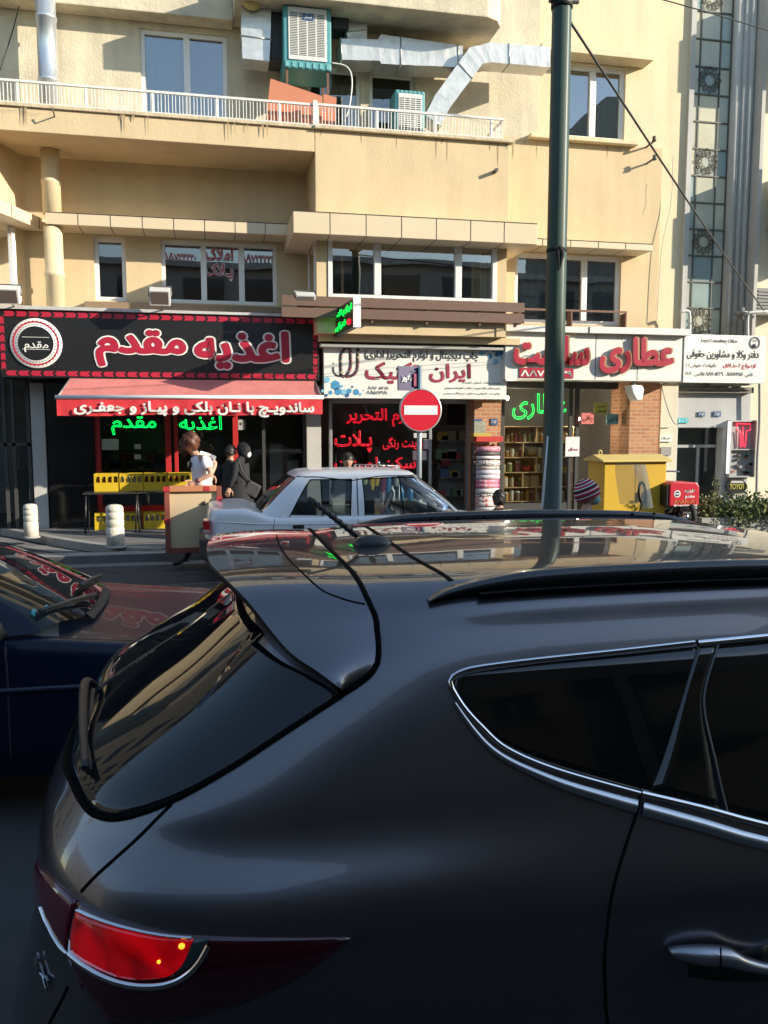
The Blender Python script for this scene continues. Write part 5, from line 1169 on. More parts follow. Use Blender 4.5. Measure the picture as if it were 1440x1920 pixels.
# rear badge letters
try:
    p0 = SB.px(72, 1802); p1 = SB.px(96, 1856); nb_ = SB.snap(p0, 0)[1]; ux = (p1-p0).normalized(); uz = nb_.cross(ux).normalized()
    text('badge', 'ix', chrome, SV, p0+nb_*.004, ux, uz, (p1-p0).length, .026, depth=.004, persian=False)
except Exception as ex: print('badge', ex)
# door handle
h0 = SB.px(1248, 1775); hd = MB(); C = []; Rr_ = []
for px, py, o_, r in ((1250, 1776, .004, .004), (1262, 1776, .018, .016), (1300, 1774, .03, .024), (1345, 1775, .034, .024), (1375, 1785, .036, .018), (1410, 1794, .036, .015), (1440, 1796, .036, .015)):
    q = SB.px(px, py); C.append(q+SB.snap(q, 0)[1]*o_); Rr_.append(r)
e_ = C[-1]; C += [e_+Vector((.05, -.002, .004)), e_+Vector((.09, .03, .01))]; Rr_ += [.017, .012]
hmat = M('handle_paint', (.32, .32, .36), .3, metal=.8, coat=.8); hd.tube(catmull(C, 4), [Rr_[min(i//4, len(Rr_)-1)]*(1-(i % 4)/4)+Rr_[min(i//4+1, len(Rr_)-1)]*(i % 4)/4 for i in range(len(catmull(C, 4)))], 12, flat=.9); hd.build('door_handle', hmat, SV)
q = SB.px(1330, 1776); cupm = SB.patch([(1290, 1800), (1340, 1795), (1440, 1770)], [(1290, 1830), (1340, 1838), (1440, 1840)], 12, 5, .001); cupm.build('handle_recess', trim, SV)
hk = MB(); hk.tube([C[2]+Vector((.03, -.026, .03)), C[2]+Vector((.035, -.026, -.03))], .002, 5); hk.build('key_cap_line', gap, SV)
for x in (.47, 3.17):
    for s_ in (-1, 1): wheel(SV, x, YCS+s_*.80, .36, .36, s_)
ar = MB()
for x in (.47, 3.17):
    for s_ in (-1, 1): ar.tube([(x+.42*math.cos(a*math.pi/14), YCS+s_*.905, .36+.42*math.sin(a*math.pi/14)) for a in range(15)], .02, 8)
split(ar, 'wheel_arch', trim, SV)
m = SB.strip([('s', -.1, .5), ('s', .05, .45), ('s', .1, .3)], .03, .003); m.build('bumper_trim', trim, SV)

# ---------- generic saloon builder
def saloon(root, x0, yc, L, W, zbelt, zroof, X, paint_m, glass_m, hood_z, deck_z, glow=.04):
    """X: trunk end, roof rear, roof front, cowl positions along the body (metres from the rear)"""
    xt, xr, xf, xc = [x0+v for v in X]; xe = x0+L
    lo_l = [(.24, W*.46, x0+.12, .3, 5, xe-.12, .35, 4), (.4, W*.485, x0+.0, .3, 5, xe, .4, 4), (.55, W*.495, x0+.01, .3, 5, xe, .4, 4), (.68, W*.5, x0+.03, .3, 5, xe-.03, .45, 4), (deck_z-.10, W*.495, x0+.05, .3, 5, xe-.08, .5, 4), (deck_z-.03, W*.485, x0+.07, .3, 5, xe-.16, .6, 4), (deck_z, W*.465, x0+.11, .3, 5, xe-.3, .7, 4), (deck_z+.006, W*.42, x0+.25, .3, 4, xe-.6, .7, 4), (deck_z+.01, W*.2, x0+.8, .3, 3, xe-1.2, .7, 3)]
    def sm(t): t = max(0, min(1, t)); return t*t*(3-2*t)
    def hz(x, y, z): return ((zbelt+.03-deck_z)*sm((x-xt+.12)/.42)+(hood_z-zbelt-.03)*sm((x-xf)/(xe-.2-xf)))*max(0, min(1, (z-.5)/(deck_z-.5)))
    bodym = car_shell(lo_l, yc, 4, hz); bs = Surf(bvh_of(bodym), yc); bodym.build('body', paint_m, root)
    nR = 5
    gl = [(zbelt-.06, W*.475, xt, .35, nR, xc, .5, 4), (zbelt+.02, W*.468, xt+.04, .35, nR, xc-.05, .5, 4), ((zbelt+zroof)/2, W*.425, (xt+xr)/2, .32, nR, (xf+xc)/2, .45, 4), (zroof-.08, W*.375, xr-.02, .3, nR, xf+.06, .4, 4)]
    rf = [(zroof-.085, W*.376, xr-.02, .3, nR, xf+.06, .4, 4), (zroof-.05, W*.36, xr+.02, .3, nR, xf+.02, .4, 4), (zroof-.022, W*.32, xr+.09, .3, 4, xf-.06, .4, 4), (zroof-.006, W*.22, xr+.25, .3, 4, xf-.25, .4, 3), (zroof, W*.08, xr+.5, .15, 3, xf-.5, .15, 3)]
    cab = car_shell(gl, yc, 5, None, None, False); cs_ = Surf(bvh_of(cab), yc)
    roof = car_shell(rf, yc, 4); roof.build('roof', paint_m, root)
    return bs, cs_
# ---------- white saloon by the kerb
cw = M('white_car_paint', (.76, .77, .78), .3, coat=.6, var=.04, vs=3); cg = GLASS('car_glass', (.42, .47, .48), 1.0)
YW2 = 11.12
WC = thing('saloon_car', 'white saloon car with a driver inside, half hidden behind the SUV roof', 'car', (2.1, YW2, 0))
bs2, cs2 = saloon(WC, -.08, YW2, 4.3, 1.68, .80, 1.41, (.60, 1.16, 2.74, 3.46), cw, cg, .70, .95)
zr = 1.32; fr = MB()
ZB_, ZT = .835, 1.295
for A1, A2 in (([('s', .60, .82), ('s', .84, 1.08), ('s', 1.10, 1.32)], [('s', .97, .82), ('s', 1.10, 1.06), ('s', 1.26, 1.31)]),
               ([('s', 1.08, 1.285), ('s', 1.8, 1.30), ('s', 2.74, 1.285)], [('s', 1.09, 1.325), ('s', 1.8, 1.33), ('s', 2.70, 1.325)]),
               ([('s', 1.76, .82), ('s', 1.78, 1.1), ('s', 1.80, 1.30)], [('s', 1.95, .82), ('s', 1.95, 1.1), ('s', 1.94, 1.30)]),
               ([('s', 2.64, 1.325), ('s', 2.97, 1.08), ('s', 3.28, .83)], [('s', 2.75, 1.325), ('s', 3.10, 1.08), ('s', 3.42, .83)]),
               ([('s', .6, .77), ('s', 1.8, .77), ('s', 3.4, .77)], [('s', .6, .84), ('s', 1.8, .84), ('s', 3.4, .84)])):
    cs2.patch(A1, A2, 20, 4, .006, fr, edge=False)
k = len(fr.v); q = mirror(fr, YW2); fr.v += q.v; fr.f += [tuple(i+k for i in f) for f in q.f]; fr.m += q.m; fr.s += q.s; split(fr, 'window_frame', cw, WC)
RW = [('s', .98, ZB_), ('s', 1.11, 1.06), ('s', 1.27, ZT)]; RW2 = [('s', 1.76, ZB_), ('s', 1.78, 1.08), ('s', 1.80, ZT)]; FW = [('s', 1.95, ZB_), ('s', 1.95, 1.08), ('s', 1.94, ZT)]; FW2 = [('s', 3.26, ZB_), ('s', 2.97, 1.07), ('s', 2.66, ZT)]
for A1, A2, nm in ((RW, RW2, 'rear_window'), (FW, FW2, 'front_window')):
    q = cs2.patch(A1, A2, 12, 8, .0, edge=False); q.build(nm, cg, WC); mirror(q, YW2).build(nm, cg, WC)
q = cs2.patch([('f', YW2-.74, .84), ('f', YW2, .84), ('f', YW2+.74, .84)], [('f', YW2-.6, 1.32), ('f', YW2, 1.32), ('f', YW2+.6, 1.32)], 16, 8, .0, edge=False); q.build('windscreen', cg, WC)
q = cs2.patch([('r', YW2-.68, .9), ('r', YW2, .9), ('r', YW2+.68, .9)], [('r', YW2-.58, 1.32), ('r', YW2, 1.32), ('r', YW2+.58, 1.32)], 16, 8, .0, edge=False); q.build('back_window', cg, WC)
ln = MB()
for L_ in (RW+RW2[::-1], FW+FW2[::-1], [('s', 1.40, ZB_), ('s', 1.40, 1.08), ('s', 1.40, ZT)], [('s', 2.46, ZB_), ('s', 2.44, 1.1), ('s', 2.43, ZT)], [('s', 1.86, .84), ('s', 1.86, 1.1), ('s', 1.87, 1.31)], [('s', 1.10, 1.33), ('s', 1.8, 1.337), ('s', 2.70, 1.33), ('s', 3.02, 1.10)]):
    for a, b in zip(L_[:-1], L_[1:]): cs2.strip([a, b], .013, .008, ln, 3)
ln.build('window_seal', gap, WC)
g2 = MB(); bs2.strip([('s', .80, .82), ('s', .78, .7), ('s', .80, .4)], .008, .0015, g2); bs2.strip([('s', 1.85, .8), ('s', 1.85, .4)], .008, .0015, g2); split(g2, 'panel_gap', gap, WC)
cr_ = MB(); bs2.strip([('s', -.0, .80), ('s', .3, .79), ('s', .72, .76), ('s', 2, .74), ('s', 3.5, .72)], .012, .006, cr_); cr_.build('crease_moulding', cw, WC)
q = MB(); q.box(1.02, 1.16, bs2.side(1.1, .72).y-.018, bs2.side(1.1, .72).y+.01, .70, .745); q.box(2.02, 2.16, bs2.side(2.1, .72).y-.018, bs2.side(2.1, .72).y+.01, .70, .745); split(q, 'door_handle', trim, WC, bevel=.008)
bp_ = MB(); bs2.strip([('s', .55, .46), ('s', .25, .46), ('s', .05, .46)], .22, .03, bp_); 
bp_ = MB(); bp_.prism([(-.13, YW2-.72), (-.05, YW2-.83), (.15, YW2-.87), (.55, YW2-.86), (.55, YW2+.86), (.15, YW2+.87), (-.05, YW2+.83), (-.13, YW2+.72)], .34, .585); bp_.build('rear_bumper', M('bumper_grey', (.035, .037, .042), .6), WC, bevel=.03)
fl_ = MB(); fl_.prism([(3.7, YW2-.86), (4.15, YW2-.84), (4.28, YW2-.7), (4.28, YW2+.7), (4.15, YW2+.84), (3.7, YW2+.86)], .34, .56); fl_.build('front_bumper', M('bumper_grey', (.035, .037, .042), .6), WC, bevel=.03)
tlm = M('tail_red', (.42, .015, .02), .2, coat=1.); t_ = MB()
for s_ in (-1, 1): t_.prism([(-.085, .80), (-.07, .83), (.0, .825), (.015, .66), (-.06, .66)], YW2+s_*.60, YW2+s_*.862, 'y')
tl_ = t_.build('tail_lamp', tlm, WC, bevel=.012); t_ = MB(); t_.box(-.075, .005, YW2-.868, YW2-.8, .675, .715); t_.build('clear_lens', M('lens_pale', (.5, .35, .33), .2), tl_)
it = MB(); it.box(.6, 3.0, YW2-.74, YW2+.74, .40, .45); it.box(1.2, 1.35, YW2-.65, YW2+.65, .45, 1.0); it.box(1.2, 1.8, YW2-.65, YW2+.65, .45, .62); it.box(.65, 1.2, YW2-.62, YW2+.62, .8, .86)
for y in (YW2-.36, YW2+.36): it.box(2.0, 2.12, y-.22, y+.22, .5, 1.05); it.box(2.0, 2.5, y-.22, y+.22, .45, .62); it.box(2.02, 2.1, y-.12, y+.12, 1.06, 1.2)
it.box(2.62, 3.0, YW2-.7, YW2+.7, .7, .88); it.build('cabin', M('cabin_grey', (.10, .095, .085), .8), WC, bevel=.03)
MB().tube([(2.5+.06*math.sin(a), YW2+.36+.17*math.cos(a), .9+.16*math.sin(a)) for a in [i*math.pi/12 for i in range(25)]], .014, 6).build('steering_wheel', trim, WC)
for x in (.72, 3.42):
    for s_ in (-1, 1): wheel(WC, x, YW2+s_*.74, .3, .3, s_, .18)
ax_ = MB(); 
tag(None, None, None) if False else None
wa = MB(); p = Vector((2.45, YW2, 1.41)); wa.tube([p, p+Vector((-.12, 0, .06))], .008, 5); wa.build('roof_aerial', trim, WC)

# ---------- blue saloon on the left
cb = M('navy_paint', (.006, .010, .026), .3, coat=.2, spec=.2); cb.node_tree.nodes['Principled BSDF'].inputs['Coat IOR'].default_value = 1.36
YB2 = 5.03
BC = thing('saloon_car', 'dark blue saloon car at the left edge, bonnet and windscreen seen past the SUV tailgate', 'car', (-1.2, YB2, 0))
bs3, cs3 = saloon(BC, -3.9, YB2, 4.42, 1.70, .94, 1.40, (.72, 1.25, 2.35, 3.28), cb, cg, .84, .97)
dg = GLASS('windscreen_glass', (.45, .52, .52), .9)
q = cs3.patch([('f', YB2-.78, .945), ('f', YB2-.4, .945), ('f', YB2, .945), ('f', YB2+.4, .945), ('f', YB2+.78, .945)], [('f', YB2-.6, 1.32), ('f', YB2, 1.33), ('f', YB2+.6, 1.32)], 24, 12, .004, edge=False); wso = q.build('windscreen', dg, BC)
fr = MB()
for A1, A2 in (([('s', -3.22, .93), ('s', -2.9, 1.1), ('s', -2.72, 1.31)], [('s', -2.85, .93), ('s', -2.7, 1.1), ('s', -2.55, 1.31)]), ([('s', -2.7, 1.28), ('s', -2.0, 1.29), ('s', -1.5, 1.28)], [('s', -2.7, 1.325), ('s', -2.0, 1.325), ('s', -1.52, 1.325)]),
               ([('s', -2.1, .93), ('s', -2.08, 1.1), ('s', -2.05, 1.3)], [('s', -1.98, .93), ('s', -1.98, 1.1), ('s', -1.97, 1.3)]), ([('s', -1.58, 1.315), ('s', -1.2, 1.12), ('s', -.98, .95)], [('s', -1.47, 1.315), ('s', -1.08, 1.12), ('s', -.82, .95)])):
    cs3.patch(A1, A2, 16, 4, .008, fr, edge=False)
k = len(fr.v); q = mirror(fr, YB2); fr.v += q.v; fr.f += [tuple(i+k for i in f) for f in q.f]; fr.m += q.m; fr.s += q.s; split(fr, 'pillar', cb, BC)
for A1, A2 in (([('s', -2.85, .95), ('s', -2.55, 1.29)], [('s', -2.1, .95), ('s', -2.05, 1.29)]), ([('s', -1.98, .95), ('s', -1.97, 1.29)], [('s', -1.05, .95), ('s', -1.6, 1.29)])):
    q = cs3.patch(A1, A2, 10, 6, .002, edge=False); q.build('side_window', dg, BC); mirror(q, YB2).build('side_window', dg, BC)
q = cs3.patch([('r', YB2-.68, .95), ('r', YB2, .95), ('r', YB2+.68, .95)], [('r', YB2-.58, 1.31), ('r', YB2, 1.31), ('r', YB2+.58, 1.31)], 16, 8, .0, edge=False); q.build('back_window', dg, BC)
sl2 = MB(); cs3.strip([('f', YB2-.80, .955), ('f', YB2-.4, .94), ('f', YB2, .935), ('f', YB2+.4, .94), ('f', YB2+.80, .955)], .05, .012, sl2); sl2.build('cowl', M('cowl_black', (.02, .02, .02), .6), BC)
wpm = M('wiper_grey', (.05, .05, .045), .5)
for y0_, y1_ in ((YB2-.05, YB2-.68), (YB2+.6, YB2+.0)):
    a = cs3.front(y0_, .97); b = cs3.front(y1_, 1.02)
    if a and b:
        wq = MB(); up_ = Vector((.03, 0, .03)); wq.tube([a+up_, (a+b)/2+up_*1.3, b+up_], .011, 6); wq.tube([a+up_*.5+Vector((.01, 0, .0)), b+up_*.5], .007, 5); wq.build('wiper', wpm, BC)
st = MB()
for px, py in ((29, 1138), (52, 1149)):
    h = cs3.px(px, py)
    if h: n_ = cs3.snap(h, 0)[1]; st.lathe([(0, 0), (.035, 0)], (0, 0, 0), 12); 
st = MB()
for y in (YB2-.66, YB2-.57):
    h = cs3.front(y, 1.03); 
    if h: st.ball(h+Vector((.004, 0, .004)), (.012, .032, .022), 10)
st.build('round_sticker', M('cyan_sticker', (.05, .45, .5), .5), wso)
g3 = MB(); bs3.strip([('s', -.98, .93), ('s', -.97, .7), ('s', -.98, .35)], .009, .0015, g3); bs3.strip([('t', -.8, YB2-.76), ('t', -.2, YB2-.72), ('t', .3, YB2-.6)], .007, .0015, g3); split(g3, 'panel_gap', M('gap_grey', (.03, .03, .035), .5), BC)
mo = MB(); bs3.strip([('s', -3.2, .70), ('s', -1, .70), ('s', .1, .69)], .024, .01, mo); mo.build('side_moulding', M('moulding_blue', (.02, .028, .06), .4), BC)
mr = MB(); mr.ball((-1.02, YB2-.98, 1.02), (.07, .11, .075), 14); mr.tube([(-1.0, YB2-.8, .97), (-1.02, YB2-.95, 1.0)], .03, 8); mr.build('wing_mirror', M('mirror_black', (.02, .02, .022), .5), BC)
it = MB(); it.box(-3.1, -.9, YB2-.76, YB2+.76, .4, .45); it.prism([(-1.35, .75), (-.75, .75), (-.72, .92), (-1.2, 1.0), (-1.35, .98)], YB2-.74, YB2+.74, 'y')
for y in (YB2-.36, YB2+.36): it.box(-2.0, -1.87, y-.22, y+.22, .5, 1.08); it.box(-1.98, -1.9, y-.12, y+.12, 1.1, 1.24)
it.build('cabin', M('cabin_grey', (.10, .095, .085), .8), BC, bevel=.02)
for x in (-3.05, -.35):
    for s_ in (-1, 1): wheel(BC, x, YB2+s_*.76, .3, .3, s_, .18)
q = MB(); q.box(.44, .56, YB2-.8, YB2+.8, .36, .56); q.build('front_bumper', M('bumper_grey', (.035, .037, .042), .6), BC, bevel=.03)
q = MB()
for s_ in (-1, 1): q.prism([(.30, .62), (.45, .64), (.40, .76), (.25, .78)], YB2+s_*.5, YB2+s_*.82, 'y')
q.build('headlight', M('headlight_glass', (.5, .5, .5), .08, coat=1.), BC, bevel=.015)
# ------------------------------------------------------------ balcony: coolers, ducts, panel
teal = M('cooler_teal', (.08, .30, .32), .5, var=.12, vs=6); cwht = M('cooler_white', (.66, .66, .62), .5, var=.1, vs=5); slot = M('cooler_slot', (.08, .08, .08), .8)
foil = M('duct_foil', (.60, .60, .58), .38, metal=.55, var=.25, vs=4, bump=.4, bs=7); foil_d = M('duct_dark', (.03, .03, .03), .6, var=.3)
def cooler(label, px0, py0, px1, py1, Y, D, name_txt=None, legs=None):
    a = at(px0, py1, Y); b = at(px1, py0, Y); x0, x1, z0, z1 = a.x, b.x, a.z, b.z
    T = thing('evaporative_cooler', label, 'air cooler', ((x0+x1)/2, Y+D/2, z0), 'evaporative coolers on the balcony')
    w_ = x1-x0; h = z1-z0; MB().box(x0, x1, Y, Y+D, z0, z1).build('case', teal, T, bevel=.025)
    m = MB(); n = 7
    for i in range(n): 
        x = x0+w_*(i+.5)/n; m.box(x-w_*.035, x+w_*.035, Y-.012, Y+.01, z0+.02, z0+h*.1); m.box(x-w_*.03, x+w_*.03, Y-.01, Y+.01, z1-h*.05, z1-.01)
    m.build('corner_rib', M('cooler_teal_light', (.16, .40, .41), .5), T)
    MB().box(x0+w_*.1, x1-w_*.1, Y-.02, Y+.01, z0+h*.13, z1-h*.07).build('grille', cwht, T, bevel=.008)
    m = MB(); ns = 26 if h > 1 else 16
    for c in range(4):
        xa = x0+w_*(.135+.187*c); xb = xa+w_*.155
        for i in range(ns): z = z0+h*.2+(h*.66)*i/ns; m.box(xa, xb, Y-.0225, Y-.0195, z, z+h*.66/ns*.5)
    m.build('louvre', slot, T)
    if name_txt:
        q = MB().box(x0+w_*.40, x0+w_*.62, Y-.03, Y-.02, z1-h*.26, z1-h*.17).build('name_plate', M('plate_blue', (.04, .1, .25), .4), T)
        text('lettering', name_txt, wht, q, (x0+w_*.43, Y-.0305, z1-h*.24), (1, 0, 0), (0, 0, 1), w_*.16, h*.05, depth=.004, offset=.02)
    if legs:
        m = MB()
        for x in (x0+.06, x1-.06):
            for y in (Y+.06, Y+D-.06): m.box(x-.02, x+.02, y-.02, y+.02, ZB1-.02, z0)
        m.build('stand', M('rust_brown', (.16, .08, .05), .7), T)
    return T
cooler('large teal and white cooler with a blue name plate raised on legs over the balcony', 532, 12, 621, 126, 15.0, .75, 'آبسال', True)
cooler('small teal and white cooler standing behind the balcony railing', 741, 172, 797, 262, 15.05, .5)
def duct(name, label, pts, Y, h, D, mat=foil, group='metal ducts on the upper wall', seams=True):
    P = [at(x, y, Y) for x, y in pts]; N = len(P); hs = h if isinstance(h, list) else [h]*N; rows = []
    for i in range(N):
        t = (P[min(i+1, N-1)]-P[max(i-1, 0)]).normalized(); nrm = Vector((-t.z, 0, t.x)); s = hs[i]/2
        rows.append([P[i]+nrm*s, P[i]-nrm*s, P[i]-nrm*s+Vector((0, D, 0)), P[i]+nrm*s+Vector((0, D, 0)), P[i]+nrm*s])
    m = MB(); R2 = []
    for a, b in zip(rows[:-1], rows[1:]):
        k = max(1, int((b[0]-a[0]).length/.09))
        for j in range(k): R2.append([p.lerp(q, j/k)+Vector((random.uniform(-.003, .003), random.uniform(-.004, .004), random.uniform(-.003, .003))) for p, q in zip(a[:4], b[:4])])
    R2.append(rows[-1][:4]); m.grid([r+[r[0]] for r in R2], 0, False); m.add(R2[0], [(0,1,2,3)]); m.add(R2[-1], [(3,2,1,0)])
    T = thing(name, label, 'duct', P[0], group); m.build('casing', mat, T)
    if seams:
        s_ = MB()
        for q in range(0, len(R2), 12):
            r = [v+(v-sum(R2[q], Vector())/4)*.03 for v in R2[q]]
            for u in range(4): s_.tube([r[u], r[(u+1) % 4]], .012, 5)
        split(s_, 'seam', M('seam_foil', (.5, .5, .48), .4, metal=.7), T)
    return T
duct('air_duct', 'crumpled silver duct running level to the right of the large cooler', [(640, 92), (710, 94), (715, 92), (868, 106)], 15.3, [.36, .36, .5, .38], .5)
duct('air_duct', 'silver duct rising from behind the railing and bending level to the right', [(812, 226), (830, 190), (893, 104), (920, 98), (1032, 107)], 15.1, [.34, .34, .36, .34, .36], .4)
duct('air_duct', 'silver and grey duct hanging left of the large cooler', [(482, -60), (480, 60), (480, 112)], 15.2, [.52, .5, .46], .45)
duct('air_duct', 'faceted silver duct elbow at the top right of the large cooler', [(600, -10), (640, 6), (668, 30), (670, 76)], 15.35, [.55, .6, .42, .36], .4)
tag(None, None, None) if False else None
m = MB(); a = at(505, 112, 15.3); b = at(536, 6, 15.3); m.box(a.x, b.x, 15.3, 15.8, a.z, b.z); a = at(620, 52, 15.25); b = at(655, 18, 15.25); m.box(a.x, b.x, 15.25, 15.7, a.z, b.z)
T = thing('duct_collar', 'black duct collars on both sides of the large cooler', 'duct collar', (a.x, 15.3, a.z)); split(m, 'collar', foil_d, T, bevel=.05)
m = MB(); q = at(472, -6, 15.1); m.ball((q.x, 15.1, q.z), (.2, .12, .22), 14); tag(m.build('yellow_bag', M('yellow_plastic', (.55, .45, .15), .4), None, q), 'crumpled yellow plastic wrapped on the silver duct at the top', 'plastic bag')
def poly_panel(name, label, cat, pts, Y, th, mat):
    P = [at(x, y, Y) for x, y in pts]; return tag(MB().prism([(p.x, p.z) for p in P], Y, Y+th, 'y').build(name, mat, None, P[0], bevel=.004), label, cat)
op = M('orange_board', (.52, .19, .10), .6, var=.12, vs=3)
poly_panel('board', 'large salmon orange board leaning behind the balcony railing under the cooler', 'board', [(507, 147), (604, 180), (606, 236), (498, 228)], 14.95, .03, op)
poly_panel('board', 'narrow salmon orange board upright right of the rail post', 'board', [(607, 176), (631, 183), (628, 238), (603, 236)], 15.02, .03, op)
def cable(label, pts, r=.012, mat=None, name='cable', cat='cable', n=8):
    return tag(MB().tube(catmull(pts, n), r, 6).build(name, mat or M('cable_black', (.03, .03, .03), .6), None, pts[0]), label, cat)
cable('thin white hose hanging in a loop from the large cooler to the balcony', [at(622, 118, 15.0), at(650, 125, 14.98), at(660, 150, 14.95), at(655, 200, 14.93), at(645, 228, 14.95)], .013, M('hose_white', (.7, .7, .66), .5), 'hose', 'hose')
pa = at(1062, 30, 8.6); pb_ = at(1432, 582, 15.6)
cable('thick dark cable slanting from the lamp post down to the right building', [pa, pa.lerp(pb_, .5)+Vector((0, 0, -.06)), pb_], .014)
cable('dark cable crossing in front of the leaded window near its top', [at(1180, -18, 12.9), at(1330, 24, 12.9), at(1500, 75, 13)], .011)
cable('thin wire drooping along the wall above the printing shop sign', [at(690, 612, 15.2), at(745, 628, 15.2), at(810, 632, 15.2), at(870, 612, 15.2), at(930, 608, 15.2)], .006)
cable('thin grey wire stretched over the face of the printing shop sign', [at(605, 702, 15.1), at(745, 688, 15.0), at(940, 678, 15.1)], .004, M('wire_grey', (.3, .3, .3), .5))
cable('loose cable draped over the cream pier beside the key shop', [at(1240, 722, 15.5), at(1250, 760, 15.45), at(1262, 790, 15.45), at(1272, 796, 15.5)], .012, M('wire_grey', (.3, .3, .3), .5))
cable('dark wire hanging at the top left of the facade', [at(36, 12, 15.7), at(20, 70, 15.7), at(0, 132, 15.7)], .01)
cable('thin wire hanging down the cream wall left of the leaded window', [at(1262, 290, 15.9), at(1258, 380, 15.9), at(1240, 470, 15.9), at(1232, 600, 15.9)], .006, M('wire_grey', (.3, .3, .3), .5))
gp_m = M('gas_pipe', (.55, .55, .52), .45, var=.1)
cable('pale gas pipe with an elbow at the foot of the leaded window', [at(1276, 585, 15.7), at(1288, 583, 15.7), at(1293, 592, 15.7), at(1293, 640, 15.7)], .035, gp_m, 'gas_pipe', 'pipe', 4)
cable('pale gas pipe and valve by the right edge above the law office sign', [at(1402, 640, 15.7), at(1402, 592, 15.7), at(1412, 586, 15.7), at(1440, 584, 15.7)], .035, gp_m, 'gas_pipe', 'pipe', 4)
m = MB(); q = at(1390, 586, 15.7); m.lathe([(.0, -.16), (.06, -.15), (.06, -.05), (.13, -.04), (.13, .02), (.06, .03), (.06, .1), (0, .11)], q, 12); tag(m.build('gas_regulator', M('regulator_grey', (.22, .22, .21), .5, metal=.4), None, q), 'dark grey gas regulator on the pilaster above the law office sign', 'regulator')
cable('grey electric pipe running down right of the display case', [at(1424, 700, 15.7), at(1424, 790, 15.7), at(1420, 860, 15.7), at(1418, 960, 15.7)], .03, M('conduit_grey', (.3, .3, .29), .5), 'conduit', 'pipe', 4)

# ------------------------------------------------------------ street furniture
YP = 8.6
px_ = AX(1035, YP, 900); gpm = M('post_green', (.016, .045, .03), .45, var=.25, vs=3)
LP = thing('lamp_post', 'tall dark green street lamp post with ribbed sides in front of the herbal shop', 'lamp post', (px_, YP, 0))
m = MB(); n = 24; rows = []
for z, r in ((0, .15), (.5, .15), (.52, .113), (3, .108), (7.35, .10), (7.4, .095), (11, .09)):
    rows.append([(px_+(r*(1-.06*(1 if k % 3 == 0 else 0)))*math.cos(2*math.pi*k/n), YP+(r*(1-.06*(1 if k % 3 == 0 else 0)))*math.sin(2*math.pi*k/n), z) for k in range(n+1)])
m.grid(rows); m.build('post', gpm, LP)
m = MB(); q = at(1045, 6, YP); m.tube([(px_-.16, YP-.05, q.z), (px_+.16, YP-.05, q.z+.02)], .034, 8); m.lathe([(.114, -.05), (.114, .05)], (px_, YP, q.z), 18); m.build('clamp', M('clamp_dark', (.03, .035, .03), .5), LP)
m = MB(); q = at(1046, 480, YP-.12)
m.lathe([(.107, -.02), (.115, 0), (.107, .02)], (px_, YP, q.z+.08), 20); m.tube(catmull([q+Vector((.015, 0, .09)), q+Vector((.035, -.03, .02)), q+Vector((.02, -.03, -.07)), q+Vector((.015, -.02, -.13))], 4), [.033-.02*i/12 for i in range(13)], 7); m.tube(catmull([q+Vector((.0, 0, .08)), q+Vector((-.01, -.03, .0)), q+Vector((.0, -.03, -.15))], 4), [.023-.013*i/8 for i in range(9)], 7)
tag(m.build('black_cloth', M('black_cloth', (.012, .012, .014), .9), None, q), 'strip of black cloth knotted round the green lamp post', 'cloth')
m = MB(); a = at(1027, 818, YP-.12); b = at(1012, 1010, YP-.15); m.tube([a, a.lerp(b, .5), Vector((b.x-.05, b.y, .02))], [.008, .013, .014], 6); tag(m.build('white_tube', M('tube_pale', (.6, .62, .62), .5), None, b), 'slim white tube leaning on the left side of the green lamp post', 'tube')
# no entry sign and street name plates on their own post
NS = thing('no_entry_sign', 'round red no entry sign on a thin grey post in front of the stationery shop', 'road sign', (AX(789, 12.95, 770), 12.95, .12))
q = at(789, 769, 12.86); R_ = 41/F*13.1
m = MB(); m.lathe([(0, 0), (R_*.95, 0), (R_*.95, .03)], (0, 0, 0), 48, axis='y', caps=False, sm=False); m.v = [(q.x+x, q.y+y, q.z+z) for x, y, z in m.v]; m.build('face', M('road_sign_red', (.55, .012, .03), .35), NS)
m = MB(); m.lathe([(R_*.94, -.004), (R_, -.004), (R_*1.0, .05), (R_*.9, .052)], (0, 0, 0), 48, axis='y', caps=False); m.v = [(q.x+x, q.y+y, q.z+z) for x, y, z in m.v]; m.build('rim', M('rim_grey', (.42, .42, .42), .4, metal=.5), NS)
MB().box(q.x-R_*.79, q.x+R_*.79, q.y-.006, q.y+.01, q.z-R_*.21, q.z+R_*.21).build('white_bar', M('road_sign_white', (.72, .72, .7), .4), NS)
m = MB(); m.tube([(q.x, 12.95, .12), (q.x, 12.95, q.z+.70)], .042, 12); m.build('post', M('post_grey', (.30, .36, .38), .4, metal=.3, var=.1), NS)
SP = thing('street_name_sign', 'purple and pale blue street name plates above the no entry sign', 'street sign', (q.x, 12.95, 2.6))
a = at(746, 732, 12.8); b = at(782, 688, 12.95)
pm = M('plate_purple', (.03, .022, .095), .4); m = MB(); m.obox(((a.x+b.x)/2, 12.86, (a.z+b.z)/2), ((b.x-a.x)/2, .06, 0), (-.006, .012, 0), (0, 0, (b.z-a.z)/2)); m.build('purple_plate', pm, SP)
a2 = at(783, 731, 12.95); b2 = at(793, 689, 12.95); m = MB(); m.obox(((a2.x+b2.x)/2, 13.0, (a2.z+b2.z)/2), ((b2.x-a2.x)/2, .16, 0), (.012, -.006, 0), (0, 0, (b2.z-a2.z)/2)); m.build('blue_plate', M('plate_pale_blue', (.22, .45, .55), .4), SP)
ud = Vector(((b.x-a.x), .12, 0)).normalized()
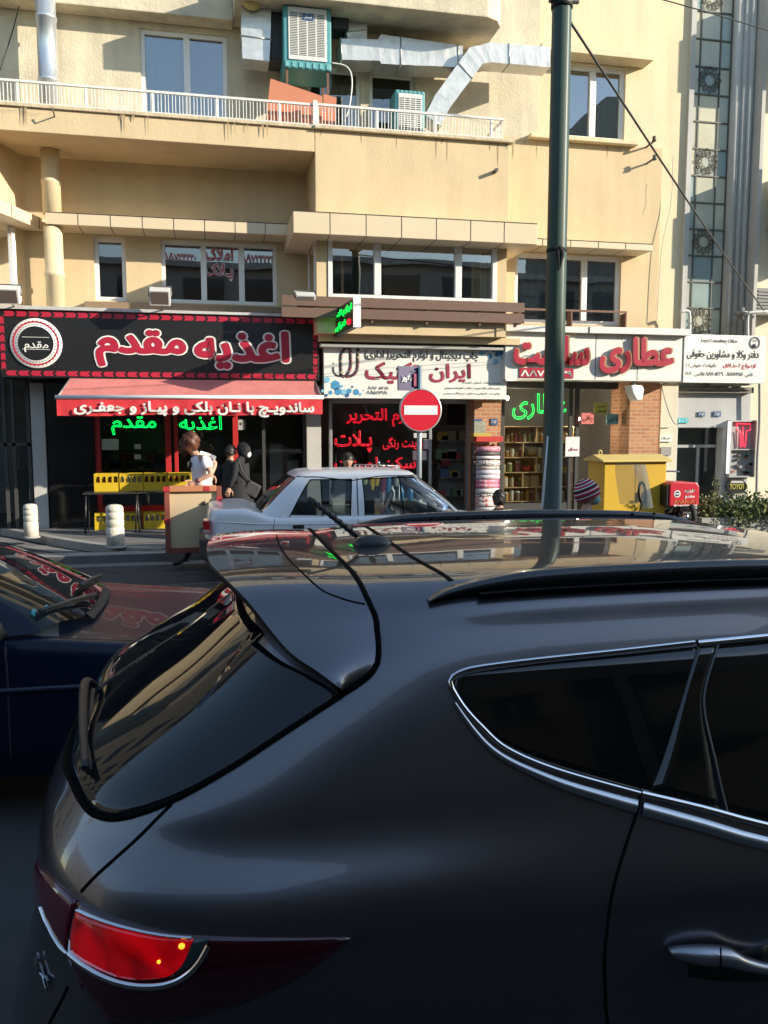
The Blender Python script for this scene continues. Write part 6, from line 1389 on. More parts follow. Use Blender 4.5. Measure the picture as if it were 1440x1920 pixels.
text('lettering', 'دلاویز', wht, SP, (a.x+.06, 12.79, a.z+.13), ud, (0, 0, 1), .18, .12, depth=.008, offset=.03); text('lettering', 'کوچه', M('letter_lilac', (.4, .38, .55), .5), SP, (b.x-.11, 12.855, b.z-.09), ud, (0, 0, 1), .08, .035, depth=.008)
m = MB(); m.obox((b.x-.055, 12.862, (a.z+b.z)/2-.02), (.022, .0045, 0), (0, .012, 0), (0, 0, .1)); m.build('emblem_strip', M('strip_maroon', (.25, .03, .08), .5), SP)
# bollards
bm_ = M('bollard_cream', (.62, .58, .48), .7, var=.3, vs=7, bump=.3, bs=30)
def bollard(px, py, label, sc=1.):
    p = atz(px, py, .125); T = thing('bollard', label, 'bollard', p, 'cream bollards along the curved kerb')
    m = MB(); r = .135*sc; prof = [(r, 0), (r, .30), (r*.93, .312), (r*.93, .328), (r, .34), (r, .42), (r*.93, .432), (r*.93, .445), (r, .457), (r, .53), (r*.93, .542), (r*.93, .552), (r*.99, .565), (r*.97, .61), (r*.8, .645), (r*.4, .66), (0, .662)]
    m.lathe([(a, b*sc) for a, b in prof], p, 22); m.build('shaft', bm_, T); m = MB(); m.lathe([(r*1.25, .0), (r*1.2, .02), (r, .03)], p, 22); m.build('base', conc, T)
bollard(59, 1008, 'cream bollard on the left, nearer the shop pier', .86); bollard(217, 1026, 'cream bollard on the right, nearer the carried board', 1.0)
# yellow cabinet
ym = M('cabinet_yellow', (.58, .36, .025), .45, var=.08, vs=3); yl = M('cabinet_lid', (.58, .44, .14), .5, var=.1, vs=4)
YCb = 12.95; x0, x1 = AX(1133, YCb, 900), AX(1249, YCb, 900); zt = AZ(866, YCb, 1190)
CB = thing('street_cabinet', 'mustard yellow utility cabinet with a sloped lid in front of the brick pier', 'cabinet', ((x0+x1)/2, YCb, .12))
MB().box(x0, x1, YCb, YCb+.62, .12, zt).build('case', ym, CB, bevel=.012)
m = MB(); xm = x0+(x1-x0)*.5; m.box(xm-.004, xm+.004, YCb-.003, YCb+.01, .2, zt-.02); m.box(xm+.04, xm+.07, YCb-.02, YCb, .7, .85); m.build('door_seam', M('seam_brown', (.12, .08, .02), .6), CB)
m = MB(); m.prism([(YCb-.07, zt), (YCb-.07, zt+.03), (YCb+.3, zt+.12), (YCb+.68, zt+.03), (YCb+.68, zt)], x0-.07, x1+.07, 'x'); m.build('lid', yl, CB, bevel=.008)
m = MB(); m.tube([(x0+.06+.03*math.cos(t*math.pi/8), YCb+.3, zt+.15+.04*math.sin(t*math.pi/8)) for t in range(17)], .012, 6); m.build('lifting_eye', yl, CB)

# ------------------------------------------------------------ motorcycles
def motorbike(x, y, dirx, label, colm, screen=False, box=False):
    T = thing('motorcycle', label, 'motorcycle', (x, y, 0 if y < 12.4 else .122)); z0 = 0 if y < 12.4 else .122; d = dirx
    fx, fy = d
    def W(a, b, c): return (x+fx*a-fy*b, y+fy*a+fx*b, z0+c)
    def el(c, rf, rs, rz): return (c, (abs(fx)*rf+abs(fy)*rs, abs(fy)*rf+abs(fx)*rs, rz), 16)
    for a in (-.62, .62):
        c = W(a, 0, .29); q = thing('wheel', None, None, c); q.parent = T; q.location = Vector(c)-Vector(T.location)
        MB().tube([(c[0]+fx*.25*math.cos(t*math.pi/14), c[1]+fy*.25*math.cos(t*math.pi/14), c[2]+.25*math.sin(t*math.pi/14)) for t in range(29)], .045, 8, caps=False).build('tyre', M('rubber', (.015, .015, .015), .8), q)
        m = MB(); m.lathe([(0, -.05), (.06, -.05), (.06, .05), (0, .05)], c, 12, axis='y' if fx else 'x')
        for k in range(10): m.tube([c, (c[0]+fx*.22*math.cos(k*.628), c[1]+fy*.22*math.cos(k*.628), c[2]+.22*math.sin(k*.628))], .005, 4)
        m.build('spokes', chrome, q)
    m = MB(); m.tube(catmull([W(.62, -.07, .29), W(.45, -.07, .75), W(.40, -.06, .95)], 4), .022, 6); m.tube(catmull([W(.62, .07, .29), W(.45, .07, .75), W(.40, .06, .95)], 4), .022, 6); m.build('fork', chrome, T)
    m = MB(); m.tube([W(.42, 0, .8), W(.1, 0, .55), W(-.25, 0, .45), W(-.62, 0, .29)], .03, 6); m.tube([W(.4, 0, .75), W(.15, 0, .3), W(-.2, 0, .28), W(-.35, 0, .6)], .025, 6); p0 = W(-.12, -.12, 0); p1 = W(.2, .12, 0); m.box(p0[0], p1[0], p0[1], p1[1], z0+.25, z0+.5); m.build('frame', trim, T)
    m = MB(); m.ball(*el(W(.18, 0, .74), .24, .13, .11)); m.build('fuel_tank', colm, T)
    m = MB(); m.ball(*el(W(-.28, 0, .76), .36, .13, .06)); m.build('saddle', trim, T)
    m = MB(); m.tube(catmull([W(.22, -.36, 1.02), W(.32, -.2, 1.03), W(.38, 0, .98), W(.32, .2, 1.03), W(.22, .36, 1.02)], 4), .016, 6); m.build('handlebar', chrome, T)
    m = MB(); m.ball(W(.5, 0, .88), (.1, .09, .09), 12); m.build('headlight', M('headlight_glass', (.5, .5, .5), .08, coat=1.), T)
    return T, W
p = at(1106, 930, 7.1); bx = p.x+.05
MT, Wm = motorbike(bx, 7.1, (1, 0), 'motorcycle with a clear plastic windscreen, ridden past behind the SUV roof', M('bike_red', (.3, .02, .02), .3, coat=.6))
a = [(1178, 955), (1175, 920), (1178, 893), (1186, 882), (1196, 884), (1206, 915), (1212, 955)]
q = [at(x, y, 7.0) for x, y in a]; m = MB(); cx = sum(v.x for v in q)/len(q)
P = []
for j in range(9):
    t = j/8; zz = 1.22+.40*t; w_ = .2*(1-.1*t-.5*max(0, t-.7)**1.2); P.append([(at(1184-5*t, 920, 7.1).x+.20*math.cos(s*math.pi/8)-.06*t, 7.1+w_*math.sin(s*math.pi/8)*1.1, zz) for s in range(-4, 5)])
cpl = bpy.data.materials.new('clear_plastic'); cpl.use_nodes = True; N_ = cpl.node_tree.nodes; tr_ = N_.new('ShaderNodeBsdfTransparent'); tr_.inputs[0].default_value = (.9, .9, .88, 1); mxs = N_.new('ShaderNodeMixShader'); mxs.inputs[0].default_value = .36
N_['Principled BSDF'].inputs['Base Color'].default_value = (.65, .65, .62, 1); N_['Principled BSDF'].inputs['Roughness'].default_value = .2
cpl.node_tree.links.new(tr_.outputs[0], mxs.inputs[1]); cpl.node_tree.links.new(N_['Principled BSDF'].outputs[0], mxs.inputs[2]); cpl.node_tree.links.new(mxs.outputs[0], N_['Material Output'].inputs[0])
MB().grid(P).build('windscreen', cpl, MT, fixn=False)
c = at(1199, 924, 7.0); m = MB(); m.tube([(c.x+.035*math.cos(t*math.pi/10)-.01*math.sin(t*math.pi/10), c.y-.05, c.z+.1*math.sin(t*math.pi/10)) for t in range(21)], .012, 6, caps=False); m.tube([(c.x, c.y-.05, c.z-.1), (c.x-.05, c.y, 1.02)], .008, 5); m.build('mirror', trim, MT)
bx2 = AX(1283, 12.95, 930)
M2, W2 = motorbike(bx2, 13.50, (0, 1), 'parked motorcycle carrying the red delivery box beside the yellow cabinet', trim)
DB = thing('delivery_box', 'red delivery box with white Persian lettering and a round emblem on the parked motorcycle', 'box', (bx2, 12.95, .85))
x0, x1 = AX(1256, 12.72, 930), AX(1311, 12.72, 930); zb, zt = .62, AZ(903, 12.72, 1283)
m = MB(); m.prism([(x0, zb), (x1, zb), (x1, zt-.09), (x1-.05, zt-.02), (x0+.08, zt), (x0, zt-.03)], 12.72, 13.2, 'y'); m.build('case', M('delivery_red', (.52, .02, .04), .35, coat=.3), DB, bevel=.02)
MB().box(x0-.05, x0-.004, 12.74, 13.18, zb, zt-.05).build('back_pad', trim, DB, bevel=.015)
yq = 12.718
ftext('lettering', 'اغذیه', wht, DB, 1284, 917, 1302, 925, yq, depth=.004, offset=.03); ftext('lettering', 'مقدم', wht, DB, 1284, 928, 1302, 936, yq, depth=.004, offset=.03)
ftext('lettering', '۸۸۸۸۵۸۰۱', M('letter_orange', (.65, .22, .06), .5), DB, 1264, 938, 1306, 944, yq, depth=.004, offset=.02); ftext('lettering', '@moghaddam_food', wht, DB, 1263, 946, 1306, 950, yq, depth=.004, persian=False, offset=.02)
q = at(1270, 926, yq-.002); m = MB(); m.lathe([(0, 0), (.062, 0)], (0, 0, 0), 28, axis='y', caps=False); m.v = [(q.x+x, q.y, q.z+z) for x, y, z in m.v]; em = m.build('emblem', wht, DB)
m = MB(); m.lathe([(0, 0), (.045, 0)], (0, 0, 0), 24, axis='y', caps=False); m.v = [(q.x+x, q.y-.002, q.z+z) for x, y, z in m.v]; m.build('emblem_centre', M('navy_ink', (.02, .04, .1), .5), em); m = MB(); m.box(q.x-.038, q.x+.038, q.y-.005, q.y-.003, q.z-.008, q.z+.012); m.build('emblem_word', wht, em)

# ------------------------------------------------------------ hedge at the right
lf = [M('leaf_dark', (.06, .09, .025), .5), M('leaf_mid', (.12, .16, .04), .5), M('leaf_pale', (.28, .28, .09), .5)]
def foliage(parent, clumps, n, size, seed=1, name='leaves'):
    r = random.Random(seed); m = MB()
    for c, rad, wt in clumps:
        for _ in range(int(n*wt)):
            while True:
                v = Vector((r.uniform(-1, 1), r.uniform(-1, 1), r.uniform(-1, 1)))
                if v.length < 1: break
            if v.length < .35 and r.random() < .6: continue
            p = Vector(c)+Vector((v.x*rad[0], v.y*rad[1], v.z*rad[2])); s = size*r.uniform(.5, 1.3)
            a = Vector((r.uniform(-1, 1), r.uniform(-1, 1), r.uniform(-.4, 1))).normalized(); b = a.orthogonal().normalized(); b.rotate(Matrix.Rotation(r.uniform(0, 6.28), 3, a)); cc = a.cross(b)
            m.add([p-b*s, p+cc*s*.45, p+b*s, p-cc*s*.45], [(0,1,2,3)], r.choice((0, 0, 1, 1, 2)))
    return m.build(name, lf, parent, fixn=False, weld=False)
hc = [at(px, py, Y) for px, py, Y in ((1352, 962, 13.0), (1380, 968, 12.8), (1405, 952, 12.9), (1432, 960, 12.8), (1330, 970, 13.0), (1460, 960, 12.8), (1500, 960, 12.8))]
HD = thing('hedge', 'leafy hedge of small green and yellowish leaves in front of the key shop', 'hedge', (hc[0].x+.4, 12.9, .12))
foliage(HD, [(tuple(c), (.34, .3, .26), 1) for c in hc]+[((c.x, c.y, .45), (.4, .3, .4), .8) for c in hc], 420, .042, 4)
m = MB()
for c in hc:
    for k in range(3): m.tube([(c.x+.1*k-.1, c.y, .0), (c.x+.12*k-.12, c.y+.03, .5), (c.x+.16*k-.16, c.y, c.z)], [.014, .01, .004], 5)
m.build('stem', M('stem_brown', (.1, .07, .04), .8), HD)
WDp = thing('shrub', 'thin upright pale shrub shoot rising left of the hedge', 'shrub', (hc[0].x, 12.2, .12)); q = at(1340, 930, 12.3)
foliage(WDp, [((q.x+.02*math.sin(i), 12.3, q.z+.3-.08*i), (.07, .07, .06), .07) for i in range(10)], 260, .03, 8); m = MB(); m.tube([(q.x, 12.3, .1), (q.x, 12.3, q.z+.35)], [.008, .003], 5); m.build('stem', M('stem_brown', (.1, .07, .04), .8), WDp)
PLb = MB(); PLb.box(8.3, 16, 12.7, 12.8, .1, .4); PLb.box(8.3, 16, 13.3, 13.4, .1, .4); PLb.box(8.3, 8.4, 12.8, 13.3, .1, .4); PLb.box(8.4, 16, 12.8, 13.3, .1, .3); tag(PLb.build('planter', conc, None, (11, 13, .12)), 'low concrete planter holding the hedge at the right', 'planter')
# ------------------------------------------------------------ people
def skin_mesh(V, Eg, root=0, sub=2):
    """grow one continuous surface over a skeleton: V = [(pos, radius or (rx, ry))], Eg = edges"""
    me = bpy.data.meshes.new('body'); me.from_pydata([tuple(p) for p, r in V], Eg, []); o = bpy.data.objects.new('body', me); COL.objects.link(o)
    md = o.modifiers.new('s', 'SKIN'); md.branch_smoothing = .6; md.use_smooth_shade = True
    for i, (p, r) in enumerate(V):
        d = me.skin_vertices[0].data[i]; d.radius = r if isinstance(r, (tuple, list)) else (r, r); d.use_root = (i == root)
    sb = o.modifiers.new('u', 'SUBSURF'); sb.levels = sub; sb.render_levels = sub
    dg = bpy.context.evaluated_depsgraph_get(); dg.update(); out = bpy.data.meshes.new_from_object(o.evaluated_get(dg)); bpy.data.objects.remove(o); bpy.data.meshes.remove(me)
    for p in out.polygons: p.use_smooth = True
    return out
skin = M('skin', (.50, .28, .19), .55, var=.08, vs=8); skin_d = M('skin_tan', (.36, .19, .12), .55)
def add_mesh(bm, me, mi):
    k = len(bm.verts); bm.from_mesh(me); bm.faces.ensure_lookup_table()
    return bm
def hand(mb, wrist, d, side, curl=.6, s=1., spread=(0, 1, 0), mi=0):
    """palm with four bent fingers of different lengths and a thumb off its side; d = pointing direction, side = thumb side"""
    d = Vector(d).normalized(); s_ = Vector(side); s_ = (s_-d*s_.dot(d)).normalized(); n = d.cross(s_).normalized(); w = Vector(wrist)
    P = []
    for t, hw, th in ((0, .026, .02), (.03, .034, .018), (.065, .041, .015), (.09, .040, .013)):
        c = w+d*t*s; P.append([c+s_*hw*s*math.cos(a*math.pi/5)+n*th*s*math.sin(a*math.pi/5) for a in range(11)])
    mb.grid(P, mi); mb.add(P[-1][:-1], [tuple(range(10))], mi, True)
    for k, (off, L) in enumerate(((.030, .072), (.011, .082), (-.010, .076), (-.030, .06))):
        b = w+d*.085*s+s_*off*s; pts = [b]; dd = d.copy()
        for j in range(3): dd = (dd*math.cos(curl*.8)-n*math.sin(curl*.8)).normalized() if j else (dd*math.cos(curl*.4)-n*math.sin(curl*.4)).normalized(); pts.append(pts[-1]+dd*L*s*(.42, .33, .25)[j])
        mb.tube(catmull(pts, 3), [.0095*s*(1-.35*i/9) for i in range(10)], 7, mi)
    b = w+d*.025*s+s_*.028*s; pts = [b, b+(d*.5+s_*.8)*.035*s, b+(d*.85+s_*.9-n*.4)*.055*s, b+(d*1.15+s_*.8-n*.8)*.07*s]; mb.tube(catmull(pts, 3), [.012*s*(1-.3*i/9) for i in range(10)], 7, mi)
def head_mb(c, fwd, r=.1, tilt=0., mats=None, mouth=True):
    """head with brow, nose, lips, chin, ears and eyes, facing fwd; material slots: 0 skin, 1 eye white, 2 dark, 3 lips"""
    f = Vector(fwd).normalized(); up = Vector((0, 0, 1)); up = (up-f*up.dot(f)).normalized(); rt = f.cross(up); c = Vector(c); m = MB(); R = []
    for i in range(19):
        t = math.pi*i/18; row = []
        for k in range(25):
            a = 2*math.pi*k/24; y = math.cos(t); s = math.sin(t); fx = math.cos(a)*s; rx = math.sin(a)*s
            w = .80 if y > -.1 else .80-.22*min(1, (-.1-y)/.9); dep = .98 if fx > 0 else 1.04
            q = [fx*dep*w/.8, rx*w, y*1.18]
            if fx > 0:
                an = abs(math.sin(a)); q[0] += .16*math.exp(-((y+.02)/.22)**2-(an/.16)**2)*(1 if y < .2 else .4)   # nose
                q[0] -= .07*math.exp(-((y-.16)/.1)**2-((an-.36)/.16)**2); q[0] += .05*math.exp(-((y-.32)/.1)**2)*(s); q[0] += .05*math.exp(-((y+.42)/.07)**2-(an/.25)**2); q[0] += .07*math.exp(-((y+.8)/.15)**2-(an/.3)**2)
            row.append(c+(f*q[0]+rt*q[1]+up*q[2])*r)
        R.append(row)
    m.grid(R)
    for sd in (-1, 1):
        e = c+(f*.80+rt*sd*.32+up*.14)*r; m.ball(e, r*.13, 8, 1); m.ball(e+f*r*.09, r*.06, 6, 2); m.tube([c+(f*.9+rt*sd*.15+up*.33)*r, c+(f*.86+rt*sd*.36+up*.37)*r, c+(f*.70+rt*sd*.55+up*.3)*r], r*.045, 5, 2)
        ec = c+(f*-.05+rt*sd*.8+up*.05)*r; m.tube([ec+(f*.14*math.cos(a)+up*.24*math.sin(a)+rt*sd*.05*math.cos(a))*r for a in [i*math.pi/5 for i in range(11)]], r*.06, 5, caps=False); m.ball(ec, (r*.1, r*.1, r*.2), 8)
    if mouth: m.tube([c+(f*.86+rt*-.24+up*-.44)*r, c+(f*.98+up*-.43)*r, c+(f*.86+rt*.24+up*-.44)*r], r*.05, 6, 3)
    return m
HM = lambda s: [s, M('eye_white', (.7, .7, .68), .3), M('eye_dark', (.015, .01, .01), .4), M('lips', (.35, .12, .1), .5)]
def hair(parent, c, fwd, r, mat, vol=1.12, low=-.2, lump=.12, seed=1, name='hair', n=26):
    f = Vector(fwd).normalized(); up = Vector((0, 0, 1)); rt = f.cross(up); c = Vector(c); rnd = random.Random(seed); m = MB(); R = []
    for i in range(15):
        t = (math.pi*.5*(1-low*1.2))*i/14; row = []
        for k in range(n+1):
            a = 2*math.pi*(k % n)/n; y = math.cos(t); s = math.sin(t); fr_ = max(0, math.cos(a)); q = vol*(1+lump*math.sin(a*5+i*1.3+seed)*s*.7+lump*.5*math.sin(a*11+i*2))
            yy = y*1.2 if y > 0 else y*1.1; lift = fr_*max(0, s-.75)*2.2
            row.append(c+(f*(math.cos(a)*s*q*1.02-.04)+rt*math.sin(a)*s*q*.86+up*(yy*q+lift*.55))*r)
        R.append(row)
    m.grid(R)
    for _ in range(140):
        a = rnd.uniform(0, 6.28); t = rnd.uniform(.2, 1.5); d = f*math.cos(a)*math.sin(t)+rt*math.sin(a)*math.sin(t)*.86+up*math.cos(t)*1.15
        if math.cos(a) > .6 and t > 1.1: continue
        p = c+d*r*vol*1.0; e = p+Vector((rnd.uniform(-.3, .3), rnd.uniform(-.3, .3), -.35-.3*rnd.random()))*r*lump*3+d*r*.12; m.tube([p, (p+e)/2+d*r*.08, e], [r*.07, r*.06, r*.015], 4)
    return m.build(name, mat, parent, fixn=False)
def cloth(parent, name, V, Eg, mat, root=0, sub=2, **k):
    me = skin_mesh(V, Eg, root, sub); me.materials.clear(); me.materials.append(mat); return link(name, me, parent)
def body(parent, V, Eg, mats, pick, root=0, extra=None, name='body'):
    """continuous body; pick(face centre) -> material slot; extra = MB with head and hands joined in"""
    me = skin_mesh(V, Eg, root); me.materials.clear()
    bm = bmesh.new(); bm.from_mesh(me)
    for f in bm.faces: f.material_index = pick(f.calc_center_median())
    if extra:
        em = extra.mesh('x', [mats[0]], fixn=True); ex = bmesh.new(); ex.from_mesh(em); base = {}
        for v in ex.verts: base[v.index] = bm.verts.new(v.co)
        for f in ex.faces:
            try: nf = bm.faces.new([base[v.index] for v in f.verts]); nf.material_index = f.material_index; nf.smooth = True
            except ValueError: pass
        ex.free()
    bm.to_mesh(me); bm.free()
    for m_ in mats: me.materials.append(m_)
    return link(name, me, parent)
def merge(a, b, remap=None):
    k = len(a.v); a.v += b.v; a.f += [tuple(i+k for i in f) for f in b.f]; a.m += [remap[i] if remap else i for i in b.m]; a.s += b.s; return a

# --- young man carrying the board
YM = 11.9
def pm_(px, py, dy=0.): return at(px, py, YM+dy)
MN = thing('person', 'young man with shaggy brown hair and white t-shirt carrying a brown framed board', 'person', (pm_(360, 1050).x, YM, 0))
hd_c = pm_(354, 835); fw = Vector((-.72, .62, -.34))
pel, spn, chs, nck = pm_(383, 945, .02), pm_(379, 908, .02), pm_(378, 868, .02), pm_(366, 849, .0)
shN, shF = pm_(383, 860, -.17), pm_(378, 858, .17); elN = pm_(397, 889, -.24); haN = pm_(360, 906, -.24); elF = pm_(404, 868, .26); haF = pm_(397, 889, .12)
hpN, hpF = pm_(386, 950, -.09), pm_(386, 950, .09); knN = pm_(372, 1000, -.09); knF = pm_(398, 1002, .1); anN = Vector((pm_(346, 1046, -.08).x, YM-.06, .10)); anF = Vector((pm_(404, 1048, .1).x, YM+.1, .12)); toN = anN+Vector((-.17, -.03, -.055)); toF = anF+Vector((-.15, -.02, -.07))
V = [(pel, (.15, .12)), (spn, (.145, .11)), (chs, (.165, .115)), (nck, (.07, .065)), (hd_c-Vector((0, 0, .05)), (.06, .06)),
     (shN, .062), (elN, .042), (haN.lerp(elN, .12), .028), (shF, .062), (elF, .042), (haF, .028), (hpN, .095), (knN, .06), (anN, .04), (toN, .032), (hpF, .095), (knF, .06), (anF, .04), (toF, .032)]
Eg = [(0, 1), (1, 2), (2, 3), (3, 4), (2, 5), (5, 6), (6, 7), (2, 8), (8, 9), (9, 10), (0, 11), (11, 12), (12, 13), (13, 14), (0, 15), (15, 16), (16, 17), (17, 18)]
ex = head_mb(hd_c, fw, .098); hand(ex, haN.lerp(elN, .12), haN-elN+Vector((0, 0, -.05)), (-.3, -.1, .9), 1.0); hand(ex, haF, haF-elF, (1, 0, 0), .5)
jean = M('trousers_dark', (.03, .03, .035), .85, var=.2, vs=8); shoe = M('shoe_black', (.012, .012, .012), .5); trou = M('trousers_khaki', (.3, .26, .18), .85)
body(MN, V, Eg, HM(skin)+[jean, shoe], lambda c: 5 if c.z < .13 else (4 if c.z < pel.z+.02 and abs(c.x-pel.x) < .5 and c.z < .95 else 0), 0, ex)
tee = M('white_cotton', (.76, .76, .78), .85, bump=.5, bs=7)
cloth(MN, 'white_tshirt', [(pm_(384, 938, .02), (.20, .17)), (spn, (.20, .165)), (pm_(378, 874, .02), (.23, .17)), (pm_(370, 852, .01), (.145, .13)), (shN, .115), (shN.lerp(elN, .75), .10), (shF, .115), (shF.lerp(elF, .7), .095)], [(0, 1), (1, 2), (2, 3), (2, 4), (4, 5), (2, 6), (6, 7)], tee)
q = pm_(356, 871, -.10); MB().obox(q, (.03, .035, 0), (.002, -.002, 0), (0, 0, .04)).build('shirt_print', inkk, MN)
hair(MN, hd_c+Vector((.0, .0, .005)), fw, .098, M('hair_auburn', (.10, .032, .014), .55, var=.5, vs=30), 1.5, -.6, .18, 3)
m = MB(); c = haN.lerp(elN, .3); d = (haN-elN).normalized(); m.tube([c-d*.02, c+d*.02], .037, 12); m.build('wristband', M('band_maroon', (.12, .04, .05), .6), MN)
# the board he carries
BDp = thing('display_board', 'tall beige board in a reddish brown wooden frame carried by the young man', 'board', (pm_(360, 1035).x, 11.65, .1))
x0, x1 = AX(309, 11.6, 970), AX(416, 11.6, 960); z0, z1 = AZ(1036, 11.6, 360), AZ(913, 11.6, 360)
fm = M('frame_brown', (.24, .07, .045), .55, var=.2, vs=6); fo = M('frame_orange', (.50, .20, .09), .6)
t = .07; m = MB(); m.box(x0, x0+t, 11.58, 11.75, z0, z1); m.box(x1-t, x1, 11.58, 11.75, z0, z1); m.box(x0+t, x1-t, 11.58, 11.75, z0, z0+t); m.build('frame', fm, BDp, bevel=.006)
m = MB(); m.box(x0+t, x1-t, 11.57, 11.75, z1-t*.9, z1+.012); m.build('top_rail', fo, BDp, bevel=.008)
MB().box(x0+t, x1-t, 11.62, 11.65, z0+t, z1-t*.9).build('panel', M('beige_card', (.60, .46, .28), .8, var=.08, vs=3), BDp)
m = MB()
for x, z in ((x0+.03, z1-.02), (x1-.2, z1-.02), (x1-.03, z1-.17), (x0+.03, z0+.45)): m.box(x-.04, x+.04, 11.565, 11.585, z-.035, z+.03)
m.build('red_tape', M('tape_red', (.45, .03, .04), .5), BDp)
q = at(380, 944, 11.61); m = MB(); m.prism([(q.x-.04, q.z-.01), (q.x+.035, q.z-.025), (q.x+.035, q.z+.04)], 11.60, 11.612, 'y'); m.build('tear', M('torn_hole', (.02, .02, .02), .9), BDp)
# --- woman in black walking right
YWm = 13.6
def pw(px, py, dy=0.): return at(px, py, YWm+dy)
WM = thing('person', 'woman in a long black robe and headscarf with a white face mask walking right', 'person', (pw(442, 900).x, YWm, .125))
hc_ = pw(458, 846); fw2 = Vector((.93, -.25, -.15)); bk_ = M('black_robe', (.013, .013, .015), .85, bump=.3, bs=6)
pel = pw(448, 925); V = [(pel, (.16, .14)), (pw(446, 895), (.14, .125)), (pw(446, 868), (.155, .12)), (pw(454, 856), .055), (hc_-Vector((0, 0, .04)), .06), (pw(443, 866, -.15), .065), (pw(439, 893, -.22), .055), (pw(430, 915, -.24), .032), (pw(448, 866, .15), .065), (pw(462, 893, .2), .055), (pw(468, 912, .16), .032),
     (pw(452, 950, -.08), .10), (pw(462, 975, -.08), .08), (Vector((pw(470, 1000).x, YWm-.08, .2)), .05), (Vector((pw(485, 1000).x, YWm-.1, .15)), .035), (pw(444, 950, .08), .10), (pw(438, 975, .08), .08), (Vector((pw(430, 1000).x, YWm+.08, .2)), .05), (Vector((pw(442, 1000).x, YWm+.08, .15)), .035)]
Eg = [(0, 1), (1, 2), (2, 3), (3, 4), (2, 5), (5, 6), (6, 7), (2, 8), (8, 9), (9, 10), (0, 11), (11, 12), (12, 13), (13, 14), (0, 15), (15, 16), (16, 17), (17, 18)]
ex = head_mb(hc_, fw2, .095, mouth=False); hand(ex, pw(430, 915, -.24), pw(426, 928, -.25)-pw(430, 915, -.24), (1, 0, .2), .5); hand(ex, pw(468, 912, .16), (.4, 0, -1), (1, 0, 0), .7)
body(WM, V, Eg, HM(skin)+[bk_], lambda c: 4, 0, ex)
P = []
for z, rx, ry, sx in ((.20, .36, .27, .0), (.5, .32, .25, .0), (.8, .25, .21, .0), (1.02, .2, .17, 0), (1.25, .20, .165, .0), (1.38, .17, .14, .02)):
    cx = pw(445, 900).x+sx; P.append([(cx+rx*(1+.05*math.sin(k*1.3+z*5))*math.cos(k*math.pi/12), YWm+ry*math.sin(k*math.pi/12), z) for k in range(25)])
MB().grid(P).build('robe', bk_, WM, fixn=False)
hair(WM, hc_-fw2*.006, fw2, .1, bk_, 1.12, -.75, .02, 2, 'headscarf'); m = MB(); c = hc_+fw2*.060-Vector((0, 0, .04)); m.ball(c, (.055, .06, .06), 12); m.build('face_mask', M('mask_white', (.74, .73, .7), .8), WM)
BG = thing('handbag', 'dark grey shoulder bag carried by the woman in black', 'bag', pw(473, 930)); a = pw(473, 917, -.1); m = MB(); m.obox(a, (.10, 0, -.055), (0, .05, 0), (.05, 0, .1)); m.build('bag_body', M('bag_grey', (.06, .055, .055), .45), BG, bevel=.025)
m = MB(); m.tube(catmull([pw(447, 862, -.17), pw(455, 885, -.2), pw(470, 903, -.14)], 5), .012, 6); m.build('strap', M('bag_strap', (.03, .03, .03), .6), BG); m = MB(); a = pw(451, 902, -.2); m.box(a.x-.015, a.x+.02, a.y-.01, a.y, a.z-.012, a.z+.012); m.build('buckle', chrome, BG)
# --- generic simple figures partly hidden by cars
def figure(label, hc, fwd, hr, skinm, coat, V, Eg, hairm=None, low=-.2, vol=1.12, lump=.08, mask=None, hands=(), pants=None, base=None):
    T = thing('person', label, 'person', base or (hc.x, hc.y, .12)); ex = head_mb(hc, fwd, hr)
    for w_, d, s in hands: hand(ex, w_, d, s, .7)
    zc = min(p.z for p, r in V)
    body(T, V, Eg, HM(skinm)+[coat], lambda c: 4 if c.z < hc.z-hr*1.35 else 0, 0, ex)
    if hairm: hair(T, hc, fwd, hr, hairm, vol, low, lump, 5)
    if mask: c = hc+Vector(fwd).normalized()*hr*.62-Vector((0, 0, hr*.42)); MB().ball(c, (hr*.52, hr*.6, hr*.5), 12).build('face_mask', mask, T)
    return T
hb = M('hair_black', (.012, .01, .009), .5)
def torso(h, fwd, seat=None, w_=.19, arms=None, stand=None, lean=0.):
    """joints below a head at h: seated when seat is a height, standing when stand is the ground height"""
    f = Vector((fwd[0], fwd[1], 0)).normalized(); r = Vector((f.y, -f.x, 0)); up = Vector((0, 0, 1)); nk = h-up*.13-f*.02; ch_ = h-up*.30-f*.03; pv = h-up*.72-f*.05 if seat is None else Vector((h.x, h.y, 0))+up*(seat+.1)-f*.08
    V = [(pv, (.15, .13)), (ch_.lerp(pv, .5), (.15, .12)), (ch_, (.17, .12)), (nk, .05), (h-up*.05, .055)]
    E_ = [(0, 1), (1, 2), (2, 3), (3, 4)]
    for s in (-1, 1):
        k = len(V); sh = ch_+r*s*w_+up*.06; el = sh+r*s*.05-up*.27+f*.04; ha = el+f*.22-up*.02
        V += [(sh, .065), (el, .048), (ha, .03)]; E_ += [(2, k), (k, k+1), (k+1, k+2)]
        k = len(V)
        if seat is not None: hp = pv+r*s*.1; kn = hp+f*.42; an = Vector((kn.x, kn.y, max(.08, seat-.40)))
        else: hp = pv+r*s*.09-up*.05; kn = Vector((hp.x, hp.y, 0))+up*((hp.z+stand)/2)+f*.03; an = Vector((hp.x, hp.y, stand+.08))
        V += [(hp, .095), (kn, .065), (an, .042), (an+f*.14-up*.04, .035)]; E_ += [(0, k), (k, k+1), (k+1, k+2), (k+2, k+3)]
    hands = [(V[7][0], f-up*.3, r), (V[14][0], f-up*.3, -r)]
    return V, E_, hands
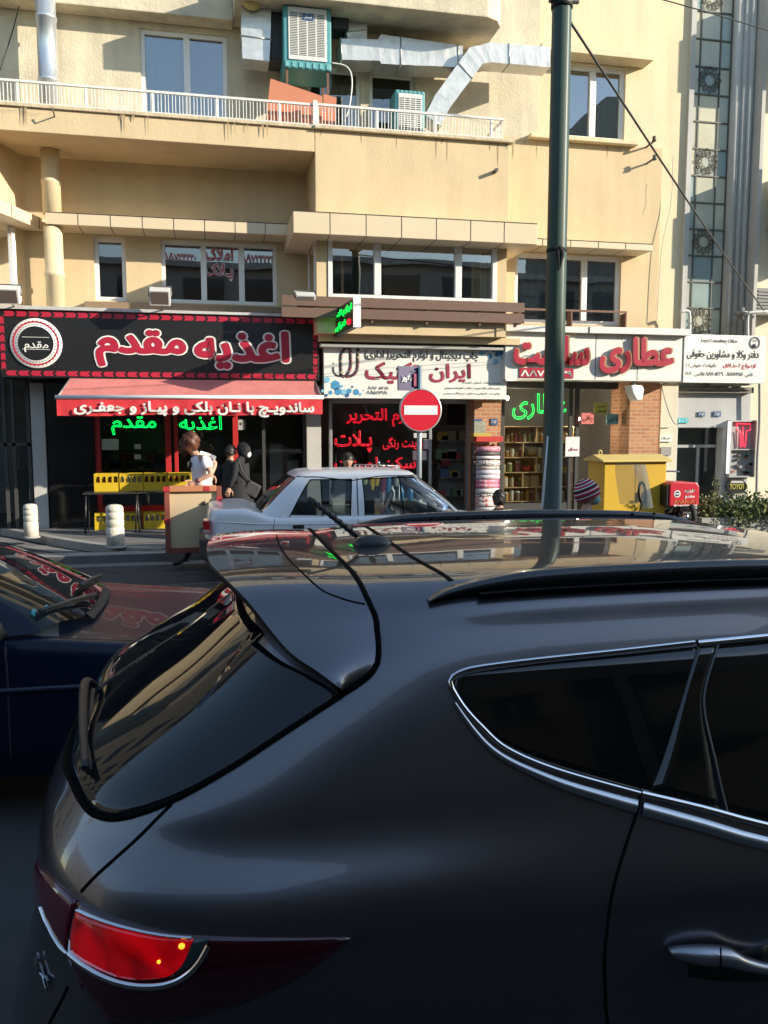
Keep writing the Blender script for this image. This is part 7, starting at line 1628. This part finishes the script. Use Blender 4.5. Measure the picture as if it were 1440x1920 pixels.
def std(label, h, fwd, coat, skinm=None, hr=.1, seat=None, stand=None, **k):
    V, E_, hs = torso(h, fwd, seat, stand=stand); return figure(label, h, fwd, hr, skinm or skin, coat, V, E_, hands=hs, **k)
c = at(652, 864, 13.05); std('street vendor with short black hair and moustache looking over the white car roof', c, (-.1, -1, -.05), M('vendor_jacket', (.05, .05, .055), .8), skin, .105, stand=.125, hairm=hb, vol=1.06, low=-.05)
c = at(432, 848, 14.3); std('dark clothed passer-by close behind the woman in black', c, (.5, .8, 0), M('dark_coat', (.02, .02, .022), .85), skin, .098, stand=.125, hairm=hb)
c = at(686, 945, 11.55); std('driver in a dark cap and beige jacket seated inside the white saloon', c, (1, -.1, -.05), M('beige_jacket', (.42, .36, .25), .8), skin_d, .10, seat=.42, hairm=M('cap_dark', (.02, .02, .025), .7), low=-.45, lump=.02)
c = at(936, 935, 12.0); std('person with black hair and dark jacket, back turned, seated low by the lamp post', c, (.35, .95, -.1), M('dark_coat', (.02, .02, .022), .85), skin, .1, seat=.34, hairm=hb, low=-.5, vol=1.18, lump=.1, base=(c.x, c.y, 0))
# --- rider with the striped knitted cap
RC = at(1103, 927, 7.1); navy = M('navy_jacket', (.02, .03, .06), .8)
V, E_, hs = torso(RC, (1, -.1, 0), .78); 
for k in (7, 14):
    sgn = -1 if k == 7 else 1; V[k-1] = (V[k-2][0]+Vector((.22, -sgn*.05, -.16)), .045); V[k] = (Vector((bx+.25, 7.1+(.30 if V[k-2][0].y > 7.1 else -.30), 1.04)), .03)
hs = [(V[7][0], (1, 0, -.1), (0, 0, 1)), (V[14][0], (1, 0, -.1), (0, 0, 1))]
RD = figure('motorcycle rider in a red, black and white striped knitted cap and pale green face mask', RC, (.97, -.22, -.1), .1, skin, navy, V, E_, hands=hs, mask=M('mask_green', (.30, .52, .46), .8), base=(RC.x, 7.1, .7))
m = MB(); R = []; f = Vector((.97, -.22, 0)).normalized(); rt = f.cross(Vector((0, 0, 1)))
tl_ = Vector((-.42, 0, 1)).normalized()
ctr = RC+Vector((-.012, 0, .012)); ax1 = Vector((.9, -.2, .40)).normalized(); axu = (Vector((0, 0, 1))-ax1*ax1.z).normalized(); axr = ax1.cross(axu)
nb_ = 12
for i in range(nb_*2+1):
    t = .52*math.pi*i/(nb_*2)+.0; t = math.pi*.60*i/(nb_*2); row = []
    for k in range(29):
        a = 2*math.pi*k/28; s = math.sin(t); bulge = .012*abs(math.sin(t*20)); row.append(ctr+(ax1*math.cos(a)*s*.122+axr*math.sin(a)*s*.108+axu*math.cos(t)*.138)*(1+bulge*.3))
    R.append(row)
for i in range(len(R)-1): m.grid([R[i], R[i+1]], (0, 0, 1, 0, 2, 2, 1, 0, 0, 2, 1, 0, 0, 1, 2, 2, 0, 1, 0, 0, 2, 1, 0, 0, 0)[i])
m.build('striped_cap', [M('cap_red', (.36, .02, .05), .9), M('cap_white', (.7, .68, .66), .9), M('cap_black', (.015, .013, .015), .9)], RD, fixn=False)
m = MB(); q = RC+Vector((-.16, -.17, -.25))
for i in range(3): m.tube([RC+Vector((-.06+.022*i, -.225, -.225)), RC+Vector((-.02+.022*i, -.245, -.36))], .006, 5)
m.build('sleeve_stripe', white_p, RD)
# --- goods of the street vendor
goods = [(673, 'g_yellow', 0), (684, 'g_clear', 1), (697, 'g_yellow', 0), (706, 'g_yellow', 1), (718, 'g_red', 2), (728, 'g_blue', 2), (744, 'g_white', 1)]
gc = {'g_yellow': (.62, .42, .02), 'g_clear': (.35, .42, .2), 'g_red': (.25, .02, .08), 'g_blue': (.05, .25, .45), 'g_white': (.65, .65, .63)}
gl_n = ['yellow pouch at the left end of the vendor rail over the white car', 'greenish pouch second from the left on the vendor rail', 'yellow pouch in the middle of the vendor rail', 'yellow pouch right of the rail clamp', 'dark red pouch on the vendor rail', 'blue pouch on the vendor rail', 'white ribbed pouch at the right end of the vendor rail']
RL = thing('display_rail', 'thin metal rail of the street vendor with hanging goods behind the white car', 'rail', (at(700, 872, 12.7).x, 12.7, .12)); a = at(665, 871, 12.7); b = at(748, 874, 12.7)
MB().tube([a, b], .01, 6).build('rail', steel, RL)
for q in (a, b): MB().tube([q, (q.x, q.y, .12)], .016, 6).build('upright', steel, RL)
m = MB(); q = at(710, 868, 12.7); m.lathe([(.02, -.04), (.025, 0), (.012, .03)], q, 8); m.build('clamp', chrome, RL)
for (px, k, v), lab in zip(goods, gl_n):
    q = at(px, 872, 12.7); T = thing('hanging_pouch', lab, 'pouch', q, 'pouches hanging from the vendor rail'); h = (.36, .30, .40)[v]; w_ = .042
    P = []
    for j in range(9):
        t = j/8; ww = w_*(.55+.6*math.sin(math.pi*min(1, t*.8+.12))); dd = .022*math.sin(math.pi*min(1, t*.9+.06))+.004; P.append([(q.x+ww*math.cos(i*math.pi/6), q.y+dd*math.sin(i*math.pi/6), q.z-.03-h*t) for i in range(13)])
    mb_ = MB().grid(P); mb_.build('pouch', M(k, gc[k], .3), T, fixn=False); m = MB(); m.tube([(q.x, q.y, q.z+.005), (q.x+.012, q.y, q.z-.02), (q.x, q.y, q.z-.035)], .006, 5); m.box(q.x-.02, q.x+.02, q.y-.006, q.y+.006, q.z-.06, q.z-.03); m.build('hook', white_p, T)
ST = thing('bottle_stand', 'vendor stand of white and blue bottles seen through the white car window', 'stand', (at(735, 940, 12.9).x, 12.9, .12)); x0 = at(705, 940, 12.9).x; MB().box(x0, x0+.8, 12.75, 13.05, .12, .75).build('box_table', M('stand_pale', (.5, .52, .5), .7), ST)
for i, k in enumerate(('g_white', 'g_white', 'g_blue', 'g_blue', 'g_white')):
    x = x0+.1+.15*i; MB().lathe([(.05, .75), (.05, .95), (.02, 1.0), (.02, 1.03), (0, 1.035)], (x, 12.85, 0), 12).build('bottle', M(k, gc[k], .3), ST)
